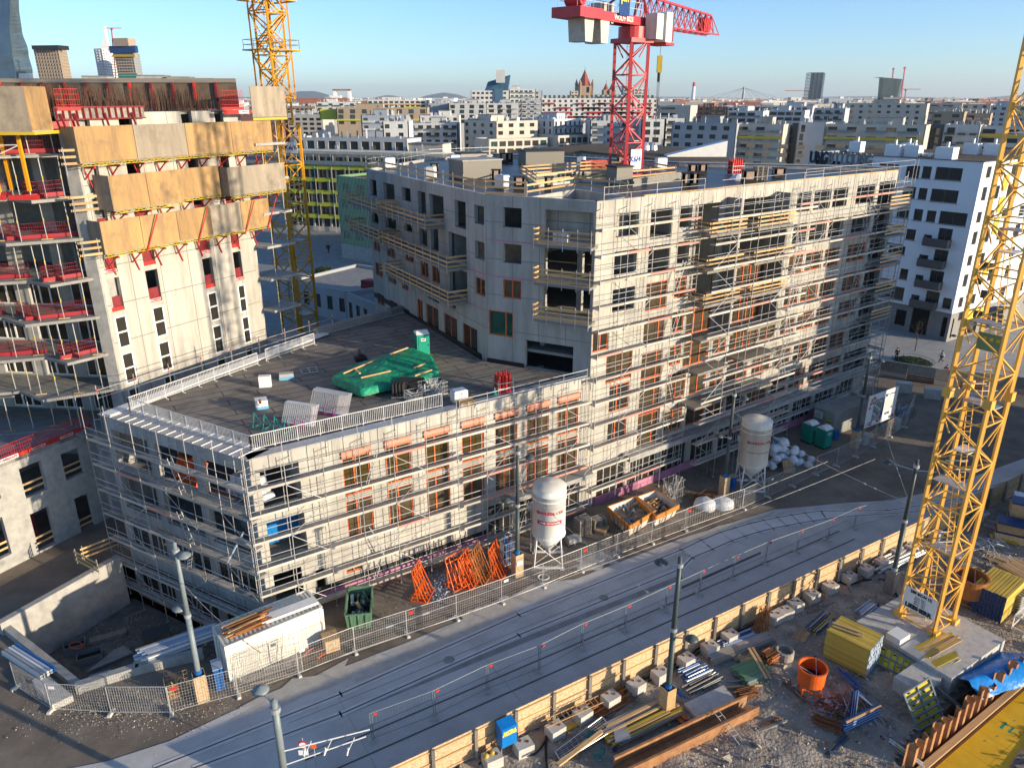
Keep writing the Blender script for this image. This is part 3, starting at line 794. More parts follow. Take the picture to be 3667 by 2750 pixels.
# ================================================================== SCAFFOLDS
def scaffold(label,ln,us,levels,zb,zt,group='facade scaffolds',jut=(),oin=.3,oout=1.05,top_rails=(),brk=True,brace_every=3,seed=1,red=.12):
 r = random.Random(seed)
 t = thing('scaffold',label,'scaffold',ln.p(ln.L / 2,zb,1),group)
 L = us[1] - us[0]
 def o(u):  # extra offset where balconies jut
  for a,b,d in jut:
   if a < u < b: return d
  return 0.
 db = M(); db.box(0,0,-.04,L - .04,.61,.05)
 dm = {k: db.mesh('deck',k) for k in ('deck',)}
 for i,u in enumerate(us):
  e = o(u)
  bar('standard',ln.p(u,zb,oout + e),ln.p(u,zt - r.choice((0,0,.6)),oout + e),.055,.055,'steel_tube',t,'rod')
  bar('standard',ln.p(u,zb,oin + e),ln.p(u,levels[-1] + 1.1 + r.uniform(0,.6),oin + e),.055,.055,'steel_tube',t,'rod')
  for z in levels: bar('transom',ln.p(u,z - .08,oin + e),ln.p(u,z - .08,oout + e),.05,.05,'steel_tube',t)
  if brk:
   bar('bracket',ln.p(u,levels[-1] + 1.3,oin + e),ln.p(u + .75,levels[-1] + 1.45,oin - .1 + e),.05,.05,'steel_tube',t)
   bar('bracket',ln.p(u + .75,levels[-1] + .7,oin - .1 + e),ln.p(u + .75,levels[-1] + 1.9,oin - .1 + e),.045,.045,'steel_tube',t)
 for i in range(len(us) - 1):
  u0,u1 = us[i],us[i + 1]; e = o((u0 + u1) / 2)
  for k,z in enumerate(levels):
   inst('deck',dm['deck'],t,ln.p((u0 + u1) / 2,z,(oin + oout) / 2 + e),ln.ang,scale=((u1 - u0) / L,1,1))
   bar('toe_board',ln.p(u0 + .02,z + .08,oout + e - .04),ln.p(u1 - .02,z + .08,oout + e - .04),.035,.17,'deck_red' if r.random() < red else 'deck',t)
   b = M()
   for hh in (.5,1.0): b.cyl(ln.p(u0,z + hh,oout + e - .03),ln.p(u1,z + hh + r.uniform(-.03,.03),oout + e - .03),.024,n=5,cap=False)
   if k % 2: b.cyl(ln.p(u0,z + 1.0,oin + e),ln.p(u1,z + 1.0,oin + e),.022,n=5,cap=False)
   b.ob('guard_rail','steel',t)
  for z in top_rails: bar('guard_rail',ln.p(u0,z,oout + e),ln.p(u1,z,oout + e),.045,.045,'steel',t,'rod')
  if i % brace_every == 1:
   for k in range(0,len(levels) - 1,1):
    z = levels[k]; a,c = (u0,u1) if k % 2 else (u1,u0)
    bar('diagonal_brace',ln.p(a,z,oout + .07 + e),ln.p(c,levels[k + 1],oout + .07 + e),.045,.045,'steel',t,'rod')
  if i % 5 == 3:
   for k in range(0,len(levels) - 1):
    if r.random() < .75: ladder_part(t,ln.p(u0 + .5 + (k % 2) * .9,levels[k] + .02,.75 + e),ln.p(u0 + 1.4 - (k % 2) * .9,levels[k + 1] + .6,.75 + e),ln.n)
 for u in us:
  inst('base_plate',BP,t,ln.p(u,zb,oout + o(u)),ln.ang)
 return t
def ladder_part(t,a,b,side_,m_='steel',w=.32,name='ladder'):
 bm_ = M(); d = (b - a).normalized(); s = Vector(side_).normalized() * w / 2
 bm_.beam(a + s,b + s,.035,.05); bm_.beam(a - s,b - s,.035,.05)
 n = max(3,int((b - a).length / .3))
 for k in range(1,n): p = a + (b - a) * k / n; bm_.beam(p - s,p + s,.03)
 return bm_.ob(name,m_,t)
_b = M(); _b.box(0,0,0,.18,.18,.02); _b.box(0,0,.02,.06,.06,.15); BP = _b.mesh('base_plate','steel')
bays = lambda a,b,n: [a + (b - a) * k / n for k in range(n + 1)]
lv = [.55,2.55,4.5,6.5,8.4,10.2]
scaffold('steel scaffold with wooden toe boards along the lit front of the low wing',LOW,bays(-.6,26.6,11),lv,0,13.2,seed=2,brace_every=3)
lv = [23.82 - 1.99 * k for k in range(12)][::-1]
scaffold('tall many level scaffold covering the long lit front of the high block',TALL,bays(-.3,43.5,16),lv,0,27.0,jut=((10.9,23.5,1.7),),top_rails=(26.45,26.97),seed=4,brace_every=3,red=.14)
lv = [-1.8,.15,2.15,4.25,6.25,8.3,10.25]
scaffold('scaffold in shade across the open columned end of the low wing',END,bays(-.6,15.6,6),lv,-3.3,13.4,seed=5,brace_every=2,red=.03)
RT = Line(P2,(42.0,84.8)); RT2 = Line(TALL.p(43.2,0)[:2],TALL.p(43.2,0,-5)[:2])
scaffold('narrow scaffold tower round the far right end of the high block',Line(TALL.p(43.6,0,.8)[:2],TALL.p(43.6,0,-4.4)[:2]),bays(0,5.0,2),[23.82 - 1.99 * k for k in range(12)][::-1],0,27,top_rails=(26.45,26.97),brk=False,seed=8,brace_every=2)

# ================================================================== TERRACE AND ROOF FURNITURE
def railing(label,a,b,z,group='terrace railings',h=1.05,step=.13,off_post=1.5):
 ln = Line(a,b); t = thing('railing',label,'railing',ln.p(ln.L / 2,z),group)
 n = max(1,round(ln.L / off_post))
 for k in range(n):
  u0,u1 = ln.L * k / n,ln.L * (k + 1) / n
  m = M(); m.beam(ln.p(u0 + .02,z + h,0),ln.p(u1 - .02,z + h,0),.04,.04); m.beam(ln.p(u0 + .02,z + .12,0),ln.p(u1 - .02,z + .12,0),.03,.03)
  c = int((u1 - u0) / step)
  for j in range(1,c): uu = u0 + (u1 - u0) * j / c; m.beam(ln.p(uu,z + .12),ln.p(uu,z + h),.022)
  m.ob('bar_panel','white',t)
 for k in range(n + 1):
  uu = ln.L * k / n; m = M(); m.beam(ln.p(uu,z - .05),ln.p(uu,z + h),.045); m.beam(ln.p(uu,z - .03,0),ln.p(uu,z - .03,-.25),.08,.03); m.ob('post','white',t)
 return t
a1,a2 = (-27.4,49.9),(-16.6,43.4)
railing('white bar railing along the left end of the terrace facing the pit',a1,a2,12.0)
railing('white bar railing along the sunlit street side of the terrace',a2,LOW.p(14.2,0,-1.0)[:2],12.0)
railing('long white bar railing beside the narrow gap to the unfinished tower',(-21.4,59.4 + .6),a1,12.0)
railing('short far piece of white bar railing on the gap side of the terrace',(-18.0,65.6),(-21.0,61.0),12.0)
def guard(label,pts,z,group='timber guard rails on the roof',boards=(.5,1.0),m_='timber',step=2.0,zr=None,post='steel',cat='guard rail',name='timber_guard_rail'):
 t = thing(name,label,cat,(pts[0][0],pts[0][1],z),group)
 for a,b in zip(pts,pts[1:]):
  ln = Line(a,b); n = max(1,round(ln.L / step))
  for k in range(n + 1): bar('post',ln.p(ln.L * k / n,z),ln.p(ln.L * k / n,z + boards[-1] + .25),.045,.045,post,t)
  for h in boards:
   bar('board',ln.p(-.15,z + h,.04),ln.p(ln.L + .15,z + h + R.uniform(-.04,.04),.04),.035,.15 if m_ != 'steel' else .035,m_,t)
 return t
guard('long timber edge rail along the shaded left side of the high roof',[C2,C1],25.85)
guard('timber edge rail from the bend to the sunken roof corner',[C1,(1.0,60.0)],25.85,boards=(.15,.6,1.05))
guard('timber rail climbing beside the sunken roof corner in the sun',[(1.2,61.0),(5.4,66.9),(9.3,62.4)],25.6)
guard('timber rails round the courtyard opening in front of the red crane',[(2.2,69.3),(6.3,73.5),(10.4,72.3),(16.2,77.6)],25.6)
guard('timber rails on the far side of the courtyard opening behind the red crane',[(16.2,77.6),(14.3,82.8),(8.5,84),(1.0,78.5),(2.2,69.3)],25.6,boards=(.3,.65,1.0))
guard('thin steel tube rail on the far left edge of the high roof',[C2,(-10.5,101),(-2.5,106.3)],25.85,m_='steel')
# timber beam edge on the far side of the terrace
t = thing('timber_edge_box','long dark timber edge formwork at the far side of the terrace by the yellow crane','formwork',(-14.5,73,12));
ln = Line((-18.6,68.9),(-11.2,77.6))
for k in range(5): bar('plank',ln.p(ln.L * k / 5,12.25,.1 - .2),ln.p(ln.L * (k + 1) / 5 - .03,12.25,.1 - .2),.8,.5,'timber_grey',t)
# guard tubes along terrace street edge
t = thing('tube_guard','single run of grey scaffold tube guard on the terrace edge next to the high block','guard rail',LOW.p(20,12))
for k in range(6):
 bar('post',LOW.p(14.6 + k * 2.3,11.9,.9),LOW.p(14.6 + k * 2.3,13.2,.9),.05,.05,'steel',t)
 if k < 5:
  for h in (12.6,13.1): bar('tube',LOW.p(14.6 + k * 2.3,h,.9),LOW.p(16.9 + k * 2.3,h,.9),.05,.05,'steel',t,'rod')
t = thing('tube_guard','red and white clamped tube guard in the gap between terrace and unfinished tower','guard rail',(-25,56,12))
ln = Line((-17.0,70.2),(-30.2,50.4))
for k in range(9):
 bar('post',ln.p(k * 2.9,11.0,.5),ln.p(k * 2.9,13.5,.5),.05,.05,'steel',t); bar('clamp',ln.p(k * 2.9,13.0,.5),ln.p(k * 2.9,13.2,.5),.09,.09,'red',t)
 if k < 8:
  for h in (12.5,13.1): bar('tube',ln.p(k * 2.9,h,.5),ln.p(k * 2.9 + 2.9,h,.5),.05,.05,'steel',t,'rod')

# green tarp over a skylight
t = thing('tarp_covered_skylight','green tarpaulin weighed down with timbers over a black skylight kerb on the terrace','skylight',(-8,57,11.9))
TA = [q('e',-60,800,12.6),q('e',135,885,12.6),q('e',640,765,12.6),q('e',590,660,12.6),q('e',440,600,12.6),q('e',240,670,12.6),q('e',60,730,12.6)]
kb = [(p.x,p.y) for p in TA]
ctr = (sum(p[0] for p in kb) / 7,sum(p[1] for p in kb) / 7)
kb2 = [(ctr[0] + (p[0] - ctr[0]) * .93,ctr[1] + (p[1] - ctr[1]) * .93) for p in kb]
m = M(); m.poly(kb2,11.9,12.55); m.ob('kerb','black_felt',t)
m = M(); m.poly([((p[0] - ctr[0]) * .05 + p[0],(p[1] - ctr[1]) * .05 + p[1]) for p in (kb2[2],kb2[3],((kb2[2][0] + kb2[1][0]) / 2,(kb2[2][1] + kb2[1][1]) / 2))],11.9,12.7); m.ob('kerb','white',t)
m = M()
from mathutils import noise
NR,NA = 16,110
def rim(a):
 # radius of the outline in direction a
 best = 0
 for k in range(7):
  x0,y0 = kb[k][0] - ctr[0],kb[k][1] - ctr[1]; x1,y1 = kb[(k + 1) % 7][0] - ctr[0],kb[(k + 1) % 7][1] - ctr[1]
  c,s_ = math.cos(a),math.sin(a); den = c * (y1 - y0) - s_ * (x1 - x0)
  if abs(den) < 1e-9: continue
  tt = (x0 * (y1 - y0) - y0 * (x1 - x0)) / den; w = (x0 * s_ - y0 * c) / den * -1
  w = (c * y0 - s_ * x0) / (s_ * (x1 - x0) - c * (y1 - y0)) if abs(s_ * (x1 - x0) - c * (y1 - y0)) > 1e-9 else -1
  if tt > 0 and -.01 <= w <= 1.01: best = max(best,tt)
 return best
for i in range(NR + 2):
 for j in range(NA):
  a = 2 * math.pi * j / NA; rr = rim(a) * min(i / NR,1.0)
  z = 12.72 + .5 * (1 - min(1,i / NR)) ** 1.2 + .10 * (.5 - abs(noise.noise(Vector((rr * math.cos(a) * 1.1,rr * math.sin(a) * 2.6,4))))) + .05 * (.5 - abs(noise.noise(Vector((rr * math.cos(a) * 3.5,rr * math.sin(a) * 2,9)))))
  if i > NR: z = 12.22 + .15 * noise.noise(Vector((j * .8,5,0))); rr *= 1.015 + .03 * noise.noise(Vector((j * 1.3,8,2)))
  m.v.append((ctr[0] + rr * math.cos(a),ctr[1] + rr * math.sin(a),z))
for i in range(NR + 1):
 for j in range(NA): k = (j + 1) % NA; m.f.append((i * NA + j,i * NA + k,(i + 1) * NA + k,(i + 1) * NA + j)); m.uv.append(None)
m.ob('tarpaulin','green_tarp',t,smooth=True)
for a,b in (((15,765),(235,675)),((130,793),(325,748)),((320,640),(435,598)),((475,728),(545,702)),((95,740),(125,765)),((480,780),(590,742))):
 bar('timber',q('e',*a,13.0),q('e',*b,13.05),.14,.1,'timber',t)

def wc(label,loc,rz,group='portable toilets'):
 t = thing('portable_toilet',label,'toilet',loc,group); x,y,z = loc
 box_part('cabin','green_wc',t,x,y,z + .1,1.1,1.15,1.95,rz)
 box_part('skid','dark',t,x,y,z,1.16,1.2,.12,rz)
 c,s_ = math.cos(rz),math.sin(rz)
 def L(a,b,h): return Vector((x + a * c - b * s_,y + a * s_ + b * c,z + h))
 m = M(); m.hexa([L(-.58,-.6,2.05),L(.58,-.6,2.05),L(.58,.6,2.05),L(-.58,.6,2.05),L(-.5,-.2,2.3),L(.5,-.2,2.3),L(.5,.2,2.3),L(-.5,.2,2.3)]); m.ob('roof','white',t)
 m = M(); m.beam(L(-.4,-.59,1.05),L(.4,-.59,1.05),.03,1.7); d = m.ob('door','green_wc',t)
 beam_part('notice','white',t,L(-.2,-.615,1.6),L(.2,-.615,1.6),.015,.25)
 beam_part('notice','white',t,L(.56,-.2,1.55),L(.56,.25,1.55),.02,.3)
 beam_part('lettering','ink',t,L(-.14,-.63,1.6),L(.14,-.63,1.6),.012,.08)
 beam_part('lettering','ink',t,L(.572,-.1,1.55),L(.572,.15,1.55),.012,.09)
 box_part('handle','dark',t,*L(.42,-.62,1.0),.05,.04,.15,rz)
 for k in range(5): m = M(); p = L(-.562,-.4 + k * .2,.3); m.box(p.x,p.y,p.z,.02,.04,1.6,rz); m.ob('rib','green_wc',t)
 return t
wc('green portable toilet with white roof standing on the dark terrace behind the tarpaulin',q('e',528,655,11.95) + Vector((0,.3,0)),.35)
wc('right one of two green portable toilets beside the sack heap',q('f',915,1245,0) + Vector((.1,.5,0)),.55)
wc('left one of two green portable toilets beside the sack heap',q('f',830,1215,0) + Vector((.1,.6,0)),.55)

def bottle_cage(label,c,z,n=(4,3),rz=.5,s=1.,grp='red gas bottle cages'):
 t = thing('gas_bottle_cage',label,'gas bottles',(c[0],c[1],z),grp)
 b = M(); b.lathe((0,0,0),[(0,0),(.115,0),(.115,1.2),(.09,1.33),(.04,1.4),(.045,1.42),(.045,1.55),(0,1.55)],12); me = b.mesh('bottle','red')
 for i in range(n[0]):
  for j in range(n[1]):
   x,y = (i - (n[0] - 1) / 2) * .29,(j - (n[1] - 1) / 2) * .29
   inst('bottle',me,t,(c[0] + x * math.cos(rz) - y * math.sin(rz),c[1] + x * math.sin(rz) + y * math.cos(rz),z + .1))
 w,d = n[0] * .29 + .12,n[1] * .29 + .12
 def L(a,e,h): return Vector((c[0] + a * math.cos(rz) - e * math.sin(rz),c[1] + a * math.sin(rz) + e * math.cos(rz),z + h))
 cs = [(-w / 2,-d / 2),(w / 2,-d / 2),(w / 2,d / 2),(-w / 2,d / 2)]
 for k in range(4):
  a,e = cs[k],cs[(k + 1) % 4]
  bar('post',L(*a,0),L(*a,1.2),.05,.05,'steel',t)
  for h in (.08,.5,.9): bar('rail',L(*a,h),L(*e,h),.04,.05,'steel',t)
 return t
bottle_cage('caged cluster of red gas bottles near the terrace edge by the high block',q('e',1052,893,11.95) + Vector((0,.2,0)),11.95)
bottle_cage('caged cluster of red gas bottles far along the high roof',q('c',342,1130,25.6),25.6,n=(5,3))
t = thing('gas_bottle','small turquoise gas bottle beside the red bottle cage','gas bottle',q('e',1000,915,11.9)); p = q('e',1000,915,11.9)
m = M(); m.lathe((p.x,p.y,p.z),[(0,0),(.15,0),(.16,.35),(.1,.5),(.05,.55),(0,.56)],12); m.ob('body','teal',t,smooth=True); cyl_part('valve','steel',t,p + Vector((0,0,.55)),p + Vector((0,0,.68)),.05)

def boxthing(name,label,cat,p,sx,sy,sz,rz,m_,group=None,lid=None,base=None):
 t = thing(name,label,cat,p,group)
 m = M(); m.box(p[0],p[1],p[2],sx,sy,sz,rz); m.ob('body',m_,t)
 if lid: m = M(); m.box(p[0],p[1],p[2] + sz,sx + .08,sy + .08,lid[0],rz); m.ob('cap',lid[1],t)
 if base: m = M(); m.box(p[0],p[1],p[2] + .001,sx + .06,sy + .06,base[0],rz); m.ob('base',base[1],t)
 return t
boxthing('roof_duct','plain pale upright block on the terrace, nearest the gap railing','vent',q('d',1725,850,11.9),.9,.5,.9,.2,'white')
boxthing('roof_duct','low grey block with a blue insulated base on the terrace','vent',q('d',1862,800,11.9),1.1,.6,.5,.3,'grey_box',base=(.25,'insul_blue'))
b_ = boxthing('roof_duct','cube vent with blue base and a terracotta stub near the leaning rail stacks','vent',q('d',1700,985,11.9),.85,.85,.65,.4,'white',base=(.2,'insul_blue'))
p = q('d',1690,960,12.5); cyl_part('pipe_stub','rust_orange',b_,p,p + Vector((0,0,.3)),.09)
t = thing('roof_outlet','small dark cone on a black box on the far terrace','vent',q('e',130,680,11.9)); p = q('e',130,680,11.9)
box_part('base','black_felt',t,p.x,p.y,p.z,1.0,.8,.35,.4); cyl_part('cone','black_felt',t,p + Vector((0,0,.35)),p + Vector((0,0,1.0)),.3,.05)
# stacks of new railing parts leaning on purple racks, green rack
def leaning(label,a,b,z,h,n,m_,rack,group):
 ln = Line(a,b); t = thing('railing_stack',label,'railing stack',ln.p(ln.L / 2,z),group)
 for k in range(n):
  o = -.1 * k; m = M()
  A = ln.p(0,z + .05,o + .55); B = ln.p(ln.L,z + .05,o + .55); A2 = ln.p(0,z + h,o - .1); B2 = ln.p(ln.L,z + h,o - .1)
  m.beam(A,B,.04); m.beam(A2,B2,.04)
  for j in range(17): f = j / 16; m.beam(A + (B - A) * f,A2 + (B2 - A2) * f,.016)
  m.ob('rail_panel',m_,t)
 for u in (.25,.5,.75):
  for (p_,q_) in ((ln.p(u * ln.L,z,.9),ln.p(u * ln.L,z,-.6)),(ln.p(u * ln.L,z,-.6),ln.p(u * ln.L,z + h * .8,-.25)),(ln.p(u * ln.L,z,.9),ln.p(u * ln.L,z + .5,.75))): bar('rack_bar',p_,q_,.06,.06,rack,t)
 bar('rack_bar',ln.p(ln.L * .2,z + .05,.9),ln.p(ln.L * .8,z + .05,.9),.06,.06,rack,t)
leaning('white rail panels leaning on a purple rack, the stack nearer the street corner',q('d',1860,1070,11.9)[:2],q('d',2060,1100,11.9)[:2],11.95,1.3,4,'white','purple','leaning rail stacks')
leaning('white rail panels leaning on a purple rack, the stack beside the tarpaulin',q('d',2040,985,11.9)[:2],q('e',55,1030,11.9)[:2],11.95,1.35,5,'white','purple','leaning rail stacks')
t = thing('steel_rack','empty turquoise transport rack on the terrace','rack',q('d',1750,1120,11.9))
a,b = q('d',1660,1110,11.95),q('d',1860,1150,11.95); ln = Line(a,b)
for u in (0,.33,.66,1):
 for (p_,q_) in (((u * ln.L,11.98,.4),(u * ln.L,11.98,-.5)),((u * ln.L,11.98,.3),(u * ln.L,13.0,0)),((u * ln.L,11.98,-.4),(u * ln.L,12.8,-.1))): bar('rack_bar',ln.p(*p_),ln.p(*q_),.06,.06,'teal',t)
for h,o in ((12.0,.4),(12.0,-.5),(12.5,.15)): bar('rack_bar',ln.p(0,h,o),ln.p(ln.L,h,o),.05,.05,'teal',t)
t = thing('hatch_grate','flat steel hatch frame lying on the terrace','grate',q('d',2015,760,11.92)); a = q('d',1960,768,11.95); b = q('d',2065,755,11.95); ln = Line(a,b)
for o in (0,-.6,-1.2): bar('bar',ln.p(0,11.97,o),ln.p(ln.L,11.97,o),.08,.05,'steel',t)
for u in (0,.5,1): bar('bar',ln.p(u * ln.L,12.0,.05),ln.p(u * ln.L,12.0,-1.2),.08,.05,'steel',t)
# felt rolls, crates and pallets by the railing
t = thing('felt_roll_pallet','black bitumen rolls standing under a dark sheet on the terrace','felt rolls',q('e',375,930,11.95),'terrace stores'); p = q('e',375,925,11.95)
rb = M(); rb.cyl((0,0,0),(0,0,1.0),.11,n=10); rme = rb.mesh('felt_roll','black_felt')
for i in range(4):
 for j in range(3): inst('felt_roll',rme,t,(p.x - .4 + i * .25,p.y + j * .25,12.1))
box_part('pallet','timber_grey',t,p.x,p.y + .3,11.95,1.2,.9,.14,.2)
m = M(); m.hexa([Vector((p.x - .2,p.y + .7,12.0)),Vector((p.x + 2.2,p.y + 1.1,12.0)),Vector((p.x + 2.0,p.y + 2.4,12.0)),Vector((p.x - .3,p.y + 2.0,12.0)),Vector((p.x - .1,p.y + .8,12.9)),Vector((p.x + 2.0,p.y + 1.2,12.7)),Vector((p.x + 1.7,p.y + 2.2,12.8)),Vector((p.x - .1,p.y + 1.8,13.0))]); m.ob('cover_sheet','black_felt',t)
def mesh_crate(name,label,p,sx,sy,sz,rz,fill,m_='steel',group=None,cat='crate',nfill=8):
 t = thing(name,label,cat,p,group); c,s_ = math.cos(rz),math.sin(rz)
 def L(a,b,h): return Vector((p[0] + a * c - b * s_,p[1] + a * s_ + b * c,p[2] + h))
 for (a,b),(e,f) in zip(((-1,-1),(1,-1),(1,1),(-1,1)),((1,-1),(1,1),(-1,1),(-1,-1))):
  A,B = L(a * sx / 2,b * sy / 2,0),L(e * sx / 2,f * sy / 2,0); m = M()
  for h in (.05,sz * .35,sz * .68,sz): m.beam(A + Vector((0,0,h)),B + Vector((0,0,h)),.025)
  for k in range(7): x = A + (B - A) * k / 6; m.beam(x,x + Vector((0,0,sz)),.02)
  m.ob('mesh_side',m_,t)
 m = M(); m.box(p[0],p[1],p[2] + .03,sx,sy,.05,rz); m.ob('floor',m_,t)
 r = random.Random(int(abs(p[0] * 100)))
 for k in range(nfill):
  a = L(r.uniform(-.4,.4) * sx,r.uniform(-.4,.4) * sy,.1); bb = L(r.uniform(-.5,.5) * sx,r.uniform(-.4,.4) * sy,sz * r.uniform(.5,1.2)); bar('piece',a,bb,.09,.05,fill,t)
 return t
mesh_crate('mesh_crate','wire mesh crate full of grey metal offcuts on the terrace',q('e',600,900,11.95),2.0,1.2,1.0,.55,'steel',group='terrace stores',nfill=20)
mesh_crate('mesh_crate','low mesh crate of pale profiles beside the black rolls',q('e',490,925,11.95),1.7,.9,.6,.55,'zinc',group='terrace stores',nfill=10)
def pallet(label,p,rz,load=None,group='pallets',n=1,s=1.,name='pallet',lm='white',lh=.9):
 t = thing(name,label,'pallet',p,group); c,s_ = math.cos(rz),math.sin(rz)
 def L(a,b,h): return Vector((p[0] + a * c - b * s_,p[1] + a * s_ + b * c,p[2] + h))
 for k in range(n):
  z = k * .145
  for j in range(7 if n < 4 else 5):
   w = 6 if n < 4 else 4
   bar('plank',L(-.6,-.36 + j * .72 / w,z + .13),L(.6,-.36 + j * .72 / w,z + .13),.09,.022,'timber_grey' if n > 3 else 'timber',t)
  for j in (-.55,0,.55): bar('bearer',L(j,-.4,z + .06),L(j,.4,z + .06),.1,.1,'timber_grey',t)
 if load:
  m = M(); m.box(*L(0,0,n * .145),1.1,.75,lh,rz); m.ob('load',lm,t)
  m = M(); m.box(*L(0,0,n * .145 + lh),.95,.65,.06,rz); m.ob('load_top','blue_pale' if lm == 'white' else lm,t)
 return t
pallet('shrink wrapped white load with blue edges on a pallet by the terrace railing',q('e',770,950,11.95),.55,1,'wrapped pallets',lh=.8)
pallet('empty stacked light pallets on the terrace near the wrapped load',q('e',815,975,11.95),.55,None,'terrace stores',n=3)
for i,(x,y,l_) in enumerate(((320,1095,'wrapped pallet far left on the high roof'),(590,1165,'wrapped white pallet at the left roof rail beside the flat concrete box'),(1048,1230,'wrapped pallet with black base between the two brick chimneys at the bend'),(745,1075,'wrapped pallet behind the flat concrete box'),(1562,1090,'blue and white wrapped pallet left of the red crane'))):
 pallet(l_,q('b',x,y,25.6),.4 + i,1,'wrapped pallets on the high roof',lh=1.0)
pallet('tall wrapped white load standing right of the red crane',q('b',2075,1120,25.6),.3,1,'wrapped pallets on the high roof',lh=1.3)
def chimney(label,p,sx=.8,sy=.7,sz=1.0,rz=.5,m_='brick_chimney',dark=.0):
 t = thing('chimney',label,'chimney',p,'brick chimneys on the high roof')
 m = M()
 m.wall((p.x - sx / 2,p.y - sy / 2),(p.x + sx / 2,p.y - sy / 2),p.z,p.z + sz,.2); m.wall((p.x + sx / 2,p.y - sy / 2),(p.x + sx / 2,p.y + sy / 2),p.z,p.z + sz,.2)
 m.wall((p.x + sx / 2,p.y + sy / 2),(p.x - sx / 2,p.y + sy / 2),p.z,p.z + sz,.2); m.wall((p.x - sx / 2,p.y + sy / 2),(p.x - sx / 2,p.y - sy / 2),p.z,p.z + sz,.2)
 m.ob('shaft',m_,t)
 box_part('cap','black_felt',t,p.x,p.y,p.z + sz,sx + .15,sy + .15,.08)
 box_part('base','black_felt',t,p.x,p.y,p.z,sx + .04,sy + .04,.4)
for c_,x,y,sx,sz,l_ in (('b',1010,1185,.8,1.1,'brick chimney at the bend of the roof, left of a wrapped pallet'),('b',1158,1230,.9,1.0,'brick chimney at the bend of the roof, right of a wrapped pallet'),('b',610,1110,.8,.7,'low brick chimney near the left roof rail'),
      ('b',1350,1230,.7,1.0,'brick chimney just above the sunken roof corner'),('b',1060,1060,.9,1.1,'brick chimney at the black parapet left of the wide concrete box'),('b',1098,1055,.7,1.0,'slim brick chimney paired at the black parapet'),
      ('b',1820,1090,1.0,1.2,'brick chimney behind the red crane mast'),('c',68,1130,.8,1.0,'left one of the paired brick chimneys right of the red crane'),('c',132,1128,.8,1.0,'right one of the paired brick chimneys right of the red crane'),
      ('c',30,1210,.8,1.2,'brick chimney nearest the front roof edge right of the red crane'),('c',80,1212,.6,1.2,'slim brick chimney beside the nearest front one'),('c',430,1185,1.1,1.1,'brick chimney between plastic sheets by the pallets'),
      ('c',625,1150,1.0,.9,'last brick chimney towards the right tip of the roof')):
 chimney(l_,q(c_,x,y,25.6),sx,sx * .85,sz)
p = q('b',875,1150,25.6)
t = thing('roof_hatch_box','flat topped concrete stair box on the left of the high roof','roof structure',p); box_part('wall','concrete',t,p.x,p.y - .5,25.6,4.2,3.4,1.7,.5); box_part('cap','concrete_plain',t,p.x,p.y - .5,27.3,4.4,3.6,.12,.5)
p = q('b',845,1050,25.6)
t = thing('roof_hatch_box','low grey roof box behind the flat topped one','roof structure',p); box_part('wall','concrete_plain',t,p.x,p.y,25.6,3.4,2.4,1.0,.4); box_part('cap','black_felt',t,p.x,p.y,26.6,3.6,2.6,.1,.4)
p = q('b',1300,1065,25.6)
t = thing('roof_hatch_box','wide concrete box with dark cap at the black rear parapet','roof structure',p); box_part('wall','concrete',t,p.x,p.y,25.6,4.8,3.0,1.5,.3); box_part('cap','black_felt',t,p.x,p.y,27.1,5.0,3.2,.12,.3)
p = q('b',1815,1200,25.6)
t = thing('roof_hatch_box','dark capped concrete shaft in front of the red crane mast','roof structure',p); box_part('wall','concrete',t,p.x,p.y + .8,25.6,1.8,1.6,1.5,.5); box_part('cap','black_felt',t,p.x,p.y + .8,27.1,2.0,1.8,.14,.5)
t = thing('block_wall','low curved wall of pale blocks right of the red crane','wall',q('b',2000,1180,25.6)); a = q('b',1890,1215,25.6); b = q('b',2212,1165,25.6); ln = Line(a,b)
for j in range(3):
 for k in range(7): bar('block',ln.p(k * ln.L / 7 + .01 + (j % 2) * .2,25.72 + j * .24,0),ln.p((k + 1) * ln.L / 7 - .01 + (j % 2) * .2,25.72 + j * .24,0),.2,.23,'concrete',t)
t = thing('formwork_bundle','red formwork panels bundled on the roof left of the red crane','formwork',q('b',1650,1110,25.6)); p = q('b',1645,1110,25.6)
for k in range(6): box_part('panel','red',t,p.x + R.uniform(-.05,.05),p.y,25.75 + k * .17,2.6,1.1,.13,.35)
for k in range(5): p = q('c',505,1165 - k * 8,25.6); pallet('tall tower of grey wooden pallets on the high roof',q('c',505,1165,25.6),.3,None,'pallets',n=9) if k == 0 else None
for i,(x,y) in enumerate(((362,1165),(490,1160))):
 p = q('c',x,y,25.6); m = M()
 m.lathe((p.x,p.y,25.58),[(.75,0),(.8,.15),(.55,.4 + .1 * i),(.2,.6),(0,.62)],9); o = m.ob('plastic_sheet','bag'); tag(o,('crumpled white plastic sheet left of a roof chimney','crumpled white plastic sheet right of a roof chimney')[i],'sheet','plastic sheets')
t = thing('ladder','pale ladder leaning in the sunken roof corner','ladder',q('b',1890,1290,25.6)); ladder_part(t,Vector((8.2,62.2,24.2)),Vector((8.6,63.2,26.9)),(1,-.2,0),'blue_pale',w=.45,name='rungs')
t = thing('sack_pallet','pallet of white sacks in the top corner loggia','sacks',FC1.p(6.5,22.6,.2),'sack pallets')
for k in range(5):
 for j in range(3): bar('sack',FC1.p(6.0 + j * .42,22.7 + k * .16,-.1),FC1.p(6.38 + j * .42,22.7 + k * .16,-.1),.6,.14,'bag',t)

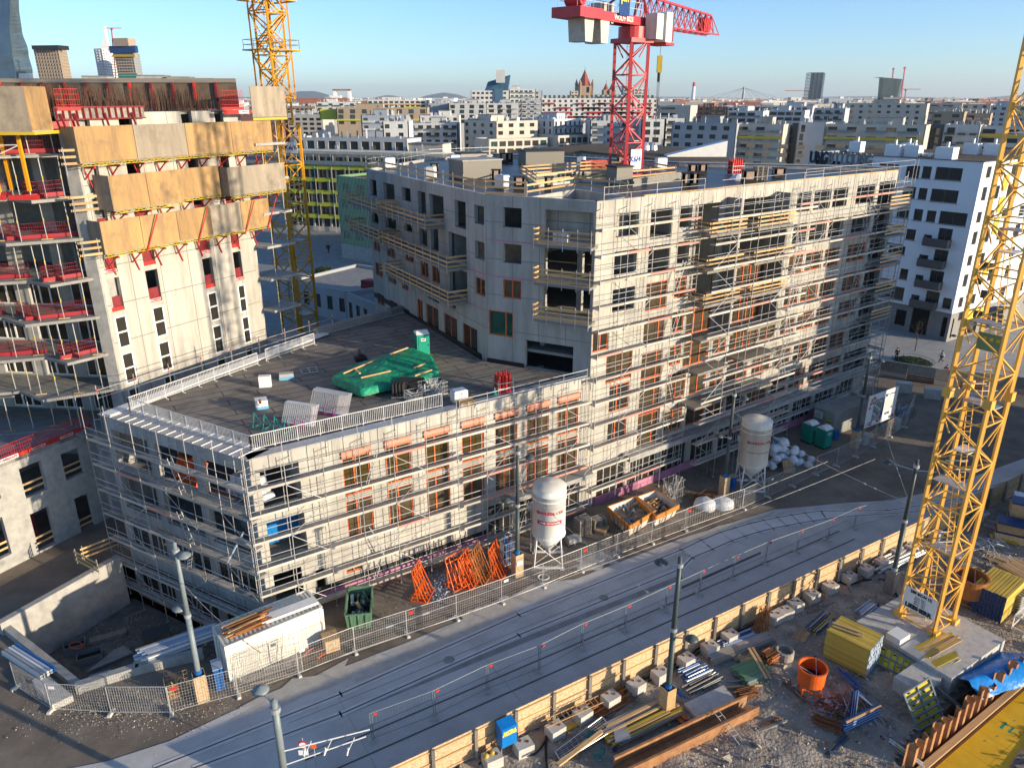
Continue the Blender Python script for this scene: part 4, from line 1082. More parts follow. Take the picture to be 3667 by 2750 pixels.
# ================================================================== PIT WALLS, LEFT PODIUM AND TOWER
def conc_wall(name,label,pts,z0,z1,th=.4,m_='concrete_plain',group=None):
 t = thing(name,label,'wall',(pts[0][0],pts[0][1],z0),group)
 for a,b in zip(pts,pts[1:]):
  m = M(); m.wall(a,b,z0,z1,th); m.wall((b[0],b[1]),(a[0],a[1]),z0,z1,-.001) if 0 else None
  ln = Line(a,b); m = M(); m.beam(ln.p(-.1,(z0 + z1) / 2,-th / 2),ln.p(ln.L + .1,(z0 + z1) / 2,-th / 2),th,z1 - z0); m.ob('panel',m_,t)
 return t
A_,B_,C_,D_ = (-33.4,40.6),(-29.4,48.2),(-25.7,35.3),(-22.9,36.9)
conc_wall('retaining_wall','tall bare concrete retaining wall on the tower side of the pit',[A_,B_],-3.3,.9,.5)
conc_wall('retaining_wall','low concrete parapet along the street corner of the pit',[A_,C_],-3.3,.45,.45)
conc_wall('retaining_wall','short thick concrete parapet between the pit corner and the bundled profiles',[C_,D_,(-19.5,38.2)],-3.3,.55,.5)
t = thing('stair','pale concrete steps going down into the pit','stairs',(-25,37,-3.3))
for k in range(8):
 box_part('step','concrete_plain',t,-25.4 - k * .02 + .1,37.0 + k * .38,-.25 - k * .38,1.2,.38,.2,.5)
# podium of the tower
PA,PB = Vector((-47.5,43.6,0)),Vector((-30.0,54.5,0))
PD = Line(q('d',-300,1470,8.2)[:2],q('d',600,1115,8.2)[:2])
LT = thing('tower_shell','unfinished pale concrete tower with zigzag balconies, red nets and plywood screens','building',(-38,60,0))
u = lambda x,y: (lambda r: (r[0],r[1]))(hit(PD,x,y))
def hit(ln,px,py):
 r = ray(px,py); d = ln.d; a = ln.a
 det = r[0] * (-d.y) + d.x * r[1]; tt = (a.x * (-d.y) + d.x * a.y) / det
 P_ = Vector((tt * r[0],tt * r[1],0)); return ((P_ - a).dot(d),H + tt * r[2])
def hq(ln,c,x,y): o = ORI[c]; return hit(ln,o[0] + x / o[2],o[1] + y / o[2])
pops = []
for c,x0,y0,x1,y1 in (('d',135,1385,285,1540),('d',405,1290,530,1430),('g',-120,100,50,300),('g',205,20,345,225),('g',490,-80,600,120),('d',-110,1440,-20,1600)):
 a,b = hq(PD,c,x0,y0),hq(PD,c,x1,y1); pops.append((a[0] - .15,b[0] + .35,b[1] + .15,a[1] + .05))
m = M(); m.wall(PD.p(0,0)[:2],PD.p(PD.L,0)[:2],-.1,8.2,.4,pops); m.ob('wall','concrete_plain',LT)
for k,(a,b,z0,z1) in enumerate(pops):
 for hh in (.5,1.0): bar('guard_board',PD.p(a - .1,z0 + hh,-.3),PD.p(b + .1,z0 + hh,-.3),.04,.16,'timber',LT)
 if k >= 2: beam_part('net','dark_red',LT,PD.p(a,z0 + 1.3,-2.4),PD.p(b,z0 + 1.3,-2.4),.1,2.4)
pe = PD.p(PD.L,0); q0 = PD.p(0,0)
m = M(); m.poly([(q0.x,q0.y),(pe.x,pe.y),(-29.5,58),(-36,66),(-60,66)],7.9,8.2); m.poly([(q0.x,q0.y + .5),(pe.x - .5,pe.y + .3),(-31,57),(-36,66),(-60,66)],3.9,4.1); m.ob('podium_slab','slab_concrete',LT)
m = M(); m.wall((pe.x,pe.y),(-29.8,57),-.1,8.2,.4,[(1,2.4,5,7)]); m.wall(PD.p(1,0,-6)[:2],PD.p(PD.L - 1,0,-6)[:2],0,7.9,.2); m.ob('wall','concrete_plain',LT)
# red boards along the podium edge
for k in range(6):
 a = PD.p(PD.L * k / 6 + .03,8.35,.02); b = PD.p(PD.L * (k + 1) / 6 - .03,8.35,.02); bar('edge_board',a,b,.05,.3,'red' if k != 1 else 'red',LT)
def combisafe(ln,uu,z,out,s=.26,dark=False):
 beam_part('sign_plate','white',LT,ln.p(uu - s * 3.3,z,out),ln.p(uu + s * 3.3,z,out),.015,s * 1.25)
 text('COMBISAFE',ln.p(uu,z,out + .015),s * 1.15,'ink_red',LT,ln.d,bold=.01)
uu,zz = hq(PD,'d',42,1310); combisafe(PD,uu,8.36,.06,.24)
for x,y in ((250,1255),(430,1170)):
 uu,zz = hq(PD,'d',x,y); combisafe(PD,uu,8.36,.06,.16)
def net(ln,u0,u1,z0,z1,out,parent,m_='red',st=.16):
 b = M()
 n = int((u1 - u0) / st)
 for k in range(n + 1): uu = u0 + (u1 - u0) * k / n; b.beam(ln.p(uu,z0,out),ln.p(uu,z1,out),.02)
 for k in range(5): z = z0 + (z1 - z0) * k / 4; b.beam(ln.p(u0,z,out),ln.p(u1,z,out),.022)
 b.beam(ln.p(u0,z0 + .09,out),ln.p(u1,z0 + .09,out),.03,.2)
 return b.ob('net',m_,parent)
for k in range(5): net(PD,PD.L * k / 5,PD.L * (k + 1) / 5 - .1,8.3,9.4,-.1,LT)
# tower faces
W0,W1 = (-31.3,56.2),(-23.7,69.8)
W2,W3 = (-47.5,82),(-56,60.5)
TF = Line(W0,W1); TB = Line((-52,58.6),W0)
sx_ = TF.L / 17.9
tops = [16.9 + .1,14.05]
tcols = [(.6,1.75),(4.4,5.6),(10.7,11.8),(14.5,15.45)]
tcols = [(a * .88 + .05,b * .88 + .1) for a,b in tcols]
lev = [8.3,11.3,14.3,17.3,20.3,23.3,26.3,29.3]
ops = []
for z in lev:
 for a,b in tcols: ops.append((a,b,z + .15,z + 2.75))
m = M(); m.wall(W0,W1,0,32.0,.35,ops); m.wall(W1,W2,0,32,.35); m.ob('wall','concrete',LT)
for zi,z in enumerate(lev):
 for ci,(a,b) in enumerate(tcols):
  if z < 16: window(TF,a,b,z + .15,z + 2.75,'white',LT,stack=True,set_=.02,t=.13)
  elif z < 23.5:
   beam_part('net','dark_red',LT,TF.p(a,z + .75,-.28),TF.p(b,z + .75,-.28),.02,1.0)
   bar('edge_board',TF.p(a + .02,z + .3,-.1),TF.p(b - .02,z + .3,-.1),.04,.3,'red',LT)
   if (zi + ci) % 2 == 0: combisafe(TF,(a + b) / 2,z + .3,-.06,.15)
# balcony side: recessed wall, zigzag slabs, props, nets
ops = []
for z in lev:
 for a in (1.2,5.0,9.2,13.0,16.6): ops.append((a,a + 2.6,z + .1,z + 2.5))
TBB = off_line(TB,-2.2)
m = M(); m.wall(TBB.p(0,0)[:2],TBB.p(TBB.L,0)[:2],0,32.0,.3,ops); m.wall(TB.p(TB.L - .9,0)[:2],W0,8,32,.35); m.ob('wall','concrete_plain',LT)
m = M(); m.wall(TBB.p(TBB.L,0,0)[:2],W0,8,32,.1); m.ob('wall','concrete_plain',LT)
for z in lev[:4]:
 for a in (1.2,5.0,9.2,13.0,16.6): window(TBB,a,a + 2.6,z + .1,z + 2.5,'white',LT,lights=3,t=.1)
IN = [(-55,62),(-33,58.6),(-25.2,70.4),(-46.5,80)]
for i,z in enumerate(lev + [32.0]):
 m = M()
 if z < 31: zig = [(-52,57.6),(-47,57.4),(-44,54.6),(-40.2,55.3),(-39,55.7),(-36.1,53.8),(-32,56.0)] if i % 2 else [(-52,56),(-48,57.4),(-42,53.6),(-38.9,54.3),(-36.1,55.2),(-33.6,53.8),(-31.9,55.9)]
 else: zig = [(-52,58.6),(-31.5,56.4)]
 m.poly(zig + [(-31.6,56.6),(-24.2,69.9),(-46.5,80),(-54,62)],z - .22,z)
 m.ob('floor_slab','slab_concrete',LT)
 if z < 30 and i < 8:
  r = random.Random(i)
  zz = [Vector((a,b,0)) for a,b in zig]
  for a,b in zip(zz[1:],zz[2:]):
   L = (b - a).length; n = max(1,int(L / 1.25)); dd = (b - a) / L
   for k in range(n):
    p = a + dd * (k + .35) * L / n + Vector((.15,.5 + r.uniform(0,.3),0)); pr = (p.x,p.y)
    bar('prop',(p.x,p.y,z),(p.x + r.uniform(-.06,.06),p.y,z + 2.78),.07,.07,'steel',LT,'rod')
    bar('prop_collar',(p.x,p.y,z + 1.3),(p.x,p.y,z + 1.55),.1,.1,'yellow',LT,'rod')
    if k % 2: bar('sole_board',(p.x - .35,p.y - .1,z + .03),(p.x + .35,p.y + .1,z + .03),.2,.05,'timber',LT)
  if z > 12:
   for a,b in zip(zz[1:],zz[2:]):
    ln = Line((a.x,a.y),(b.x,b.y))
    net(ln,0,ln.L,z + .03,z + 1.15,-1.1,LT,'dark_red',.14)
    bar('edge_board',ln.p(.05,z + .2,-1.05),ln.p(ln.L - .05,z + .2,-1.05),.04,.26,'net_red',LT)
m = M()
for z in lev:
 m.wall((-50,63.5),(-31.5,61),z,z + 2.78,.2); m.wall(TF.p(1,0,-4)[:2],TF.p(13,0,-4)[:2],z,z + 2.7,.2)
 for uu in (3.2,8,12): m.box(*TF.p(uu,0,-2.2)[:2],z,.2,3.6,2.7,TF.ang)
m.ob('inner_wall','concrete_plain',LT)
# balcony slab ends on the far corner of the lit face
for z in lev:
 beam_part('balcony_slab','concrete_plain',LT,TF.p(TF.L - .1,z - .11,0),TF.p(TF.L + 3.2,z - .11,.2),3.4,.22)
 for uu in (.9,2.8): bar('prop',TF.p(TF.L + uu,z,1.2),TF.p(TF.L + uu,z + 2.7,1.2),.07,.07,'steel',LT,'rod'); bar('prop_collar',TF.p(TF.L + uu,z + 1.3,1.2),TF.p(TF.L + uu,z + 1.5,1.2),.1,.1,'yellow',LT,'rod')
# top ring: new storey walls with reinforcement
t = thing('reinforcement','dense rusty reinforcement bars standing on top of the unfinished tower','rebar',(-38,66,32))
r = random.Random(3); m = M()
for k in range(1900):
 uu = r.uniform(0,1);
 if k % 2: p = Vector((-52,60,0)).lerp(Vector((-31.5,57.5,0)),uu) + Vector((r.uniform(-.3,.3),r.uniform(0,5),0))
 else: p = Vector((-31.3,58,0)).lerp(Vector((-25,69.5,0)),uu) + Vector((r.uniform(-4,0),0,0))
 m.beam((p.x,p.y,31.9),(p.x + r.uniform(-.1,.1),p.y + r.uniform(-.1,.1),32.7 + r.random() ** 2 * 1.3),.025)
o = m.ob('bars','rebar_dark',t); o['kind'] = 'stuff'
for k in range(26):
 p = Vector((-50,59.5,0)).lerp(Vector((-31.5,57.6,0)),k / 26); bar('bar',(p.x,p.y,32),(p.x,p.y,33.9),.05,.05,'rust',t)
# far side wall formwork with red waling
t = thing('wall_formwork','long dark plywood wall formwork with red upright walings along the rear of the tower top','formwork',(-38,72,32))
ln = Line((-51.5,72.5),(-24.5,72.2))
for k in range(14):
 a,b = ln.L * k / 14,ln.L * (k + 1) / 14 - .05
 beam_part('panel','form_dark',t,ln.p(a,33.35,0),ln.p(b,33.35,0),.1,2.5)
 bar('waling',ln.p(a + .1,31.9,.2),ln.p(a + .1,34.3,.2),.2,.2,'dark_red' if k % 3 else 'red',t)
bar('top_board',ln.p(0,34.45,.12),ln.p(ln.L,34.45,.12),.12,.35,'timber_grey',t)
t = thing('wall_formwork','dark red ribbed panel formwork on the front rim of the tower top','formwork',(-33,57,32))
ln = Line(q('a',365,730,32.2)[:2],q('a',990,728,32.2)[:2])
ln = Line((-33.5,57.2),(-29.4,62.0));
ln = Line(TF.p(-1.0,0,.25)[:2],TF.p(6.0,0,.25)[:2])
for k in range(7):
 beam_part('panel','timber_grey',t,ln.p(k + .02,32.0,0),ln.p(k + .98,32.0,0),.06,.8)
 for j in range(2): bar('rib',ln.p(k + .1 + j * .5,31.55,.08),ln.p(k + .1 + j * .5,32.45,.08),.1,.12,'dark_red',t)
for h in (31.6,32.4): bar('waling',ln.p(0,h,.08),ln.p(7,h,.08),.12,.1,'dark_red',t)
for uu in (.3,1.3,3.6,5.8):
 bar('push_prop',ln.p(uu,32.0,.2),ln.p(uu + .3,30.0,.35),.12,.12,'dark_red',t)
# plywood screens
def screen(label,ln,u0,u1,z0,z1,out,n,ret=None,m_='plywood',grey=()):
 t = thing('plywood_screen',label,'screen',ln.p((u0 + u1) / 2,z0,out),'plywood screens on the tower')
 for k in range(n):
  a,b = u0 + (u1 - u0) * k / n,u0 + (u1 - u0) * (k + 1) / n - .04
  m = M(); m.beam(ln.p(a,(z0 + z1) / 2,out),ln.p(b,(z0 + z1) / 2,out),.04,z1 - z0); m.ob('panel','plywood_grey' if k in grey else m_,t)
 if ret:
  for uu in ret: beam_part('panel','plywood_grey',t,ln.p(uu,(z0 + z1) / 2,out),ln.p(uu,(z0 + z1) / 2,.05),.04,z1 - z0)
 beam_part('platform','timber_grey',t,ln.p(u0,z0 - .03,out / 2),ln.p(u1,z0 - .03,out / 2),out,.05)
 # yellow lattice beam below
 bar('lattice_beam',ln.p(u0 + .1,z0 - .1,out),ln.p(u1 - .1,z0 - .1,out),.07,.04,'yellow',t); bar('lattice_beam',ln.p(u0 + .1,z0 - .26,out),ln.p(u1 - .1,z0 - .26,out),.07,.04,'yellow',t)
 nn = int((u1 - u0) / .3); m = M()
 for k in range(nn):
  a = u0 + (u1 - u0) * k / nn; m.beam(ln.p(a,z0 - .1 if k % 2 else z0 - .26,out),ln.p(a + (u1 - u0) / nn,z0 - .26 if k % 2 else z0 - .1,out),.035)
 m.ob('lattice_web','yellow',t)
 nn = max(2,int((u1 - u0) / 2))
 for k in range(nn):
  a = u0 + (u1 - u0) * (k + .5) / nn
  bar('bracket',ln.p(a,z0 - .4,out),ln.p(a,z0 - .4,.05),.12,.14,'red',t); bar('bracket_brace',ln.p(a,z0 - .45,out * .8),ln.p(a,z0 - 1.3,.08),.08,.08,'red',t)
  bar('push_prop',ln.p(a,z0 - .5,.15),ln.p(a + .5,z0 - 2.0,.1),.07,.07,'red',t)
 return t
k_ = TF.L / 22.6 * 1.27
screen('upper long row of weathered plywood screens with one dark grey section',TF,-.6,TF.L + 2.0,28.75,31.15,1.5,4,ret=(-.6,),grey=(1,))
screen('middle row plywood screen box on the left near the balconies',TF,1.0,7.1,25.3,27.75,1.9,2,ret=(1.0,))
screen('middle row plywood screen set back in the centre',TF,7.2,11.2,25.5,27.75,1.5,1)
screen('middle row plywood screen box projecting on the right end',TF,11.3,TF.L + 2.2,25.3,27.6,2.4,1,ret=(11.3,),grey=(0,))
screen('lowest row of golden plywood screens tied back with red diagonal tubes',TF,-.1,TF.L + .6,22.25,24.6,1.6,5,ret=(-.1,),grey=(3,))
t = thing('tie_tube','red diagonal tubes in front of the lowest plywood row','tubes',TF.p(5,22,2))
for uu in (3.2,8.0,13.0,15.6): bar('tube',TF.p(uu,21.8,1.7),TF.p(uu + 1.3,24.6,1.9),.1,.1,'red',t,'rod')
# guard boards left of the screens
t = thing('timber_guard','short stacks of timber guard boards on the corner ledges of the tower','guard rail',TF.p(-.5,25,.5))
for z in (28.4,25.2,22.0):
 for hh in (.3,.75,1.2): bar('board',TF.p(-1.6,z + hh,.9),TF.p(.2,z + hh,1.4),.04,.17,'timber',t)
 for uu in (-1.5,-.3): bar('post',TF.p(uu,z - .5,1.2),TF.p(uu,z + 1.4,1.2),.05,.05,'steel',t)
# top left plywood block over yellow shoring
t = thing('plywood_screen','tall plywood screen block at the very left of the tower top over yellow shoring','screen',(-36,54,30),'plywood screens on the tower')
pa,pb,pc = g(-60,405,31.0),g(88,405,31.0),g(160,405,31.0)
k0 = Vector((-37.5,52.2,0)); k1 = Vector((-32.0,53.0,0)); k2 = Vector((-31.9,55.3,0))
for a,b,mm in ((Vector((-42,51.6,0)),k0,'plywood_grey'),(k0,k1,'plywood_grey'),(k1,k2,'plywood')):
 m = M(); m.beam(a + Vector((0,0,32.35)),b + Vector((0,0,32.35)),.05,2.75); m.ob('panel',mm,t)
m = M(); m.poly([(-42,51.6),tuple(k0[:2]),tuple(k1[:2]),tuple(k2[:2]),(-34,58),(-42,58)],30.9,31.0); m.ob('platform','timber_grey',t)
for a,b in ((Vector((-42,51.7,30.8)),Vector((-32.0,53.1,30.8))),(Vector((-32.0,53.1,30.8)),Vector((-31.7,56,30.8)))): bar('lattice_beam',a,b,.1,.22,'yellow',t)
bar('edge_board',(-32.6,54.6,31.25),(-31.0,56.6,31.25),.06,.5,'red',t)
t = thing('shoring_tower','yellow and grey shoring frames holding the top left platform','shoring',(-35.5,54,26.3))
for x,y in ((-37.0,53.3),(-35.4,53.4),(-35.4,54.8),(-33.8,54.2),(-37,54.8),(-38.6,53.4)):
 bar('leg',(x,y,26.9),(x,y,30.7),.2,.2,'orange_crane',t); bar('jack',(x,y,26.4),(x,y,26.9),.07,.07,'steel',t,'rod')
for (a,b) in (((-38.6,53.4),(-37,53.3)),((-35.4,53.4),(-33.8,54.2)),((-37,54.8),(-35.4,54.8))):
 for z0,z1 in ((29.2,29.2),(30,30),(29.2,30)): bar('frame_bar',(*a,z0),(*b,z1),.06,.06,'steel',t)
for k in range(3): bar('edge_board',(-39 + k * 2.2,52.6 + k * .2,26.6),(-37 + k * 2.2,52.8 + k * .2,26.6),.06,.35,'red',t)
combs = None
# light end panel at the right of the top
t = thing('plywood_screen','single pale plywood screen at the right end of the tower top','screen',TF.p(TF.L + 1,31.4,1.5),'plywood screens on the tower')
for a,b in ((TF.p(TF.L - .2,0,1.7),TF.p(TF.L + 3.6,0,1.9)),):
 beam_part('panel','plywood_grey',t,a + Vector((0,0,32.7)),b + Vector((0,0,32.7)),.05,2.5)
 bar('lattice_beam',a + Vector((0,0,31.3)),b + Vector((0,0,31.3)),.1,.2,'yellow',t)
 bar('edge_board',TF.p(TF.L - 3.2,31.9,1.6),TF.p(TF.L - .2,31.9,1.6),.05,.35,'red',t)
beam_part('sign_plate','white',t,TF.p(TF.L - 1.6,31.9,1.64),TF.p(TF.L - .5,31.9,1.64),.02,.26); text('COMBISAFE',TF.p(TF.L - 1.05,31.9,1.66),.2,'ink_red',t,TF.d)
t = thing('safety_net_frame','red mesh safety frame at the right end of the tower top','safety net',TF.p(TF.L - 2,32,1.2)); net(TF,TF.L - 3,TF.L - .6,32.1,33.6,1.2,t)
t = thing('safety_net_frame','red mesh safety frame beside the top left plywood block','safety net',(-31,57,32)); net(TF,-.8,.9,32.2,33.6,.4,t)
# far roof things behind the tower (site cabins, rails)
for i,(x,y,w,l_) in enumerate(((1000,515,3.2,'beige cabin box with flat roof behind the tower top, right of the twin towers'),(1175,525,2.6,'small beige roof box behind the tower top'),(1300,535,3.5,'low dark roofed cabin behind the tower top'),(640,520,2.8,'beige hut behind the tower top under the needle tower'))):
 p = far(x / 1.813,96,y / 1.813); boxthing('roof_cabin',l_,'cabin',(p.x,96,p.z - 1.2),w,2.2,1.5,.1,'concrete_plain' if i != 2 else 'dark_red',lid=(.12,'roof_flat'))

# ================================================================== CRANES
def mast(t,c,w,z0,z1,sec,ang,m_,leg=.2,br=.1,lad=True,pat='Z'):
 ca,sa = math.cos(ang),math.sin(ang)
 P = [Vector((c[0] + (a * ca - b * sa) * w / 2,c[1] + (a * sa + b * ca) * w / 2,0)) for a,b in ((-1,-1),(1,-1),(1,1),(-1,1))]
 for p in P: bar('leg',p + Vector((0,0,z0)),p + Vector((0,0,z1)),leg,leg,m_,t)
 n = max(1,round((z1 - z0) / sec)); h = (z1 - z0) / n
 for k in range(n):
  a = z0 + k * h
  for j in range(4):
   p,r_ = P[j],P[(j + 1) % 4]
   if k % 2 == 0 or pat == 'X': bar('horizontal',p + Vector((0,0,a)),r_ + Vector((0,0,a)),br,br,m_,t)
   s0,s1 = (p,r_) if (k + (j if pat == 'Z' else 0)) % 2 else (r_,p)
   bar('diagonal',s0 + Vector((0,0,a)),s1 + Vector((0,0,a + h)),br,br,m_,t)
   if pat == 'Z' and j % 2 == 0: bar('diagonal',(p + r_) / 2 + Vector((0,0,a)),s1 + Vector((0,0,a + h)),br * .8,br * .8,m_,t)
 if lad:
  for k in range(int((z1 - z0) / 5) + 1):
   a = z0 + k * 5; b = min(a + 5.2,z1)
   if b - a < 1: continue
   o = Vector((.25 if k % 2 else -.25,.2 if k % 2 else -.2,0)); cc = Vector((c[0],c[1],0)) + o
   ladder_part(t,cc + Vector((0,-.5,a)),cc + Vector((0,.4,b)),(1,0,0),'steel' if m_ == 'orange_crane' else m_,w=.36)
   box_part('landing','steel',t,c[0] - o.x * 2,c[1] - o.y,b - .2,w * .45,w * .8,.05,ang)
   for j in range(2): bar('landing_rail',(c[0] - w * .3,c[1] + (j - .5) * w * .5,b + .9),(c[0] + w * .3,c[1] + (j - .5) * w * .5,b + .9),.04,.04,'white',t)
 return P
# right yellow crane
rc = Vector((27.05,40.65,0)); ra = math.atan2(39.7 - 38.4,28.2 - 26.2)
RC = thing('tower_crane','big yellow tower crane mast with a white capacity board at its foot','crane',(27.05,40.65,1.2),'tower cranes')
P = mast(RC,rc,2.28,1.3,52.5,1.42,ra,'yellow_crane',.2,.075)
for z in (16.7,):
 for p in P: box_part('joint_collar','yellow_crane',RC,p.x,p.y,z,.45,.45,.55,ra)
for p in P: box_part('foot','yellow_crane',RC,p.x,p.y,1.2,.55,.55,.35,ra)
ca = Vector((math.cos(ra),math.sin(ra),0)); cn = Vector((math.sin(ra),-math.cos(ra),0))
fl = Line((P[3] + Vector((-.0,0,0)))[:2],P[0][:2])
a = fl.p(.35,3.0,.2); b = fl.p(1.95,3.0,.2)
bc = fl.p(1.15,3.0,.25); beam_part('capacity_board','white',RC,fl.p(.1,3.0,.2),fl.p(2.2,3.0,.2),.04,1.5)
text('280 EC-H 12',bc + Vector((0,0,.55)),.26,'ink',RC,fl.d,bold=.01)
text('LIEBHERR',bc + Vector((0,0,-.52)),.40,'ink',RC,fl.d,bold=.02)
for j in range(4): text(['2,5 m  12,0 t','20,0 m  10,4 t','40,0 m   4,6 t','60,0 m   2,8 t'][j],bc + Vector((0,0,.28 - j * .16)),.13,'ink',RC,fl.d)
bar('power_cable',P[0] + Vector((-.2,-.2,1.2)),P[0] + Vector((.9,1.0,30)),.04,.04,'black_rubber',RC,'rod')
beam_part('warning_board','green_facade',RC,fl.p(.6,20.2,-.7),fl.p(1.9,20.2,-.7),.05,1.0)
for k in range(3): m = M(); p = fl.p(.9 + k * .35,20.4,-.66); m.beam(p,p + fl.d * .2,.02,.2); m.ob('warning_sign','yellow',RC)
for z in (13.4,25.2):
 box_part('landing','white',RC,rc.x,rc.y,z,1.2,.9,.06,ra)
# left orange crane with climbing frame
A3,B3,C3 = q('a',0,0),q('a',0,0),q('a',0,0)
A3 = g(900 + 880 / 7.373,975 + 1400 / 7.373,4); B3 = g(900 + 1265 / 7.373,975 + 1490 / 7.373,4); C3 = g(900 + 1690 / 7.373,975 + 1350 / 7.373,4)
lc = (A3 + C3) / 2; w = ((B3 - A3).length + (C3 - B3).length) / 2; la = math.atan2((C3 - B3).y,(C3 - B3).x)
w = 3.3; dia = (B3 - lc); dia = dia.normalized() * w / math.sqrt(2); lc = B3 - dia; la = math.atan2(dia.y,dia.x) + math.pi * 3 / 4
LC = thing('tower_crane','orange yellow tower crane behind the unfinished tower, marked K6/6','crane',(lc.x,lc.y,4),'tower cranes')
P = mast(LC,lc,w,.5,30,2.5,la,'orange_crane',.3,.14,pat='X')
P = mast(LC,lc,w * .7,30,58,1.6,la,'orange_crane',.22,.12)
mast(LC,lc,w * .97,33,47.5,2.4,la,'orange_crane',.16,.11,lad=False)
for z in (38.4,43.8,34.4):
 if z < 35: continue
 s = 4.6
 ca_,sa_ = math.cos(la),math.sin(la)
 def L2(a,b,h): return Vector((lc.x + a * ca_ - b * sa_,lc.y + a * sa_ + b * ca_,z + h))
 cs = [(-s / 2,-s / 2),(s / 2,-s / 2),(s / 2,s / 2),(-s / 2,s / 2)]
 for j in range(4):
  a,b = cs[j],cs[(j + 1) % 4]
  bar('platform_beam',L2(*a,0),L2(*b,0),.5,.12,'orange_crane',LC)
  for h in (.6,1.15): bar('platform_rail',L2(*a,h),L2(*b,h),.05,.05,'rust',LC)
  for k in range(3): f = k / 3; p_ = (a[0] + (b[0] - a[0]) * f,a[1] + (b[1] - a[1]) * f); bar('platform_post',L2(*p_,0),L2(*p_,1.15),.05,.05,'rust',LC)
p = far(1042,lc.y - 1.6,531); box_part('sign_plate','white',LC,p.x,p.y,p.z - .6,1.6,.05,1.3); text('K6/6',(p.x,p.y - .05,p.z + .05),.8,'ink',LC,(1,0,0),bold=.01)
# red crane
rcx,rcy = 11.5,79.2
RD = thing('tower_crane','red tower crane standing in the courtyard with grey counterweights and a white cab','crane',(rcx,rcy,0),'tower cranes')
ang = .62; P = mast(RD,(rcx,rcy),2.25,4,38.2,1.55,ang,'red_crane',.28,.12)
cyl_part('slewing_ring','red_crane',RD,(rcx,rcy,38.2),(rcx,rcy,39.3),1.35,1.35,20)
box_part('ring_frame','red_crane',RD,rcx,rcy,37.9,2.9,2.9,.4,ang)
TZ = 39.75
jl = Vector((.62,.785,0)).normalized()
e_l = far(2030,70.2,85); cj = Vector((e_l.x - rcx,e_l.y - rcy,0)); cjd = cj.normalized(); cjn = Vector((-cjd.y,cjd.x,0)); LJ = cj.length
jl = -cjd
o0 = Vector((rcx,rcy,TZ))
for s_ in (-1,1): bar('counter_jib_beam',o0 + cjn * s_ * .8 - cjd * 2.0,o0 + cjn * s_ * .8 + cjd * LJ,.25,.75,'red_crane',RD)
beam_part('counter_jib_deck','red_crane',RD,o0 - cjd * 1.5,o0 + cjd * LJ,1.7,.1)
beam_part('winch_platform','red_crane',RD,o0 + cjd * (LJ - 3.6),o0 + cjd * (LJ + .2),2.9,.8)
for k in range(2):
 c = o0 + cjd * (LJ - 2.2 - k * 2.6) + Vector((0,0,-2.2)); m = M()
 m.hexa([c + cjd * a + cjn * b + Vector((0,0,z)) for z,s_ in ((0,.7),(2.0,1)) for a,b in ((-.8 * s_,-.85),(.8 * s_,-.85),(.8 * s_,.85),(-.8 * s_,.85))]); m.ob('counterweight','block_concrete',RD)
for k in range(2): m = M(); c = o0 + cjd * (LJ - 5 - k * 1.3) + Vector((0,0,.3)); m.beam(c - cjn * .7,c + cjn * .7,.4,1.6); m.ob('counterweight','block_concrete',RD)
cyl_part('winch','red_crane',RD,o0 + cjd * (LJ - 1.2) - cjn * .8 + Vector((0,0,1.1)),o0 + cjd * (LJ - 1.2) + cjn * .8 + Vector((0,0,1.1)),.55,n=14)
for s_ in (-1,1):
 n = 9
 for k in range(n + 1): bar('rail_post',o0 + cjn * s_ * 1.0 + cjd * LJ * k / n + Vector((0,0,.35)),o0 + cjn * s_ * 1.0 + cjd * LJ * k / n + Vector((0,0,1.5)),.04,.04,'steel',RD)
 for h in (.95,1.5): bar('handrail',o0 + cjn * s_ * 1.0 + Vector((0,0,h)),o0 + cjn * s_ * 1.0 + cjd * LJ + Vector((0,0,h)),.04,.04,'steel',RD)
pc_ = o0 + cjd * (LJ * .33) + Vector((0,0,1.7))
fr_ = cjn if cjn.y < 0 else -cjn
xd = -cjd if (-cjd).x > 0 else cjd
sp = pc_ + fr_ * 1.15; beam_part('logo_board','blue_dark',RD,sp - xd * .9,sp + xd * .9,.06,3.0); text('porr',sp + fr_ * .06 + Vector((0,0,0)),1.1,'ink_yellow',RD,xd,bold=.04,sx=.7)
text('WOLFF 8023',o0 + fr_ * .96 + cjd * (LJ * .30),.62,'white',RD,xd,bold=.01)
# jib
jz = TZ + .1; JL = 18.5; jn = Vector((-jl.y,jl.x,0))
n = 12
for k in range(n):
 a,b = 1 + (JL - 1) * k / n,1 + (JL - 1) * (k + 1) / n
 ta,tb = 2.6 - .7 * k / n,2.6 - .7 * (k + 1) / n
 base = o0 + Vector((0,0,-.1))
 for s_ in (-1,1):
  bar('jib_chord',base + jl * a + jn * s_ * .75,base + jl * b + jn * s_ * .75,.16,.16,'red_crane',RD)
  bar('jib_web',base + jl * a + jn * s_ * .75,base + jl * (a + b) / 2 + Vector((0,0,ta)),.08,.08,'red_crane',RD)
  bar('jib_web',base + jl * b + jn * s_ * .75,base + jl * (a + b) / 2 + Vector((0,0,ta)),.08,.08,'red_crane',RD)
 bar('jib_cross',base + jl * a - jn * .75,base + jl * a + jn * .75,.08,.08,'red_crane',RD)
 bar('jib_top',base + jl * (a - 1) + Vector((0,0,ta + .05)),base + jl * (b - .9) + Vector((0,0,tb + .05)),.22,.2,'red_crane',RD)
beam_part('jib_end_box','red',RD,o0 + jl * (JL - 2.2) + Vector((0,0,.9)) + jn * .5,o0 + jl * (JL - .4) + Vector((0,0,.9)) + jn * .5,.8,1.4)
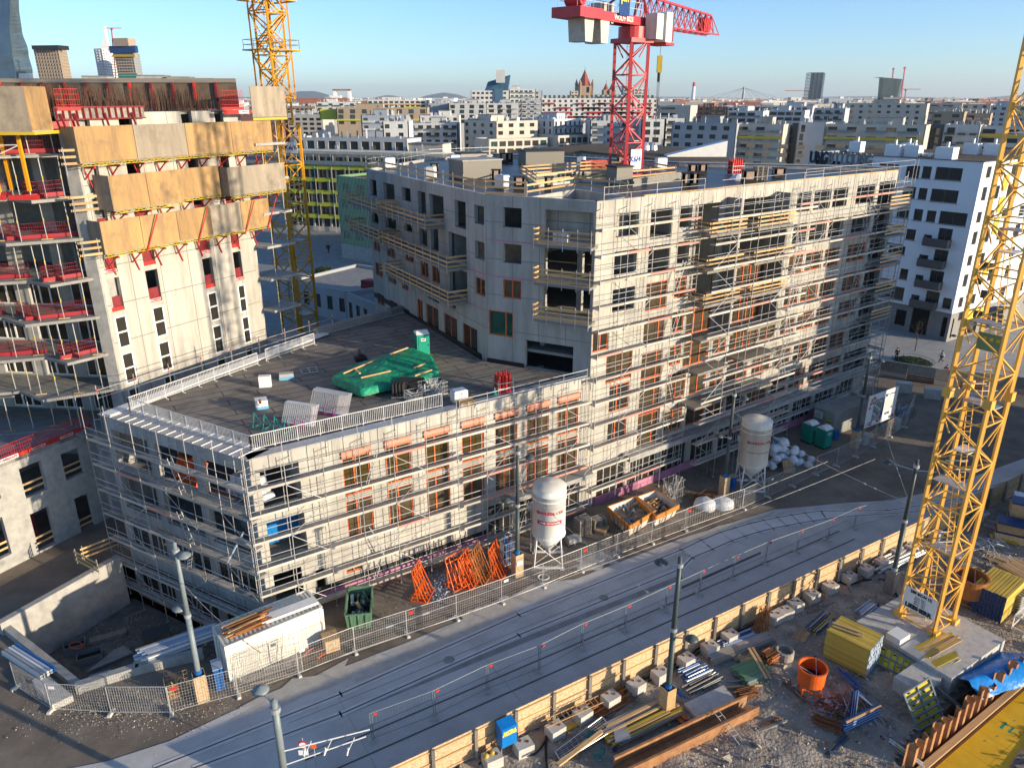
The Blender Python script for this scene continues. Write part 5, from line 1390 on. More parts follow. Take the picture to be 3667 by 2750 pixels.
bar('tie',o0 + Vector((0,0,3.2)),o0 + cjd * (LJ - 5) + Vector((0,0,.4)),.16,.16,'red_crane',RD); bar('tie',o0 + Vector((0,0,3.2)) + jl * 1.2,o0 + cjd * 3 + Vector((0,0,.2)),.2,.2,'red_crane',RD)
for s_ in (-1,1): bar('apex_leg',o0 + cjn * s_ * .8 + jl * 1.5,o0 + Vector((0,0,3.4)) + jl * 1.2,.22,.22,'red_crane',RD)
cb = o0 + jl * 2.4 + fr_ * 1.9 + Vector((0,0,-1.9)); m = M()
m.beam(cb - xd * .9,cb + xd * .9,1.9,.25,); m.ob('cab_floor','red_crane',RD)
cb = cb + Vector((0,0,1.45)); beam_part('cab','white',RD,cb - xd * .75,cb + xd * .65,1.6,2.6)
beam_part('cab_window','glass_green',RD,cb + xd * .66,cb + xd * .95,1.5,2.4)
beam_part('cab_stripe','red',RD,cb + xd * .5 + fr_ * .81,cb + xd * .62 + fr_ * .81,.03,2.6)
m = M(); c = cb - xd * 1.6; m.beam(c - xd * .7,c + xd * .6,1.2,2.2); m.ob('switch_cabinet','silo_old',RD)
bar('hoist_rope',o0 + jl * 6 + Vector((0,0,-.2)),o0 + jl * 6 + Vector((0,0,-8.6)),.05,.05,'ink',RD,'rod')
hk = o0 + jl * 6; box_part('hook_block','yellow',RD,hk.x,hk.y,TZ - 4.3,.5,.3,1.6); cyl_part('hook','ink',RD,(hk.x,hk.y,TZ - 5.2),(hk.x,hk.y,TZ - 4.3),.15)
for s_ in (-.12,.12): bar('hoist_chain',(hk.x + s_,hk.y,TZ - 5.2),(hk.x,hk.y,TZ - 13),.04,.04,'ink',RD,'rod')
p = q('b',1905,1080,26.6); sg = P[0].lerp(P[1],.5) + Vector((0,0,27.6)); m = M()
sl = Line(P[0][:2],P[1][:2]); c = sl.p(sl.L / 2,27.3,.2); m.beam(sl.p(.5,27.3,.2),sl.p(sl.L - .3,27.3,.2),.04,1.9); m.ob('sign_plate','white',RD); text('K6/4',c + sl.n * .05,.75,'ink_blue',RD,sl.d,bold=.02)

# ================================================================== STREET SIDE THINGS
def fence_mesh(L=3.42,h=1.95):
 f = M()
 for x in (0,L): f.cyl((x,0,.06),(x,0,h),.022,n=6)
 for z in (.14,h): f.cyl((0,0,z),(L,0,z),.02,n=6)
 w = M()
 for k in range(1,24): w.beam((L * k / 24,0,.16),(L * k / 24,0,h - .02),.009)
 for k in range(1,9): w.beam((0,0,.14 + k * .2),(L,0,.14 + k * .2),.008)
 b = M(); b.hexa([(-.12,-.35,0),(.12,-.35,0),(.12,.35,0),(-.12,.35,0),(-.08,-.3,.14),(.08,-.3,.14),(.08,.3,.14),(-.08,.3,.14)])
 s_ = M(); s_.box(.35,-.03,h - .35,.35,.015,.2)
 return f.mesh('frame','steel'),w.mesh('wire_mesh','steel'),b.mesh('foot','block_concrete'),s_.mesh('notice','white'),s_.mesh('notice_red','red')
FM = fence_mesh()
def fence_panel(label,a,b,group,notice=None,z=0.,foot=True,lean=0.):
 a = Vector(a); b = Vector(b); d = b - a; ang = math.atan2(d.y,d.x)
 t = thing('site_fence_panel',label,'fence',(a.x,a.y,z),group)
 k = d.length / 3.45
 for nm,me in (('frame',FM[0]),('wire_mesh',FM[1])):
  o = inst(nm,me,t,(a.x,a.y,z),ang,scale=(k,1,1)); o.rotation_euler = (lean,0,ang)
 if foot: inst('foot',FM[2],t,(a.x,a.y,z),ang)
 if notice: inst('notice',FM[3 + (notice == 'r')],t,(a.x,a.y,z),ang)
 return t
FN = 'site fence panels along the near edge of the building yard'
fp = [q('g',110,1140),q('g',335,1285),q('g',720,1305),q('g',1108,1305),q('g',1540,1190),q('g',1930,1055)] + [q('h',95,910),q('h',430,800),q('h',750,695),q('h',1040,590),q('h',1305,485),q('h',1550,385),q('h',1780,290),q('h',2005,205),q('h',2230,120)]
fp += [q('i',20,120),q('f',395,1635),q('f',555,1560),q('f',715,1490),q('f',865,1415),q('f',1000,1360),q('f',1125,1300),q('f',1235,1235),q('f',1340,1170),q('f',1440,1110),q('f',1490,1000)]
for i in range(len(fp) - 1): fence_panel('galvanised site fence panel of the long row, %s from the left frame edge' % ORD[i],fp[i][:2],fp[i + 1][:2],FN,notice='w' if i % 4 == 1 else ('r' if i % 4 == 3 else None))
FM2 = 'dark site fence panels standing between the tram tracks'
mf = [q('h',200,1480),q('h',600,1330),q('h',940,1160),q('h',1275,1030),q('h',1550,885),q('h',1830,765),q('h',2090,640),q('i',110,535),q('i',325,435),q('i',535,340),q('i',740,265),q('i',940,190),q('i',1110,110),q('i',1400,30)]
for i in range(len(mf) - 1):
 a,b = mf[i],mf[i + 1]; t = thing('site_fence_panel','thin dark site fence panel between the tram tracks, %s from the bottom left' % ORD[i],'fence',(a.x,a.y,0),FM2); d = b - a; ang = math.atan2(d.y,d.x)
 f = M(); f.cyl((0,0,.05),(0,0,1.9),.02,n=6); f.cyl((.12,0,.05),(.12,0,1.9),.02,n=6); f.cyl((0,0,1.9),(d.length,0,1.9),.02,n=6); f.cyl((0,0,.15),(d.length,0,.15),.015,n=6)
 w = M()
 for k in range(1,20): w.beam((d.length * k / 20,0,.16),(d.length * k / 20,0,1.88),.006)
 inst('frame',f.mesh('frame','pole_grey'),t,(a.x,a.y,0),ang); inst('wire_mesh',w.mesh('wire_mesh','pole_grey'),t,(a.x,a.y,0),ang)
 inst('foot',FM[2],t,(a.x,a.y,0),ang); o = inst('notice',FM[4],t,(a.x + .1,a.y,.45),ang,scale=(.6,1,.8))
 bar('base_bar',a + Vector((-.1,-.5,.2)),a + Vector((.2,.5,.2)),.06,.06,'steel',t)
for i,(a,b,l_) in enumerate(((q('g',1520,1160),q('g',1960,1040),'spare fence panels leaning on the white container'),(q('g',1560,1120),q('g',1930,1000),'second spare fence panel against the white container'))): fence_panel(l_,a[:2],b[:2],'spare fence panels',foot=False,lean=-.25)
fence_panel('low barrier of close bars in front of the fence at the pit corner',q('g',720,1310)[:2],q('g',1105,1310)[:2],'spare fence panels',foot=False)

# hoarding: osb panels with posts, rails and concrete blocks
HB = thing('hoarding','long osb board hoarding with timber posts between street and yard','hoarding',(HO.p(20,0)[0],HO.p(20,0)[1],0))
n = 30; step = 2.5
for k in range(n):
 a,b = HO.p(k * step,0),HO.p((k + 1) * step - .015,0)
 beam_part('panel','osb',HB,HO.p(k * step,1.05,-.02),HO.p((k + 1) * step - .012,1.05,-.02),.025,1.95 + R.uniform(-.02,.02))
 for h in (.25,1.1,1.85): bar('rail',HO.p(k * step,h,.03),HO.p((k + 1) * step,h,.03),.06,.08,'timber',HB)
 bar('post',HO.p(k * step + .3,0,.14),HO.p(k * step + .3,2.05,.14),.14,.16,'timber_grey',HB)
cbk = [q('h',980,1640),q('h',1180,1560),q('h',1385,1450),q('h',1560,1350),q('h',1740,1250),q('h',1905,1165),q('h',2060,1090),q('i',30,1000),q('i',180,920),q('i',310,845),q('i',600,720),q('i',665,690),q('i',730,640),q('i',835,580),q('i',955,525),q('i',1075,460),q('i',1185,415),q('i',1290,365),q('i',1390,300),q('i',1480,270),q('i',1640,180),q('i',1940,60)]
for k,p in enumerate(cbk):
 t = thing('ballast_block','squared pale concrete block at the hoarding foot, %s from the lower left' % ORD[k],'concrete block',(p.x,p.y,0),'concrete ballast blocks behind the hoarding')
 box_part('block','block_concrete',t,p.x,p.y,0,.95,.75,.72,HO.ang + R.uniform(-.12,.12))
 m = M(); m.box(p.x - .2,p.y + .15,.72,.16,.16,.02); m.box(p.x + .2,p.y + .1,.72,.16,.16,.02); m.ob('lifting_socket','rust',t)
def tube_path(name,label,cat,pts,r,m_,group=None):
 t = M()
 P_ = [Vector(p) for p in pts]; Q = []
 for i in range(len(P_) - 1):
  p0,p1,p2,p3 = P_[max(i - 1,0)],P_[i],P_[i + 1],P_[min(i + 2,len(P_) - 1)]
  for k in range(6):
   s = k / 6; Q.append(.5 * ((2 * p1) + (p2 - p0) * s + (2 * p0 - 5 * p1 + 4 * p2 - p3) * s * s + (3 * p1 - p0 - 3 * p2 + p3) * s ** 3))
 Q.append(P_[-1])
 for a,b in zip(Q,Q[1:]): t.cyl(a,b + (b - a) * .15,r,n=6)
 return tag(t.ob(name,m_),label,cat,group)
bl = lambda c,l: [q(c,x,y,.12) for x,y in l]
tube_path('cable','black supply cable lying on the blocks all along the foot of the hoarding','cable',bl('h',[(1360,1370),(1600,1240),(1900,1110),(2200,965)]) + bl('i',[(150,860),(400,740),(600,640),(900,500),(1200,340),(1400,240)]),.06,'black_rubber','black supply cables')
tube_path('cable','second black cable just below the first along the hoarding foot','cable',bl('h',[(1330,1400),(1620,1265),(1900,1135),(2200,990)]) + bl('i',[(160,880),(420,750),(640,645),(900,520),(1220,350),(1480,230)]),.06,'black_rubber','black supply cables')
tube_path('cable','black cable looping from the blue cabinet to the hoarding foot','cable',bl('h',[(1140,1580),(1250,1565),(1320,1480),(1360,1370)]),.06,'black_rubber','black supply cables')
tube_path('cable','two thick black hoses dropping towards the bottom edge below the ladder','cable',bl('h',[(1360,1370),(1330,1450),(1325,1560),(1340,1700)]),.07,'black_rubber','black supply cables')
tube_path('cable','black cable curving over the yard to the wrapped lamp post by the crane','cable',bl('i',[(990,440),(1080,475),(1180,445),(1330,450),(1390,540),(1420,600)]),.06,'black_rubber','black supply cables')
tube_path('cable','orange cable in loops by the leaning fence panels at the container end','cable',bl('g',[(1960,930),(2030,880),(2080,910),(2050,950),(2120,900)]),.03,'orange')
tube_path('hose','coil of pale hose lying at the foot of the near silo','hose',[q('h',1310 + 30 * math.cos(a) * (1 + .02 * a),425 + 18 * math.sin(a),.05 + .01 * a) for a in [k * .6 for k in range(26)]],.03,'white')

# blue electric cabinet
p = q('h',1085,1590); t = thing('power_cabinet','blue power cabinet with yellow lettering on a tube stand in front of the hoarding','cabinet',p)
CA = HO.ang; cl = Line(q('h',1040,1600)[:2],(q('h',1040,1600) + HO.d * 1.0)[:2])
b0 = cl.a
def LC_(a,b,h): v = b0 + cl.d * a - cl.n * b; return Vector((v.x,v.y,h))
for a in (0,.95):
 for b in (0,.6): bar('stand_leg',LC_(a,b,0),LC_(a,b,.7),.045,.045,'steel',t)
 bar('stand_bar',LC_(a,0,.1),LC_(a,.6,.1),.045,.045,'steel',t)
bar('stand_bar',LC_(0,0,.1),LC_(.95,0,.1),.045,.045,'steel',t)
m = M(); m.hexa([LC_(0,0,.7),LC_(.95,0,.7),LC_(.95,.6,.7),LC_(0,.6,.7),LC_(0,0,1.95),LC_(.95,0,1.95),LC_(.95,.6,2.1),LC_(0,.6,2.1)]); m.ob('box','blue_bright',t)
beam_part('door','blue_bright',t,LC_(.02,-.01,1.32),LC_(.93,-.01,1.32),.03,1.15)
text('BAUTEL-B',LC_(.48,-.035,1.72),.17,'ink_yellow',t,cl.d,bold=.01); text('STROMTEC',LC_(.48,-.035,1.55),.17,'ink_yellow',t,cl.d,bold=.01)
tube_path('cable','bundle of green and orange cables on the block left of the blue cabinet','cable',bl('h',[(890,1630),(950,1600),(1010,1570)]),.07,'leaf_green','coloured cables left of the cabinet')
tube_path('cable','orange cable beside the green one left of the blue cabinet','cable',bl('h',[(900,1610),(960,1585),(1015,1560)]),.05,'orange','coloured cables left of the cabinet')
for i,(x,y) in enumerate(((940,1580),(978,1558))): b = M(); c = q('h',x,y,.75); b.lathe(c,[(0,.16),(.09,.13),(.13,.04),(.14,-.05),(.18,-.06)],12); tag(b.ob('hard_hat','yellow'),('yellow hard hat left of its twin on the cable block','yellow hard hat nearer the blue cabinet')[i],'helmet','hard hats')

# street lamps and tram poles
def up_to(p,c,x,y):
 o = ORI[c]; yy = o[1] + y / o[2]; v = (CY - yy) / F; k = (v * math.cos(PIT) - math.sin(PIT)) / (math.cos(PIT) + v * math.sin(PIT)); return H + p.y * k
def lamp(label,p,h,boxm=None,bh=1.9,arms=((1.6,.9,1),),m_='pole_dark',blue='blue',group='street lamps',taper=(.17,.11),sign=None):
 t = thing('street_lamp',label,'street lamp',p,group); x,y,z = p
 m = M(); m.cyl((x,y,z),(x,y,z + h * .55),taper[0],taper[0] * .92,14); m.ob('pole',m_,t,smooth=True)
 m = M(); m.cyl((x,y,z + h * .55),(x,y,z + h),taper[0] * .85,taper[1],14); m.ob('upper_pole',m_,t,smooth=True)
 for hh in (h - .55,h * .55): cyl_part('collar','zinc',t,(x,y,z + hh),(x,y,z + hh + .22),taper[0] * 1.15,None,14)
 m = M(); m.cyl((x,y,z + h),(x,y,z + h + .1),taper[1] * 1.1,.03,12); m.ob('cap',m_,t)
 for ang,L,fh in arms:
  d = Vector((math.cos(ang),math.sin(ang),0)); a = Vector((x,y,z + h * fh - .45)); b = a + d * L + Vector((0,0,.18))
  bar('arm',a,b,.08,.08,'zinc',t,'rod')
  m = M(); m.lathe(b + d * .1,[(0,.2),(.12,.17),(.3,.06),(.38,-.02),(.36,-.06),(.2,-.09),(0,-.1)],16); m.ob('lamp_head',m_,t,smooth=True)
 if boxm:
  s = .32
  for k,(dx,dy) in enumerate(((0,-1),(1,0),(0,1),(-1,0))):
   m = M(); m.box(x + dx * s * math.cos(.55) - dy * s * math.sin(.55),y + dx * s * math.sin(.55) + dy * s * math.cos(.55),z,.03 if dx else .66,.66 if dx else .03,bh,.55); m.ob('protective_board',boxm,t)
  m = M(); m.cyl((x,y,z + bh - .1),(x,y,z + bh + .22),taper[0] * 1.25,None,12); m.ob('wrap',blue,t)
 if sign: box_part('notice','white',t,x + .17,y - .33,z + bh * .55,.5,.03,.35,.55)
 return t
lamp('street lamp with boarded foot at the corner between profiles and container',q('g',1310,1210),up_to(q('g',1310,1210),'g',1170,210),'osb',arms=((-.4,.45,.97),(2.8,.4,.62)),m_='pole_grey',blue='blue')
lamp('street lamp with boarded foot between the orange racks and the near silo',q('h',1140,410),up_to(q('h',1140,410),'e',1145,1240),'osb',arms=((.0,.75,.95),(3.1,.7,.62)),sign=1,blue='blue_bright')
lamp('street lamp with golden boarded foot inside the yard beside the hoarding',q('h',2100,1300),up_to(q('h',2100,1300),'h',2175,300),'timber',arms=((2.65,.9,.97),(-.3,.9,.55)))
lamp('street lamp with timber foot between the yard hoarding and the big yellow crane',q('i',1345,525),up_to(q('i',1345,525),'f',1500,1322),'timber_grey',arms=((2.6,1.6,.97),(-.4,1.5,.97)),blue='blue_pale')
lamp('street lamp with boarded foot left of the second silo',q('f',270,1545),up_to(q('f',270,1545),'f',340,868),'osb',arms=((.0,.8,.95),(3.1,.8,.6)),blue='blue_bright')
lamp('street lamp with boarded foot by the site board and grey container',q('f',1115,1240),up_to(q('f',1115,1240),'f',1208,630),'osb',arms=((.0,1.0,.95),(3.0,.8,.6)),blue='blue_bright')
t = lamp('grey tram pole with round lamp at the bottom edge of the street',Vector((*q('g',1768,1225,9.2)[:2],0)),9.2,None,arms=((2.4,1.0,1.02),),m_='pole_grey',taper=(.2,.15))
x,y = q('g',1768,1225,9.2)[:2]
for k,(dx,dz) in enumerate(((3.8,.1),(3.6,-.7))): bar('cantilever',(x,y,6.3 + dz),(x + dx,y + .6,7.0 + dz * .5),.07,.07,'white',t,'rod')
for a in (.9,1.8,2.8): bar('cantilever_stay',(x + a,y + .2,5.8 + a * .1),(x + a + .4,y + .2,6.7 + a * .1),.05,.05,'white',t,'rod'); bar('insulator',(x + a,y + .2,6.0),(x + a + .1,y + .2,6.4),.1,.1,'white',t,'rod')
# no-entry disc with plate, small orange notice
p = q('g',1955,1500,2.3); x,y = p.x,p.y; t = thing('road_sign','round white sign with a red rim and a white plate beside the bottom tram pole','road sign',(x,y,0))
bar('post',(x,y,0),(x,y,2.7),.06,.06,'steel',t,'rod')
cyl_part('rim','ink_red',t,(x,y - .05,2.3),(x,y - .08,2.3),.24,None,20); cyl_part('disc','white',t,(x,y - .08,2.3),(x,y - .1,2.3),.17,None,20)
box_part('plate','white',t,x,y - .07,1.62,.5,.02,.32)
p = q('g',2025,1510,2.1); x,y = p.x,p.y; t = thing('road_sign','small orange red square notice right of the round sign','road sign',(x,y,0)); bar('post',(x,y,0),(x,y,2.2),.05,.05,'steel',t,'rod'); box_part('plate','orange',t,x,y - .05,1.95,.28,.02,.3)
# overhead wires
for i,(a,b,l_) in enumerate((((-12.1,29.4,7.0),(24,51.5,7.2),'contact wire running from the bottom tram pole up the street'),((-12.1,29.4,8.0),(-18.2,34.9,8.2),'thin span wire between bottom tram pole and corner lamp'),((-9,30.2,6.9),(28,52.3,7.0),'second contact wire along the street'),
       ((9,33.9,6.8),(.5,47.2,7.6),'thin span wire from the yard lamp across the street to the near silo lamp'),((27,45.2,7.2),(18.8,59.3,8),'thin span wire across the street to the second silo lamp'),((27,45.2,7.4),(34.6,69,8.2),'long span wire from the crane lamp to the site board lamp'))):
 w = M(); A,B = Vector(a),Vector(b)
 for k in range(12):
  f = lambda s: A.lerp(B,s) - Vector((0,0,4 * s * (1 - s) * .35))
  w.beam(f(k / 12),f((k + 1) / 12),.022)
 for s in (.15,.2,.8): w.beam(f(s),f(s + .01),.07)
 tag(w.ob('overhead_wire','steel'),l_,'wire','overhead wires')

# silos
def silo(label,c,s,m_,R_=1.24,H1=6.5,rot=.4,band=True,lean=0):
 t = thing('silo',label,'silo',c,'mortar silos'); x,y,z = c
 z1 = 2.5
 m = M(); m.lathe((x,y,0),[(.12,1.0),(.25,1.15),(R_,z1),(R_,H1 - .5),(R_ + .03,H1 - .5),(R_ + .03,H1 - .42),(R_,H1 - .42),(R_,H1)],32); m.ob('body',m_,t,smooth=True)
 m = M(); m.lathe((x,y,0),[(R_ + .02,H1),(R_ - .1,H1 + .12),(R_ * .5,H1 + .3),(0,H1 + .36)],32); m.ob('lid','silo_old' if m_ == 'silo_white' else m_,t,smooth=True)
 for hh in (z1 + .02,H1 - .9): m = M(); m.lathe((x,y,hh),[(R_ + .01,0),(R_ + .05,.02),(R_ + .05,.09),(R_ + .01,.11)],32); m.ob('ring',m_,t)
 F4 = []
 for k in range(4):
  a = rot + k * math.pi / 2; p = Vector((x + 1.22 * math.cos(a),y + 1.22 * math.sin(a),2.8)); f_ = Vector((x + 1.5 * math.cos(a),y + 1.5 * math.sin(a),.12)); F4.append((f_,p)); bar('leg',f_,p,.13,.13,'white',t,'rod')
  box_part('foot','steel',t,f_.x,f_.y,0,.35,.35,.1)
 for k in range(4):
  (a,b),(c_,d_) = F4[k],F4[(k + 1) % 4]; bar('brace',a + (b - a) * .1,d_ + (c_ - d_) * .3,.06,.06,'white',t,'rod'); bar('brace',c_ + (d_ - c_) * .1,b + (a - b) * .3,.06,.06,'white',t,'rod')
 bar('sill',F4[2][0],F4[3][0],.15,.15,'white',t); bar('sill',F4[0][0],F4[1][0],.15,.15,'white',t)
 cyl_part('outlet','steel',t,(x,y,.55),(x,y,1.1),.2,.16)
 # lettering bent round the drum
 base = -math.pi / 2 + (.02 if s else 0); tx = 'QUARZOLITH'; zz = H1 - 1.7
 for i,ch in enumerate(tx):
  a = base + (i - 4.5) * .172; n_ = Vector((math.cos(a),math.sin(a),0)); text(ch,Vector((x,y,zz)) + n_ * (R_ + .012),.29,'ink_red',t,(-math.sin(a),math.cos(a),0),bold=.012)
 m = M();
 for i in range(14):
  a0 = base - .78 + i * .112; a1 = a0 + .112
  P = lambda a,h,rr: Vector((x + rr * math.cos(a),y + rr * math.sin(a),h))
  hb = .3 if band else .05
  m.quad(P(a0,zz - .95,R_ + .015),P(a1,zz - .95,R_ + .015),P(a1,zz - .95 + hb,R_ + .015),P(a0,zz - .95 + hb,R_ + .015))
 m.ob('stripe','ink_red',t)
 if band:
  for i,ch in enumerate('LAGER 02742/90780'): a = base + (i - 8) * .075; n_ = Vector((math.cos(a),math.sin(a),0)); text(ch,Vector((x,y,zz - .8)) + n_ * (R_ + .025),.16,'white',t,(-math.sin(a),math.cos(a),0),bold=.008)
 box_part('filter_box','steel',t,x - R_ - .12,y,H1 - 2.0,.3,.35,.5)
 bar('fill_pipe',(x - R_ - .1,y - .2,1.0),(x - R_ - .1,y - .2,H1 - 2),.1,.1,'steel',t,'rod')
c1 = (q('h',1260,385) + q('h',1435,370)) / 2 + Vector((-.05,1.15,0)); silo('clean white mortar silo with red QUARZOLITH lettering between lamp and pallets',(c1.x,c1.y,0),0,'silo_white',rot=.75)
c2 = (q('f',395,1550) + q('f',530,1520)) / 2 + Vector((0,1.2,0)); silo('stained cream mortar silo with red QUARZOLITH lettering by the sack heap',(c2.x,c2.y,0),1,'silo_old',R_=1.3,rot=.75,band=False,H1=6.6)

# heap of white sacks
r = random.Random(11); t0_ = [q('f',560,1400),q('f',820,1310),q('f',700,1150)]
cx_,cy_ = q('f',670,1370)[:2]
for k in range(46):
 lay = 0 if k < 22 else 1 if k < 34 else 2 if k < 42 else 3
 sp = (2.6,1.9,1.2,.6)[lay]; a = r.uniform(0,6.28); d = r.random() ** .5 * sp
 x,y,z = cx_ + d * math.cos(a) * 1.05,cy_ + .9 + d * math.sin(a) * .75,.05 + lay * .62 + r.uniform(0,.15)
 m = M(); L,W_,Hh = r.uniform(.75,1.05),r.uniform(.6,.75),r.uniform(.55,.7)
 prof = [(0,0),(.28 * W_,.02),(.5 * W_,.2 * Hh),(.52 * W_,.55 * Hh),(.36 * W_,.85 * Hh),(.12 * W_,Hh),(0,Hh)]
 m.lathe((0,0,0),prof,11)
 for i_,v in enumerate(m.v):
  nn = noise.noise(Vector(v) * 2.2 + Vector((k,0,0))) * .13; m.v[i_] = (v[0] * L * 1.25 + nn,v[1] + nn,v[2] + nn * .6)
 me = m.mesh('sack','bag')
 for p_ in me.polygons: p_.use_smooth = True
 o = bpy.data.objects.new('big_bag',me); COL.objects.link(o); o.location = (x,y,z); o.rotation_euler = (r.uniform(-.3,.3),r.uniform(-.3,.3),r.uniform(0,6)); tag(o,'bulging white sack in the heap behind the stained silo','sack','heap of white sacks')
p = q('f',625,1195,2.2); tag((lambda b: (b.box(p.x,p.y,2.15,.8,.6,.25,.3),b.ob('foam_block','insul_blue'))[1])(M()),'pale blue foam board on top of the white sack heap','foam board')
t = thing('pallet','pale pallet leaning on the white sacks','pallet',q('f',690,1400),'pallets')
a = q('f',668,1405,.05);
for k in range(6): bar('plank',a + Vector((k * .17,0,0)),a + Vector((k * .17 - .1,.7,1.0)),.12,.03,'timber',t)
for k in range(3): bar('bearer',a + Vector((-.05,.1 + k * .3,.1 + k * .4)),a + Vector((.95,.1 + k * .3,.1 + k * .4)),.08,.06,'timber_grey',t)

# white container with things on its roof
def container(label,a,b,w,h,z,m_,ribs=True,doors=None,group='containers'):
 ln = Line(a,b); t = thing('container',label,'container',ln.p(ln.L / 2,z,-w / 2),group)
 def box(u0,u1,o0,o1,z0,z1,nm,mm): b_ = M(); P = [ln.p(u0,z0,-o0),ln.p(u1,z0,-o0),ln.p(u1,z0,-o1),ln.p(u0,z0,-o1)]; b_.hexa(P + [v + Vector((0,0,z1 - z0)) for v in P]); return b_.ob(nm,mm,t)
 box(.06,ln.L - .06,.06,w - .06,z + .1,z + h - .08,'body',m_)
 for u in (0,ln.L - .16):
  for o in (0,w - .16): box(u,u + .16,o,o + .16,z,z + h,'corner_post',m_)
 for o in (0,w - .1):
  for zz in (z,z + h - .14): box(0.16,ln.L - .16,o,o + .1,zz,zz + .14,'rail',m_)
 for u in (0,ln.L - .1):
  for zz in (z,z + h - .14): box(u,u + .1,.16,w - .16,zz,zz + .14,'rail',m_)
 n = int(ln.L / .28); mm = M()
 for k in range(n):
  u = .25 + k * .28
  for oo in (.045,): P = [ln.p(u,z + .15,-oo + .0),ln.p(u + .13,z + .15,-oo),ln.p(u + .13,z + .15,-.075),ln.p(u,z + .15,-.075)]; mm.hexa(P + [v + Vector((0,0,h - .32)) for v in P])
 mm.ob('side_corrugation',m_,t)
 mm = M()
 for k in range(n):
  u = .25 + k * .28; P = [ln.p(u,z + h - .09,-.12),ln.p(u + .13,z + h - .09,-.12),ln.p(u + .13,z + h - .09,-w + .12),ln.p(u,z + h - .09,-w + .12)]; mm.hexa(P + [v + Vector((0,0,.05)) for v in P])
 mm.ob('roof_corrugation',m_,t)
 return t,ln
ct,cl2 = container('long cream container with rusty timber and white profiles on its roof',(-17.05,36.25),(-12.15,40.0),2.4,2.6,0,'container')
for k in range(2): b_ = M(); P = cl2.p(0,1.35,-.65 - k * 1.1); b_.beam(cl2.p(-.02,1.35,-.12 - k * 1.1),cl2.p(-.02,1.35,-1.15 - k * 1.1),.04,2.2); b_.ob('door','container',ct); bar('lock_bar',cl2.p(-.06,.25,-.9 - k * .6),cl2.p(-.06,2.4,-.9 - k * .6),.04,.04,'steel',ct,'rod')
r = random.Random(5)
t = thing('timber_pile','rusty brown timbers piled on the left half of the container roof','timber',cl2.p(1.7,2.6,-1.2))
for k in range(34): u = .2 + r.uniform(0,.8); o = .3 + r.uniform(0,1.4); zz = 2.68 + (k // 9) * .1; bar('timber',cl2.p(u,zz,-o),cl2.p(u + r.uniform(1.6,2.6),zz + r.uniform(0,.1),-o - r.uniform(-.25,.25)),.12,.08,r.choice(('rust_orange','rust','timber','rust_orange')),t)
t = thing('profile_bundle','bundle of white plastic profiles on the right half of the container roof','profiles',cl2.p(4.6,2.6,-1))
for k in range(12): o = .35 + (k % 6) * .13; bar('profile',cl2.p(2.5 + (k % 3) * .15,2.7 + (k // 6) * .1,-o - .2),cl2.p(6.1,2.74 + (k // 6) * .1,-o + .0),.1,.07,'white',t)
# long profiles between pit and container
t = thing('profile_bundle','long pale blue metal profiles stacked at the pit edge beside the lamp','profiles',q('g',1100,960))
a0,a1_ = q('g',870,1020,.3),q('g',1400,830,.3); nn_ = Vector((-(a1_ - a0).y,(a1_ - a0).x,0)).normalized()
for k in range(26): o = (k % 9) * .17; zz = .2 + (k // 9) * .13; s_ = r.uniform(0,.9); d = (a1_ - a0).normalized(); bar('profile',a0 + d * s_ + nn_ * o + Vector((0,0,zz)),a1_ + d * (s_ * .3) + nn_ * o + Vector((0,0,zz)),.14,.1,r.choice(('blue_pale','white','blue_pale','zinc')),t)
for k in range(3): p = a0.lerp(a1_,.15 + .35 * k); bar('bearer',p - nn_ * .2 + Vector((0,0,.1)),p + nn_ * 1.7 + Vector((0,0,.1)),.12,.12,'timber',t)
t = thing('profile_bundle','wrapped pipes and blue profiles on the parapet at the left frame edge','profiles',q('g',160,960))
a0,a1_ = q('g',20,920,.6),q('g',270,1080,.6); nn_ = Vector((-(a1_ - a0).y,(a1_ - a0).x,0)).normalized()
for k in range(10): o = (k % 5) * .2; bar('pipe',a0 + nn_ * o + Vector((0,0,(k // 5) * .17)),a1_ + nn_ * o + Vector((0,0,(k // 5) * .17)),.18,.16,('zinc','zinc','white','blue_pale','blue')[k % 5],t,'rod')
t = thing('precast_slab','leaning pale precast stair slab outside the pit corner','concrete slab',q('g',350,1200)); P = [q('g',215,1130,.1),q('g',345,1290,.0),q('g',480,1225,.0),q('g',300,1080,.1)]
m = M(); m.hexa([p for p in P] + [p + Vector((0,0,.45)) for p in P]); m.ob('slab','block_concrete',t)
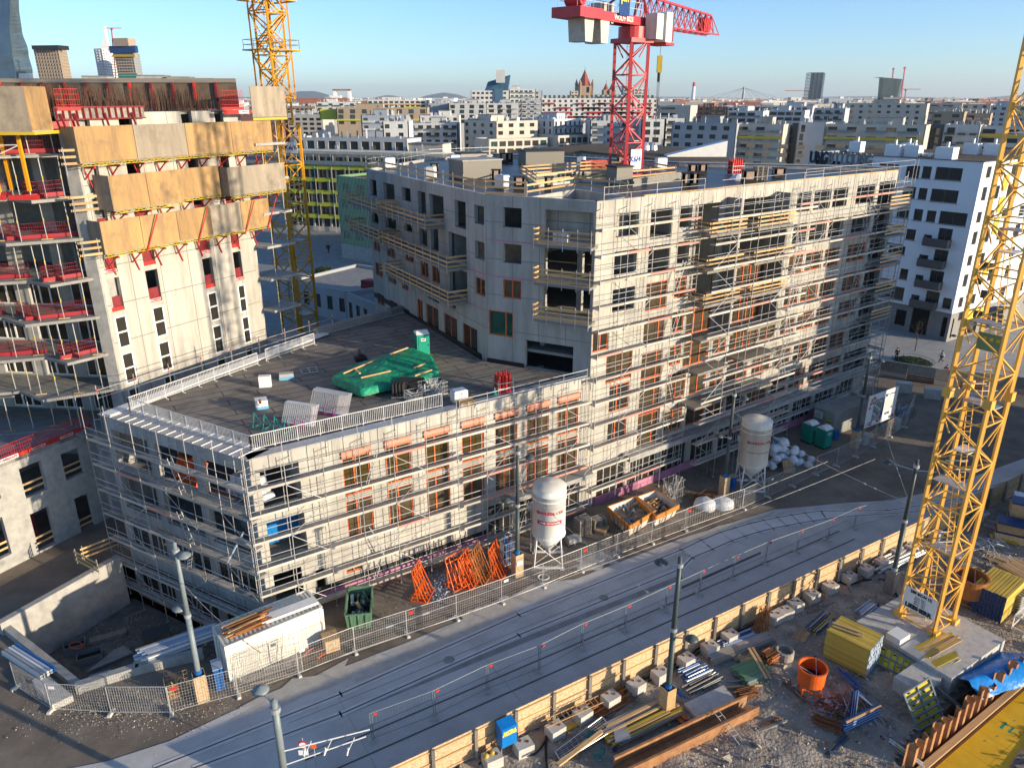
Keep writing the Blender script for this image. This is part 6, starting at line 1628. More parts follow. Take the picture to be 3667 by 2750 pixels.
# things in the pit
t = thing('ladder','short steel step ladder lying in the pit under the scaffold','ladder',q('g',860,690,-3.2)); ladder_part(t,q('g',790,720,-3.1),q('g',935,660,-3.1),(0,.5,.8),'steel',w=.6,name='rungs')
for i,(x,y,sx,sy,sz,mm,l_) in enumerate(((490,900,1.3,.9,.7,'pole_grey','grey bin with a coil of red hose in the pit'),(585,960,1.5,.9,.6,'pole_grey','grey open bin right beside the hose bin in the pit'),(1020,850,1.8,1.2,1.0,'pole_dark','dark covered stack in the pit by the scaffold foot'),(700,820,2.4,.6,.3,'timber_grey','grey plank stack in the pit behind the bins'))):
 p = q('g',x,y,-3.3); t = thing('bin' if i < 2 else 'stack',l_,'bin' if i < 2 else 'stack',p)
 if i < 2:
  for dx,dy,a,b in ((0,-sy / 2,sx,.05),(0,sy / 2,sx,.05),(-sx / 2,0,.05,sy),(sx / 2,0,.05,sy)): b_ = M(); b_.box(p.x + dx * math.cos(.5) - dy * math.sin(.5),p.y + dx * math.sin(.5) + dy * math.cos(.5),p.z,a,b,sz,.5); b_.ob('side',mm,t)
  b_ = M(); b_.box(p.x,p.y,p.z + .05,sx,sy,sz * .4,.5); b_.ob('contents','dark',t)
 else:
  for k in range(4): b_ = M(); b_.box(p.x,p.y,p.z + k * sz / 4,sx * (1 - .03 * (k % 2)),sy,sz / 4 - .02,.5); b_.ob('layer',mm,t)
tube_path('hose','coil of red hose on the left grey bin in the pit','hose',[q('g',490 + 42 * math.cos(a),865 + 22 * math.sin(a),-2.55 + .01 * a) for a in [k * .5 for k in range(30)]],.035,'orange')
m = M(); P = [q('g',560,1045,-3.2),q('g',860,920,-3.2),q('g',800,875,-3.2),q('g',740,900,-3.2)]; m.hexa(P + [p + Vector((0,0,.12)) for p in P]); tag(m.ob('concrete_plate','concrete_plain'),'flat pale concrete plate on the pit floor','concrete slab')
# guard rail at podium corner by the pit
guard('timber guard rail on the small block at the head of the pit wall',[q('g',500,330,1.0)[:2],q('g',640,400,1.0)[:2]],.9,group='timber rails at the pit',boards=(.3,.65,1.0),m_='timber')
guard('sunlit timber guard rail at the scaffold by the podium',[q('g',545,310,1.0)[:2],q('g',760,210,1.2)[:2]],.9,group='timber rails at the pit',boards=(.3,.65,1.0),m_='timber')

# green skip
def skip(label,P,h,m_,fill,inner='dark',z=0.,group='skips',out=.35):
 c = sum(P,Vector()) / 4; t = thing('skip',label,'skip',c,group)
 Q = [p + (p - c).normalized() * out for p in P]; B = [Vector((p.x,p.y,z + .12)) for p in P]; T = [Vector((p.x,p.y,z + h)) for p in Q]
 for k in range(4):
  a,b,d,e = B[k],B[(k + 1) % 4],T[(k + 1) % 4],T[k]; m = M(); i = (c - (a + b) / 2); i.z = 0; i.normalize(); i *= .06
  m.hexa([a,b,b + i,a + i,e,d,d + i,e + i]); m.ob('side','silo_old' if m_ == 'orange_skip' else m_,t)
  bar('rim',e,d,.1,.1,m_,t); (m_ == 'orange_skip') and bar('rim',e + Vector((0,0,-.2)) - i * .8,d + Vector((0,0,-.2)) - i * .8,.04,.3,'orange_skip',t)
  for f in (.2,.5,.8): bar('rib',a.lerp(b,f) - i * .6,e.lerp(d,f) - i * .6,.08,.06,m_,t)
 m = M(); m.quad(*B); m.ob('floor',inner,t)
 m = M(); zz = z + h * .55; F_ = [b_.lerp(t_,.5) for b_,t_ in zip(B,T)]
 nx = 9; idx = {}
 for i in range(nx + 1):
  for j in range(nx + 1):
   p = F_[0].lerp(F_[1],i / nx).lerp(F_[3].lerp(F_[2],i / nx),j / nx); m.v.append((p.x,p.y,p.z + noise.noise(Vector((i * .9,j * .9,c.x))) * .22))
 for i in range(nx):
  for j in range(nx): m.f.append((i * (nx + 1) + j,(i + 1) * (nx + 1) + j,(i + 1) * (nx + 1) + j + 1,i * (nx + 1) + j + 1)); m.uv.append(None)
 m.ob('fill',fill[0],t)
 rr = random.Random(int(c.x * 10));
 for k in range(fill[2]):
  p = F_[0].lerp(F_[1],rr.uniform(.1,.9)).lerp(F_[3].lerp(F_[2],rr.uniform(.1,.9)),rr.uniform(.1,.9)); d = Vector((rr.uniform(-1,1),rr.uniform(-1,1),rr.uniform(-.1,.5))) * rr.uniform(.3,.7); bar('rubbish',p + Vector((0,0,.05)) - d * .5,p + Vector((0,0,.3)) + d * .6,rr.uniform(.08,.25),rr.uniform(.04,.2),rr.choice(fill[1]),t)
 return t
def rect(a,b,w): # front edge a-b, depth w away from the camera
 ln = Line(a[:2],b[:2]); return [ln.p(0,0),ln.p(ln.L,0),ln.p(ln.L,0,-w),ln.p(0,0,-w)]
skip('faded green open skip filled with rubble and dark bags beside the pink strip',[q('h',45,775),q('h',195,760),q('h',205,600),q('h',60,600)],1.35,'green_skip',('dark',('green_facade','timber_grey','grey_box','pole_dark','timber'),26),out=.15)
skip('orange rimmed skip with wood scraps and a blue bucket, the nearer of two',[q('h',1860,170),q('h',2000,80),q('h',1900,0),q('h',1745,60)],1.25,'orange_skip',('gravel',('timber','timber_grey','blue_bright','timber'),22))
skip('orange rimmed skip full of broken pallets, the farther of two',[q('h',2030,105),q('h',2150,40),q('h',2030,-40),q('h',1925,0)],1.25,'orange_skip',('rust',('timber','timber','timber_grey'),30))
# orange A-frame racks
def rack(label,p,ang,L=2.4,h=2.4,n=7,*, m_='orange',group='orange steel racks',wid=1.1):
 t = thing('steel_rack',label,'rack',p,group); d = Vector((math.cos(ang),math.sin(ang),0)); n_ = Vector((-d.y,d.x,0)); p = Vector(p)
 for k in range(n):
  a = p + d * (L * k / (n - 1)); bar('upright',a + Vector((0,0,.1)),a + n_ * .35 + Vector((0,0,h)),.07,.07,m_,t); bar('strut',a - n_ * wid * .5 + Vector((0,0,.1)),a + n_ * .3 + Vector((0,0,h * .85)),.06,.06,m_,t)
  bar('foot_bar',a - n_ * wid * .6 + Vector((0,0,.06)),a + n_ * wid * .5 + Vector((0,0,.06)),.08,.08,m_,t)
 for f in (.2,.5,.8,1.): bar('cross_bar',p + n_ * .35 * f + Vector((0,0,h * f)),p + d * L + n_ * .35 * f + Vector((0,0,h * f)),.06,.06,m_,t)
 for f in (-.6,.5): bar('cross_bar',p + n_ * wid * f + Vector((0,0,.08)),p + d * L + n_ * wid * f + Vector((0,0,.08)),.08,.08,m_,t)
rack('single slim orange rack standing left of its group',q('h',500,590),1.35,L=1.6,h=2.5,n=5)
rack('leaning bundle of orange racks in the middle of the group',q('h',700,500) ,.75,L=1.8,h=2.4,n=6)
rack('second orange rack tight behind the middle bundle',q('h',790,505),1.2,L=1.7,h=2.4,n=5)
rack('rusty dark orange rack between the middle bundle and the right one',q('h',870,480),1.25,L=1.8,h=2.6,n=6,m_='rust_orange')
rack('right orange rack beside the blue barrels and the lamp',q('h',985,445),1.25,L=1.7,h=2.4,n=5)
o = stones('glass_shards',700,lambda r: tuple((q('h',r.gauss(630,55),r.gauss(500,42)))[:2]),.04,.16,'blue_pale',0,21)
mesh_crate('mesh_crate','upright crate with blue cans behind the boarded lamp foot',q('h',1075,330),1.0,.8,1.9,.6,'blue',nfill=14)
pallet('tall stack of pallets right of the clean silo',q('h',1560,150),.6,None,n=11)
pallet('shorter stack of pallets just right of the tall one',q('h',1660,110),.5,None,n=7)
pallet('single pallet with paving blocks lying in front of the pallet stacks',q('h',1500,200),.4,1,lm='grey_box',lh=.3)
pallet('leaning dark pallets near the orange skips',q('h',1690,130),1.1,None,n=2)
t = thing('mesh_stand','upright black steel frames standing in front of the orange skips','steel frame',q('h',1810,190))
for k in range(5):
 a = q('h',1760 + k * 22,205 - k * 3); bar('upright',a,a + Vector((0,0,2.2)),.04,.04,'ink',t)
for h in (.1,1.1,2.15): bar('cross_bar',q('h',1760,205) + Vector((0,0,h)),q('h',1850,192) + Vector((0,0,h)),.04,.04,'ink',t)
mesh_crate('mesh_crate','stack of grey scaffold frames in a crate near the rusty coils',q('i',-60,-60),1.6,1.2,2.2,.6,'steel',nfill=16)
t = thing('rebar_pile','low heap of rusty steel mats between the two silos','rebar',q('f',150,1560))
r = random.Random(31)
for k in range(70): p = q('f',r.gauss(160,35),r.gauss(1560,15),r.uniform(.02,.5)); d = Vector((r.uniform(-1,1),r.uniform(-1,1),r.uniform(-.1,.1))); bar('bar',p - d * .7,p + d * .7,.035,.035,'rust',t)
for i,(x,y,l_) in enumerate(((150,1625,'pink printed plastic sack left of the second silo legs'),(265,1620,'clear plastic wrapped goods right of the pink sack'))):
 p = q('f',x,y); m = M(); m.lathe((p.x,p.y,0),[(.9,0),(1.0,.2),(.85,.6),(.4,.8),(0,.82)],10)
 for k,v in enumerate(m.v): nn = noise.noise(Vector(v) * 2) * .2; m.v[k] = (v[0] + nn,v[1] + nn,max(0,v[2] + nn * .5))
 tag(m.ob('wrapped_goods','bag',smooth=True),l_,'sack')
for k in range(1): t = thing('barrel','blue barrel beside the grey container','barrel',q('f',993,1185)); p = q('f',993,1185); m = M(); m.lathe((p.x,p.y,0),[(0,.02),(.29,.02),(.31,.3),(.29,.32),(.31,.6),(.29,.62),(.29,.88),(0,.88)],16); m.ob('body','blue_bright',t); cyl_part('lid','blue',t,(p.x,p.y,.88),(p.x,p.y,.92),.3,n=16)
# grey container, site board, utility box
ca_ = q('f',1160,1250); cb_ = q('f',1390,1130)
gt,gl = container('grey site container behind the printed site board',(33.3,71.6),(33.3 + 5.2,71.6 + 3.5),2.4,2.6,0,'container_grey')
for k in range(2):
 b_ = M(); b_.beam(gl.p(-.03,1.3,-.15 - k * 1.05),gl.p(-.03,1.3,-1.15 - k * 1.05),.05,2.2); b_.ob('door','container_grey',gt); bar('lock_bar',gl.p(-.08,.2,-.9 - k * .5),gl.p(-.08,2.4,-.9 - k * .5),.04,.04,'steel',gt,'rod')
b_ = M(); b_.beam(gl.p(-.09,1.9,-1.3),gl.p(-.09,1.9,-2.2),.03,.7); b_.ob('notice','white',gt)
for k in range(4): b_ = M(); b_.beam(gl.p(-.115,2.1 - k * .13,-1.4),gl.p(-.115,2.1 - k * .13,-2.1),.01,.04); b_.ob('lettering','ink',gt)
b_ = M(); b_.beam(gl.p(-.09,1.7,-.2),gl.p(-.09,1.7,-.7),.03,.4); b_.ob('notice','green_facade',gt); text('DOKA',gl.p(-.13,1.7,-.45),.22,'ink_yellow',gt,-gl.n * -1 if False else gl.n,bold=.02)
bo = Line(q('f',1158,1225)[:2],(q('f',1158,1225) + (gl.d * 5.4))[:2])
t = thing('site_board','large white printed site board with a picture of the finished building','sign',bo.p(2.7,0))
beam_part('board','white',t,bo.p(0,3.6,0),bo.p(5.2,3.6,0),.05,3.5)
for k in range(5): bar('edge_slat',bo.p(5.15,2.1 + k * .75,-.05),bo.p(5.45,2.1 + k * .75,-.05),.05,.35,'timber',t)
for uu in (.3,2.6,4.9): bar('post',bo.p(uu,0,-.12),bo.p(uu,5.3,-.12),.14,.14,'timber',t)
beam_part('picture','print_img',t,bo.p(1.0,3.55,.035),bo.p(2.9,3.55,.035),.02,2.3)
for i in range(5):
 for j in range(4): m = M(); uu = 1.15 + j * .33; zz = 2.9 + i * .3 + j * .08; m.beam(bo.p(uu,zz,.05),bo.p(uu + .2,zz + .03,.05),.01,.17); m.ob('picture_window',('green_facade','white','tower_glass')[(i + j) % 3],t)
m = M(); m.hexa([bo.p(2.3,2.45,.05),bo.p(2.8,2.45,.05),bo.p(2.8,2.45,.06),bo.p(2.3,2.45,.06),bo.p(2.75,4.0,.05),bo.p(2.9,4.2,.05),bo.p(2.9,4.2,.06),bo.p(2.75,4.0,.06)]); m.ob('picture_road','ink_blue',t)
for k in range(12): beam_part('text_line','pole_grey',t,bo.p(3.15,4.45 - k * .13,.04),bo.p(4.5 - (k % 3) * .2,4.45 - k * .13,.04),.01,.035)
text('egw',bo.p(3.75,2.75,.04),.55,'ink_blue',t,bo.d,bold=.02); text('W',bo.p(3.2,4.75,.04),.4,'ink_blue',t,bo.d,bold=.03); text('der Wohnfonds',bo.p(4.2,4.8,.04),.2,'ink',t,bo.d)
text('Stadt',bo.p(.95,2.32,.04),.26,'ink_red',t,bo.d,bold=.01); text('Wien',bo.p(.95,2.06,.04),.26,'ink_red',t,bo.d,bold=.01)
beam_part('crest','ink_red',t,bo.p(.35,2.2,.04),bo.p(.6,2.2,.04),.01,.35)
m = M(); m.beam(bo.p(.35,2.2,.05),bo.p(.6,2.2,.05),.01,.06); m.beam(bo.p(.45,2.2,.05),bo.p(.5,2.2,.05),.01,.35); m.ob('crest_cross','white',t)
beam_part('logo','pole_dark',t,bo.p(4.2,2.15,.04),bo.p(4.6,2.15,.04),.01,.3); cyl_part('logo','ink_red',t,bo.p(4.9,2.2,.03),bo.p(4.9,2.2,.05),.18,n=14)
for (uu,zz) in ((.55,4.7),(.85,4.85),(1.1,4.85),(.45,4.35),(.8,4.4),(.4,3.9),(2.0,2.2),(2.3,2.1),(2.6,2.25),(4.4,3.2)): text('^',bo.p(uu,zz,.04),.5,'ink_red',t,bo.d,bold=.04)
for i,(x,y) in enumerate(((1375,1115),(1172,1215))): p = q('f',x,y); boxthing('ballast_block',('pale ballast block under the right end of the site board','pale ballast block at the left post of the site board')[i],'concrete block',p,.8,.8,1.2,.5,'block_concrete')
mesh_crate('mesh_crate','dark steel bin full of blue and yellow parts right of the site board',q('f',1410,1040),3.0,1.6,1.3,.5,'blue_pale',m_='pole_dark',nfill=18)
# insulated blue cabinet on the pavement by the first lamp
boxthing('meter_cabinet','small blue cabinet standing between the corner lamp and the cream container','cabinet',q('g',1420,1120),.5,.9,1.5,.5,'blue',lid=(.06,'blue_pale'))
boxthing('meter_cabinet','small blue cabinet at the foot of the second silo lamp','cabinet',q('f',325,1500),.5,.5,1.2,.5,'blue',lid=(.06,'steel'))
mesh_crate('mesh_crate','wooden sided crate of broken bricks behind the fence at the corner lamp',q('g',1150,1160),1.3,1.1,.9,.5,'timber',m_='timber',nfill=14)
boxthing('osb_crate','osb crate at the right end of the cream container','crate',q('g',2140,880),.9,.9,.9,.5,'osb',lid=(.05,'timber'))

# ================================================================== THE YARD BELOW THE HOARDING
def bundle(name,label,cat,a,b,w,layers,per,m_,sec=(.1,.1),z=.05,jit=.1,group=None,kind='bar',part='beam',ends=None,seed=1,bearers=True):
 "lengths laid side by side from a to b, spreading to the far side by w"
 r = random.Random(seed); a = Vector((a[0],a[1],0)); b = Vector((b[0],b[1],0)); d = (b - a).normalized(); n_ = Vector((-d.y,d.x,0)); L = (b - a).length
 t = thing(name,label,cat,((a + b) / 2 + n_ * w / 2 + Vector((0,0,z))),group)
 if bearers:
  for f in (.15,.85): p = a + d * L * f; bar('bearer',p + Vector((0,0,z + .04)),p + n_ * w + Vector((0,0,z + .04)),.09,.08,'timber_grey',t)
  z += .08
 for k in range(layers):
  for j in range(per):
   o = n_ * (w * (j + .5) / per + r.uniform(-jit,jit) * .25); s0,s1 = r.uniform(-jit,jit),r.uniform(-jit,jit); zz = z + sec[1] * (k + .5)
   mm = r.choice(m_) if isinstance(m_,tuple) else m_
   A = a + o + d * s0 + Vector((0,0,zz)); B = b + o + d * s1 + Vector((0,0,zz + r.uniform(0,jit * .2)))
   bar(part,A,B,sec[0] * .94,sec[1] * .94,mm,t,kind)
   if ends: bar('end_cap',B,B + d * .03,sec[0] * .96,sec[1] * .96,ends,t)
 return t
m = M(); rr_ = ra
cs = thing('crane_base','pale concrete foundation slab carrying the big yellow crane','foundation',(26.7,39.5,0))
m.box(26.7,39.5,-.1,6.2,6.2,1.3,ra); m.ob('slab','block_concrete',cs)
box_part('slab','block_concrete',cs,25.0,36.2,0,4.6,1.6,1.0,ra)
for k,(x,y) in enumerate(((1395,825),(1520,900))): p = q('i',x,y,1.2); m = M(); m.box(p.x,p.y,1.2,(1.1,1.5)[k],(.9,1.3)[k],(.45,.12)[k],ra); tag(m.ob('concrete_cover',('white','zinc')[k]),('pale stacked cover block on the crane foundation','flat grey steel plate on the crane foundation')[k],'plate')
bundle('plank_pile','yellow and grey planks heaped on the near edge of the crane foundation','planks',q('i',1590,960,1.2),q('i',1800,850,1.2),1.0,2,7,('timber','yellow','timber'),(.2,.06),1.2,.35,bearers=False,seed=2)
m = M(); P = [q('i',1610,970,1.4),q('i',1650,1010,1.4),q('i',1790,940,1.5),q('i',1770,900,1.5)]; m.hexa(P + [p + Vector((0,0,.04)) for p in P]); tag(m.ob('form_panel','yellow'),'bright yellow sheet on the planks by the crane foot','panel')
m = M(); P = [q('i',1680,1035,1.1),q('i',1700,1060,1.1),q('i',1820,970,1.1),q('i',1800,960,1.2)]; m.hexa(P + [p + Vector((0,0,.04)) for p in P]); tag(m.ob('form_panel','yellow'),'second narrow yellow sheet nearest the blue tarpaulin','panel')
bundle('beam_stack','large stack of yellow timber beams with white blue ends in the middle of the yard','beam stack',(19.55,38.35),(21.4,36.45),2.0,10,11,'yellow_beam',(.18,.2),.1,.04,'yellow beam stacks',ends='blue_pale')
bundle('plank','loose light planks lying on top of the large yellow beam stack','planks',(19.9,38.6),(21.3,37.6),.6,1,2,'timber',(.15,.06),2.2,.2,bearers=False)
p0 = q('i',1850,760); bundle('beam_stack','stack of yellow beams with dark blue ends right of the crane foot','beam stack',q('i',1843,640) + q('i',2068,640) - q('i',1938,768),q('i',1843,640),(q('i',1843,640) - q('i',1938,768)).length,10,10,'yellow_beam',(.18,.2),.1,.04,'yellow beam stacks',ends='blue_dark',seed=4)
def bucket(label,p,rz,mm,s=1.):
 t = thing('concrete_bucket',label,'concrete bucket',p,'concrete buckets'); x,y,z = p
 m = M(); m.lathe((x,y,z),[(.86 * s,.95 * s),(.9 * s,2.1 * s),(.96 * s,2.1 * s),(.96 * s,2.18 * s),(.86 * s,2.18 * s),(.8 * s,1.3 * s)],28); m.ob('drum',mm,t,smooth=False)
 m = M(); m.lathe((x,y,z),[(.3 * s,.5 * s),(.86 * s,.95 * s)],24); m.ob('cone',mm,t,smooth=True)
 m = M(); m.lathe((x,y,z),[(.2 * s,.45 * s),(.3 * s,.6 * s)],20); m.ob('outlet','rust',t)
 m = M(); m.lathe((x,y,z),[(.0,1.22 * s),(.76 * s,1.3 * s)],20); m.ob('inside','dark',t)
 for k in range(4):
  a = rz + k * math.pi / 2; b = Vector((x + .8 * s * math.cos(a),y + .8 * s * math.sin(a),z)); bar('leg',b + Vector((0,0,.05)),b + Vector((0,0,1.6 * s)),.1,.1,mm,t)
  a2 = a + math.pi / 2; b2 = Vector((x + .8 * s * math.cos(a2),y + .8 * s * math.sin(a2),z));
  if k < 3: bar('leg_brace',b + Vector((0,0,.7 * s)),b2 + Vector((0,0,.2)),.06,.06,mm,t)
 m = M(); m.lathe((x,y,z + .02),[(.82 * s,0),(.9 * s,0),(.9 * s,.08),(.82 * s,.08),(.82 * s,0)],28); m.ob('base_ring','zinc',t)
 for k in range(3): a = rz + .4 + k * 2.1; bar('chain',(x + .84 * s * math.cos(a),y + .84 * s * math.sin(a),z + 2.15 * s),(x + .1,y - .4,z + 1.75 * s),.04,.04,'zinc',t,'rod')
p = q('i',850,1225); bucket('bright orange round concrete bucket standing on a steel ring',(p.x,p.y + .7,0),.6,'orange',.88)
p = q('i',1840,640); bucket('rusty orange concrete bucket in shade behind the yellow crane',(p.x + .1,p.y + .5,0),.4,'rust_orange',1.15)
# framed formwork panels: yellow faces in blue steel frames
def form_panel(label,A,B,C,D,nx,ny,group='yellow formwork panels'):
 A,B,C,D = map(Vector,(A,B,C,D)); t = thing('wall_formwork',label,'formwork',(A + B + C + D) / 4,group); n_ = (B - A).cross(D - A).normalized()
 if n_.y > 0: n_ = -n_
 m = M(); m.hexa([A - n_ * .05,B - n_ * .05,C - n_ * .05,D - n_ * .05,A,B,C,D]); m.ob('face','yellow_form',t)
 for k in range(nx + 1): f = k / nx; bar('frame_bar',A.lerp(B,f) + n_ * .05,D.lerp(C,f) + n_ * .05,.06 if 0 < k < nx else .1,.1,'pole_grey',t)
 for k in range(ny + 1): f = k / ny; bar('frame_bar',A.lerp(D,f) + n_ * .05,B.lerp(C,f) + n_ * .05,.09,.1,'pole_grey',t)
 for k in range(ny):
  for j in range(nx):
   c = A.lerp(B,(j + .3) / nx).lerp(D.lerp(C,(j + .3) / nx),(k + .6) / ny); m = M(); m.beam(c + n_ * .02,c + n_ * .02 + (B - A).normalized() * .18,.03,.1); m.ob('stencil','ink',t) if (k + j) % 2 else None
 return t
form_panel('upright yellow formwork panel leaning over the trench by the sheet piles',q('i',1560,1500,-.4),q('i',1715,1420,-.4),q('i',1595,1075,1.3),q('i',1430,1180,1.2),2,8)
form_panel('yellow formwork panel on edge between the beam stack and crane foundation',q('i',1255,985,.1),q('i',1480,1085,.1),q('i',1520,985,.9),q('i',1290,855,1.0),6,2)
# blue tarp
t = thing('blue_tarpaulin','bright blue tarpaulin draped over a round mound beside the sheet piles','tarpaulin',q('i',1880,1080)); A = q('i',1670,1090,.2); B = q('i',2060,880,.5); W_ = Vector((.52,-.85,0)); m = M()
for i in range(15):
 for j in range(13):
  f,s = i / 14,j / 12; th = s * math.pi * .72; p = A.lerp(B,f) + W_ * (2.3 * s * (1 + .3 * f)) ; zz = .15 + 1.15 * math.sin(th) * (1 - .15 * f) - 1.3 * max(0,s - .62) + noise.noise(Vector((i * .5,j * .7,0))) * .12
  m.v.append((p.x,p.y,zz))
for i in range(14):
 for j in range(12): m.f.append((i * 13 + j,(i + 1) * 13 + j,(i + 1) * 13 + j + 1,i * 13 + j + 1)); m.uv.append(None)
m.ob('sheet','blue_tarp',t,smooth=True)
bar('weight_timber',q('i',1640,1130,.6),q('i',1830,1290,-.2),.2,.15,'timber_grey',t)
# sheet pile wall, waler and yellow deck
t = thing('sheet_pile_wall','rusty brown sheet pile wall zigzagging across the bottom right corner','sheet piles',q('i',1830,1400))
sl_ = Line(q('i',1440,1659,0)[:2],q('i',2260,975,0)[:2])
n = int(sl_.L / .42)
for k in range(n):
 o = .16 if k % 2 else -.16; u0 = k * .42; top = 1.0 + R.uniform(-.15,.55)
 beam_part('pile','sheet_pile',t,sl_.p(u0 + .03,(top - 2.4) / 2,o),sl_.p(u0 + .30,(top - 2.4) / 2,o),.035,top + 2.4)
 beam_part('pile_web','sheet_pile',t,sl_.p(u0 + .30,(top - 2.4) / 2,o),sl_.p(u0 + .45,(top - 2.4) / 2,-o),.035,top + 2.4)
bar('waler',sl_.p(0,-.1,.5),sl_.p(sl_.L,-.1,.5),.35,.2,'timber',t)
o = thing('starter_bars','row of rusty starter bars along the yellow deck edge','rebar',sl_.p(4,.3,.9)); m = M()
for k in range(int(sl_.L / .14)): m.beam(sl_.p(k * .14,-.3,.85),sl_.p(k * .14 + .05,.25,.85),.02);
for h in (-.1,.15): m.beam(sl_.p(0,h,.87),sl_.p(sl_.L,h,.87),.02)
m.ob('bars','rust',o)['kind'] = 'stuff'
dk = thing('slab_deck','bright yellow formwork deck with green and blue paint marks in the corner','deck',sl_.p(5,0,5))
for k in range(12):
 for j in range(5):
  beam_part('deck_panel','deck_sun',dk,sl_.p(-2 + k * 2.0,-.1,1.6 + j * 1.5),sl_.p(-.015 + k * 2.0,-.1,1.6 + j * 1.5),1.485,.03)
for (x,y,mm,w) in ((2080,1380,'green_wc',.35),(2130,1410,'green_wc',.3),(2040,1450,'blue_bright',.1),(1960,1480,'blue_bright',.1),(2150,1350,'blue_bright',.1)):
 p = q('i',x,y,-.07); m = M(); m.box(p.x,p.y,-.082,w * 2,w * .35,.002,.3 + w); m.ob('paint_mark',mm,dk)
# brown trough beam with pink ladder, concrete plate
t = thing('steel_girder','long golden brown steel girder lying along the bottom edge of the yard','girder',q('i',250,1400)); gl_ = Line(q('h',1830,1740)[:2],q('i',490,1320)[:2])
beam_part('web','sheet_pile',t,gl_.p(0,.1,-.45),gl_.p(gl_.L,.1,-.45),1.0,.12)
for o in (0,-.95): beam_part('flange','sheet_pile',t,gl_.p(0,.38,o),gl_.p(gl_.L,.38,o),.14,.7)
t = thing('ladder','pale pink ladder leaning across the brown girder','ladder',q('i',310,1400)); ladder_part(t,q('i',225,1290,.9),q('i',400,1510,.05),(.8,.4,0),'deck',w=.35,name='rungs')
t = thing('ladder','grey wooden ladder lying on the gravel below the hoarding blocks','ladder',q('i',870,610)); ladder_part(t,q('i',725,680,.06),q('i',1035,545,.06),(-.5,.8,0),'timber_grey',w=.5,name='rungs')
t = thing('ladder','timber ladder lying on the ballast blocks at the hoarding foot','ladder',q('h',1490,1290)); ladder_part(t,q('h',1310,1375,.85),q('h',1680,1210,.85),(-.5,.8,.1),'timber',w=.5,name='rungs')
t = thing('ladder','long aluminium ladder lying past the blue frames','ladder',q('i',1250,1180)); ladder_part(t,q('i',1090,1050,.3),q('i',1440,1330,.1),(.6,.6,0),'timber_grey',w=.45,name='rungs')
m = M(); P = [q('i',15,1260,.1),q('i',95,1350,.1),q('i',355,1240,.1),q('i',270,1140,.1)]; m.hexa(P + [p + Vector((0,0,.22)) for p in P]); tag(m.ob('concrete_plate','block_concrete'),'dusty flat concrete plate beside the brown girder','concrete slab')
# blue frame stack
t = thing('frame_stack','stack of blue and white edged scaffold frames right of the orange bucket','frame stack',q('i',1180,1380))
a_ = q('i',1045,1440); b_ = q('i',1275,1330); fl_ = Line(a_[:2],b_[:2])
for k in range(9):
 h = .1 + k * .1
 for o,mm in ((0,'timber' if k > 6 else ('blue_pale' if k % 2 else 'blue')),(-.12,'blue_dark')): bar('frame_bar',fl_.p(R.uniform(-.12,.12),h,o),fl_.p(fl_.L - R.uniform(0,.15),h,o),.06,.05,mm,t)
for k in range(9):
 a = fl_.p(fl_.L - .1 - k * .05,.15 + k * .09,-.15); b = q('i',1120 + k * 3,1110 + k * 9,.15 + k * .09); bar('frame_bar',a,b,.06,.06,('blue','blue_dark','blue_pale')[k % 3],t)
 a = q('i',1085 + k * 5,1330,.1 + k * .08); b = q('i',1105 + k * 5,1160,.3 + k * .1); bar('frame_bar',a,b,.06,.06,('blue','blue_dark','zinc')[k % 3],t)
bundle('tube_bundle','blue tubes lying fanned beside the orange bucket and ladder','tubes',q('i',1000,1060),q('i',1130,1180),.5,1,5,('blue','blue_dark'),(.08,.08),.3,.3,'blue tube bundles','rod','tube',seed=7,bearers=False)
bundle('tube_bundle','blue prop tubes bundled left of the long planks','tubes',q('i',280,910),q('i',485,830),.7,3,6,('blue','blue_dark','blue','blue_pale'),(.1,.1),.05,.12,'blue tube bundles','rod','tube',seed=8)
bundle('tube_bundle','blue and grey prop tubes in a heap at the left of the yard','tubes',q('i',60,1125),q('i',190,1065),1.2,3,9,('blue','blue_bright','blue_pale','zinc'),(.1,.1),.05,.3,'blue tube bundles','rod','tube',seed=9)
bundle('tube_bundle','dark and pale tubes with timbers below the blue heap','tubes',q('i',70,1200),q('i',250,1110),.8,2,7,('pole_dark','timber_grey','zinc'),(.1,.1),.05,.35,'blue tube bundles','rod','tube',seed=10)
bundle('plank_pile','long weathered planks stacked behind the blue tubes','planks',q('i',210,1010),q('i',600,860),.9,3,5,'timber_grey',(.2,.09),.05,.15,seed=11)
bundle('plank_pile','teal green boards stacked under loose timbers','planks',q('i',425,1150),q('i',585,1085),1.5,4,9,('green_facade','pole_grey','green_facade'),(.17,.1),.05,.1,seed=12)
bundle('plank_pile','two loose pale planks crossing the teal boards','planks',q('i',590,1080,.6),q('i',470,880,.6),.4,1,2,('timber','timber_grey'),(.16,.08),.5,.2,seed=13,bearers=False)
bundle('plank_pile','pale short boards lying open between the planks','planks',q('i',370,990),q('i',500,960),.9,2,4,'timber',(.25,.05),.05,.3,seed=14)
bundle('plank_pile','crossed timbers beside the teal boards','planks',q('i',350,1165),q('i',490,1160),.9,1,4,('timber','timber_grey'),(.12,.1),.05,.6,seed=15,bearers=False)
bundle('plank','single grey plank in the open gravel right of the girder','planks',q('i',500,1280),q('i',680,1215),.4,1,2,'timber_grey',(.18,.05),.02,.1,seed=16,bearers=False)
bundle('rebar_bundle','rusty reinforcement mats bundled below the blue frames','rebar',q('i',850,1390),q('i',1000,1450),.8,3,10,'rust',(.06,.07),.05,.3,'rebar bundles in the yard','rod','bar_',seed=17)
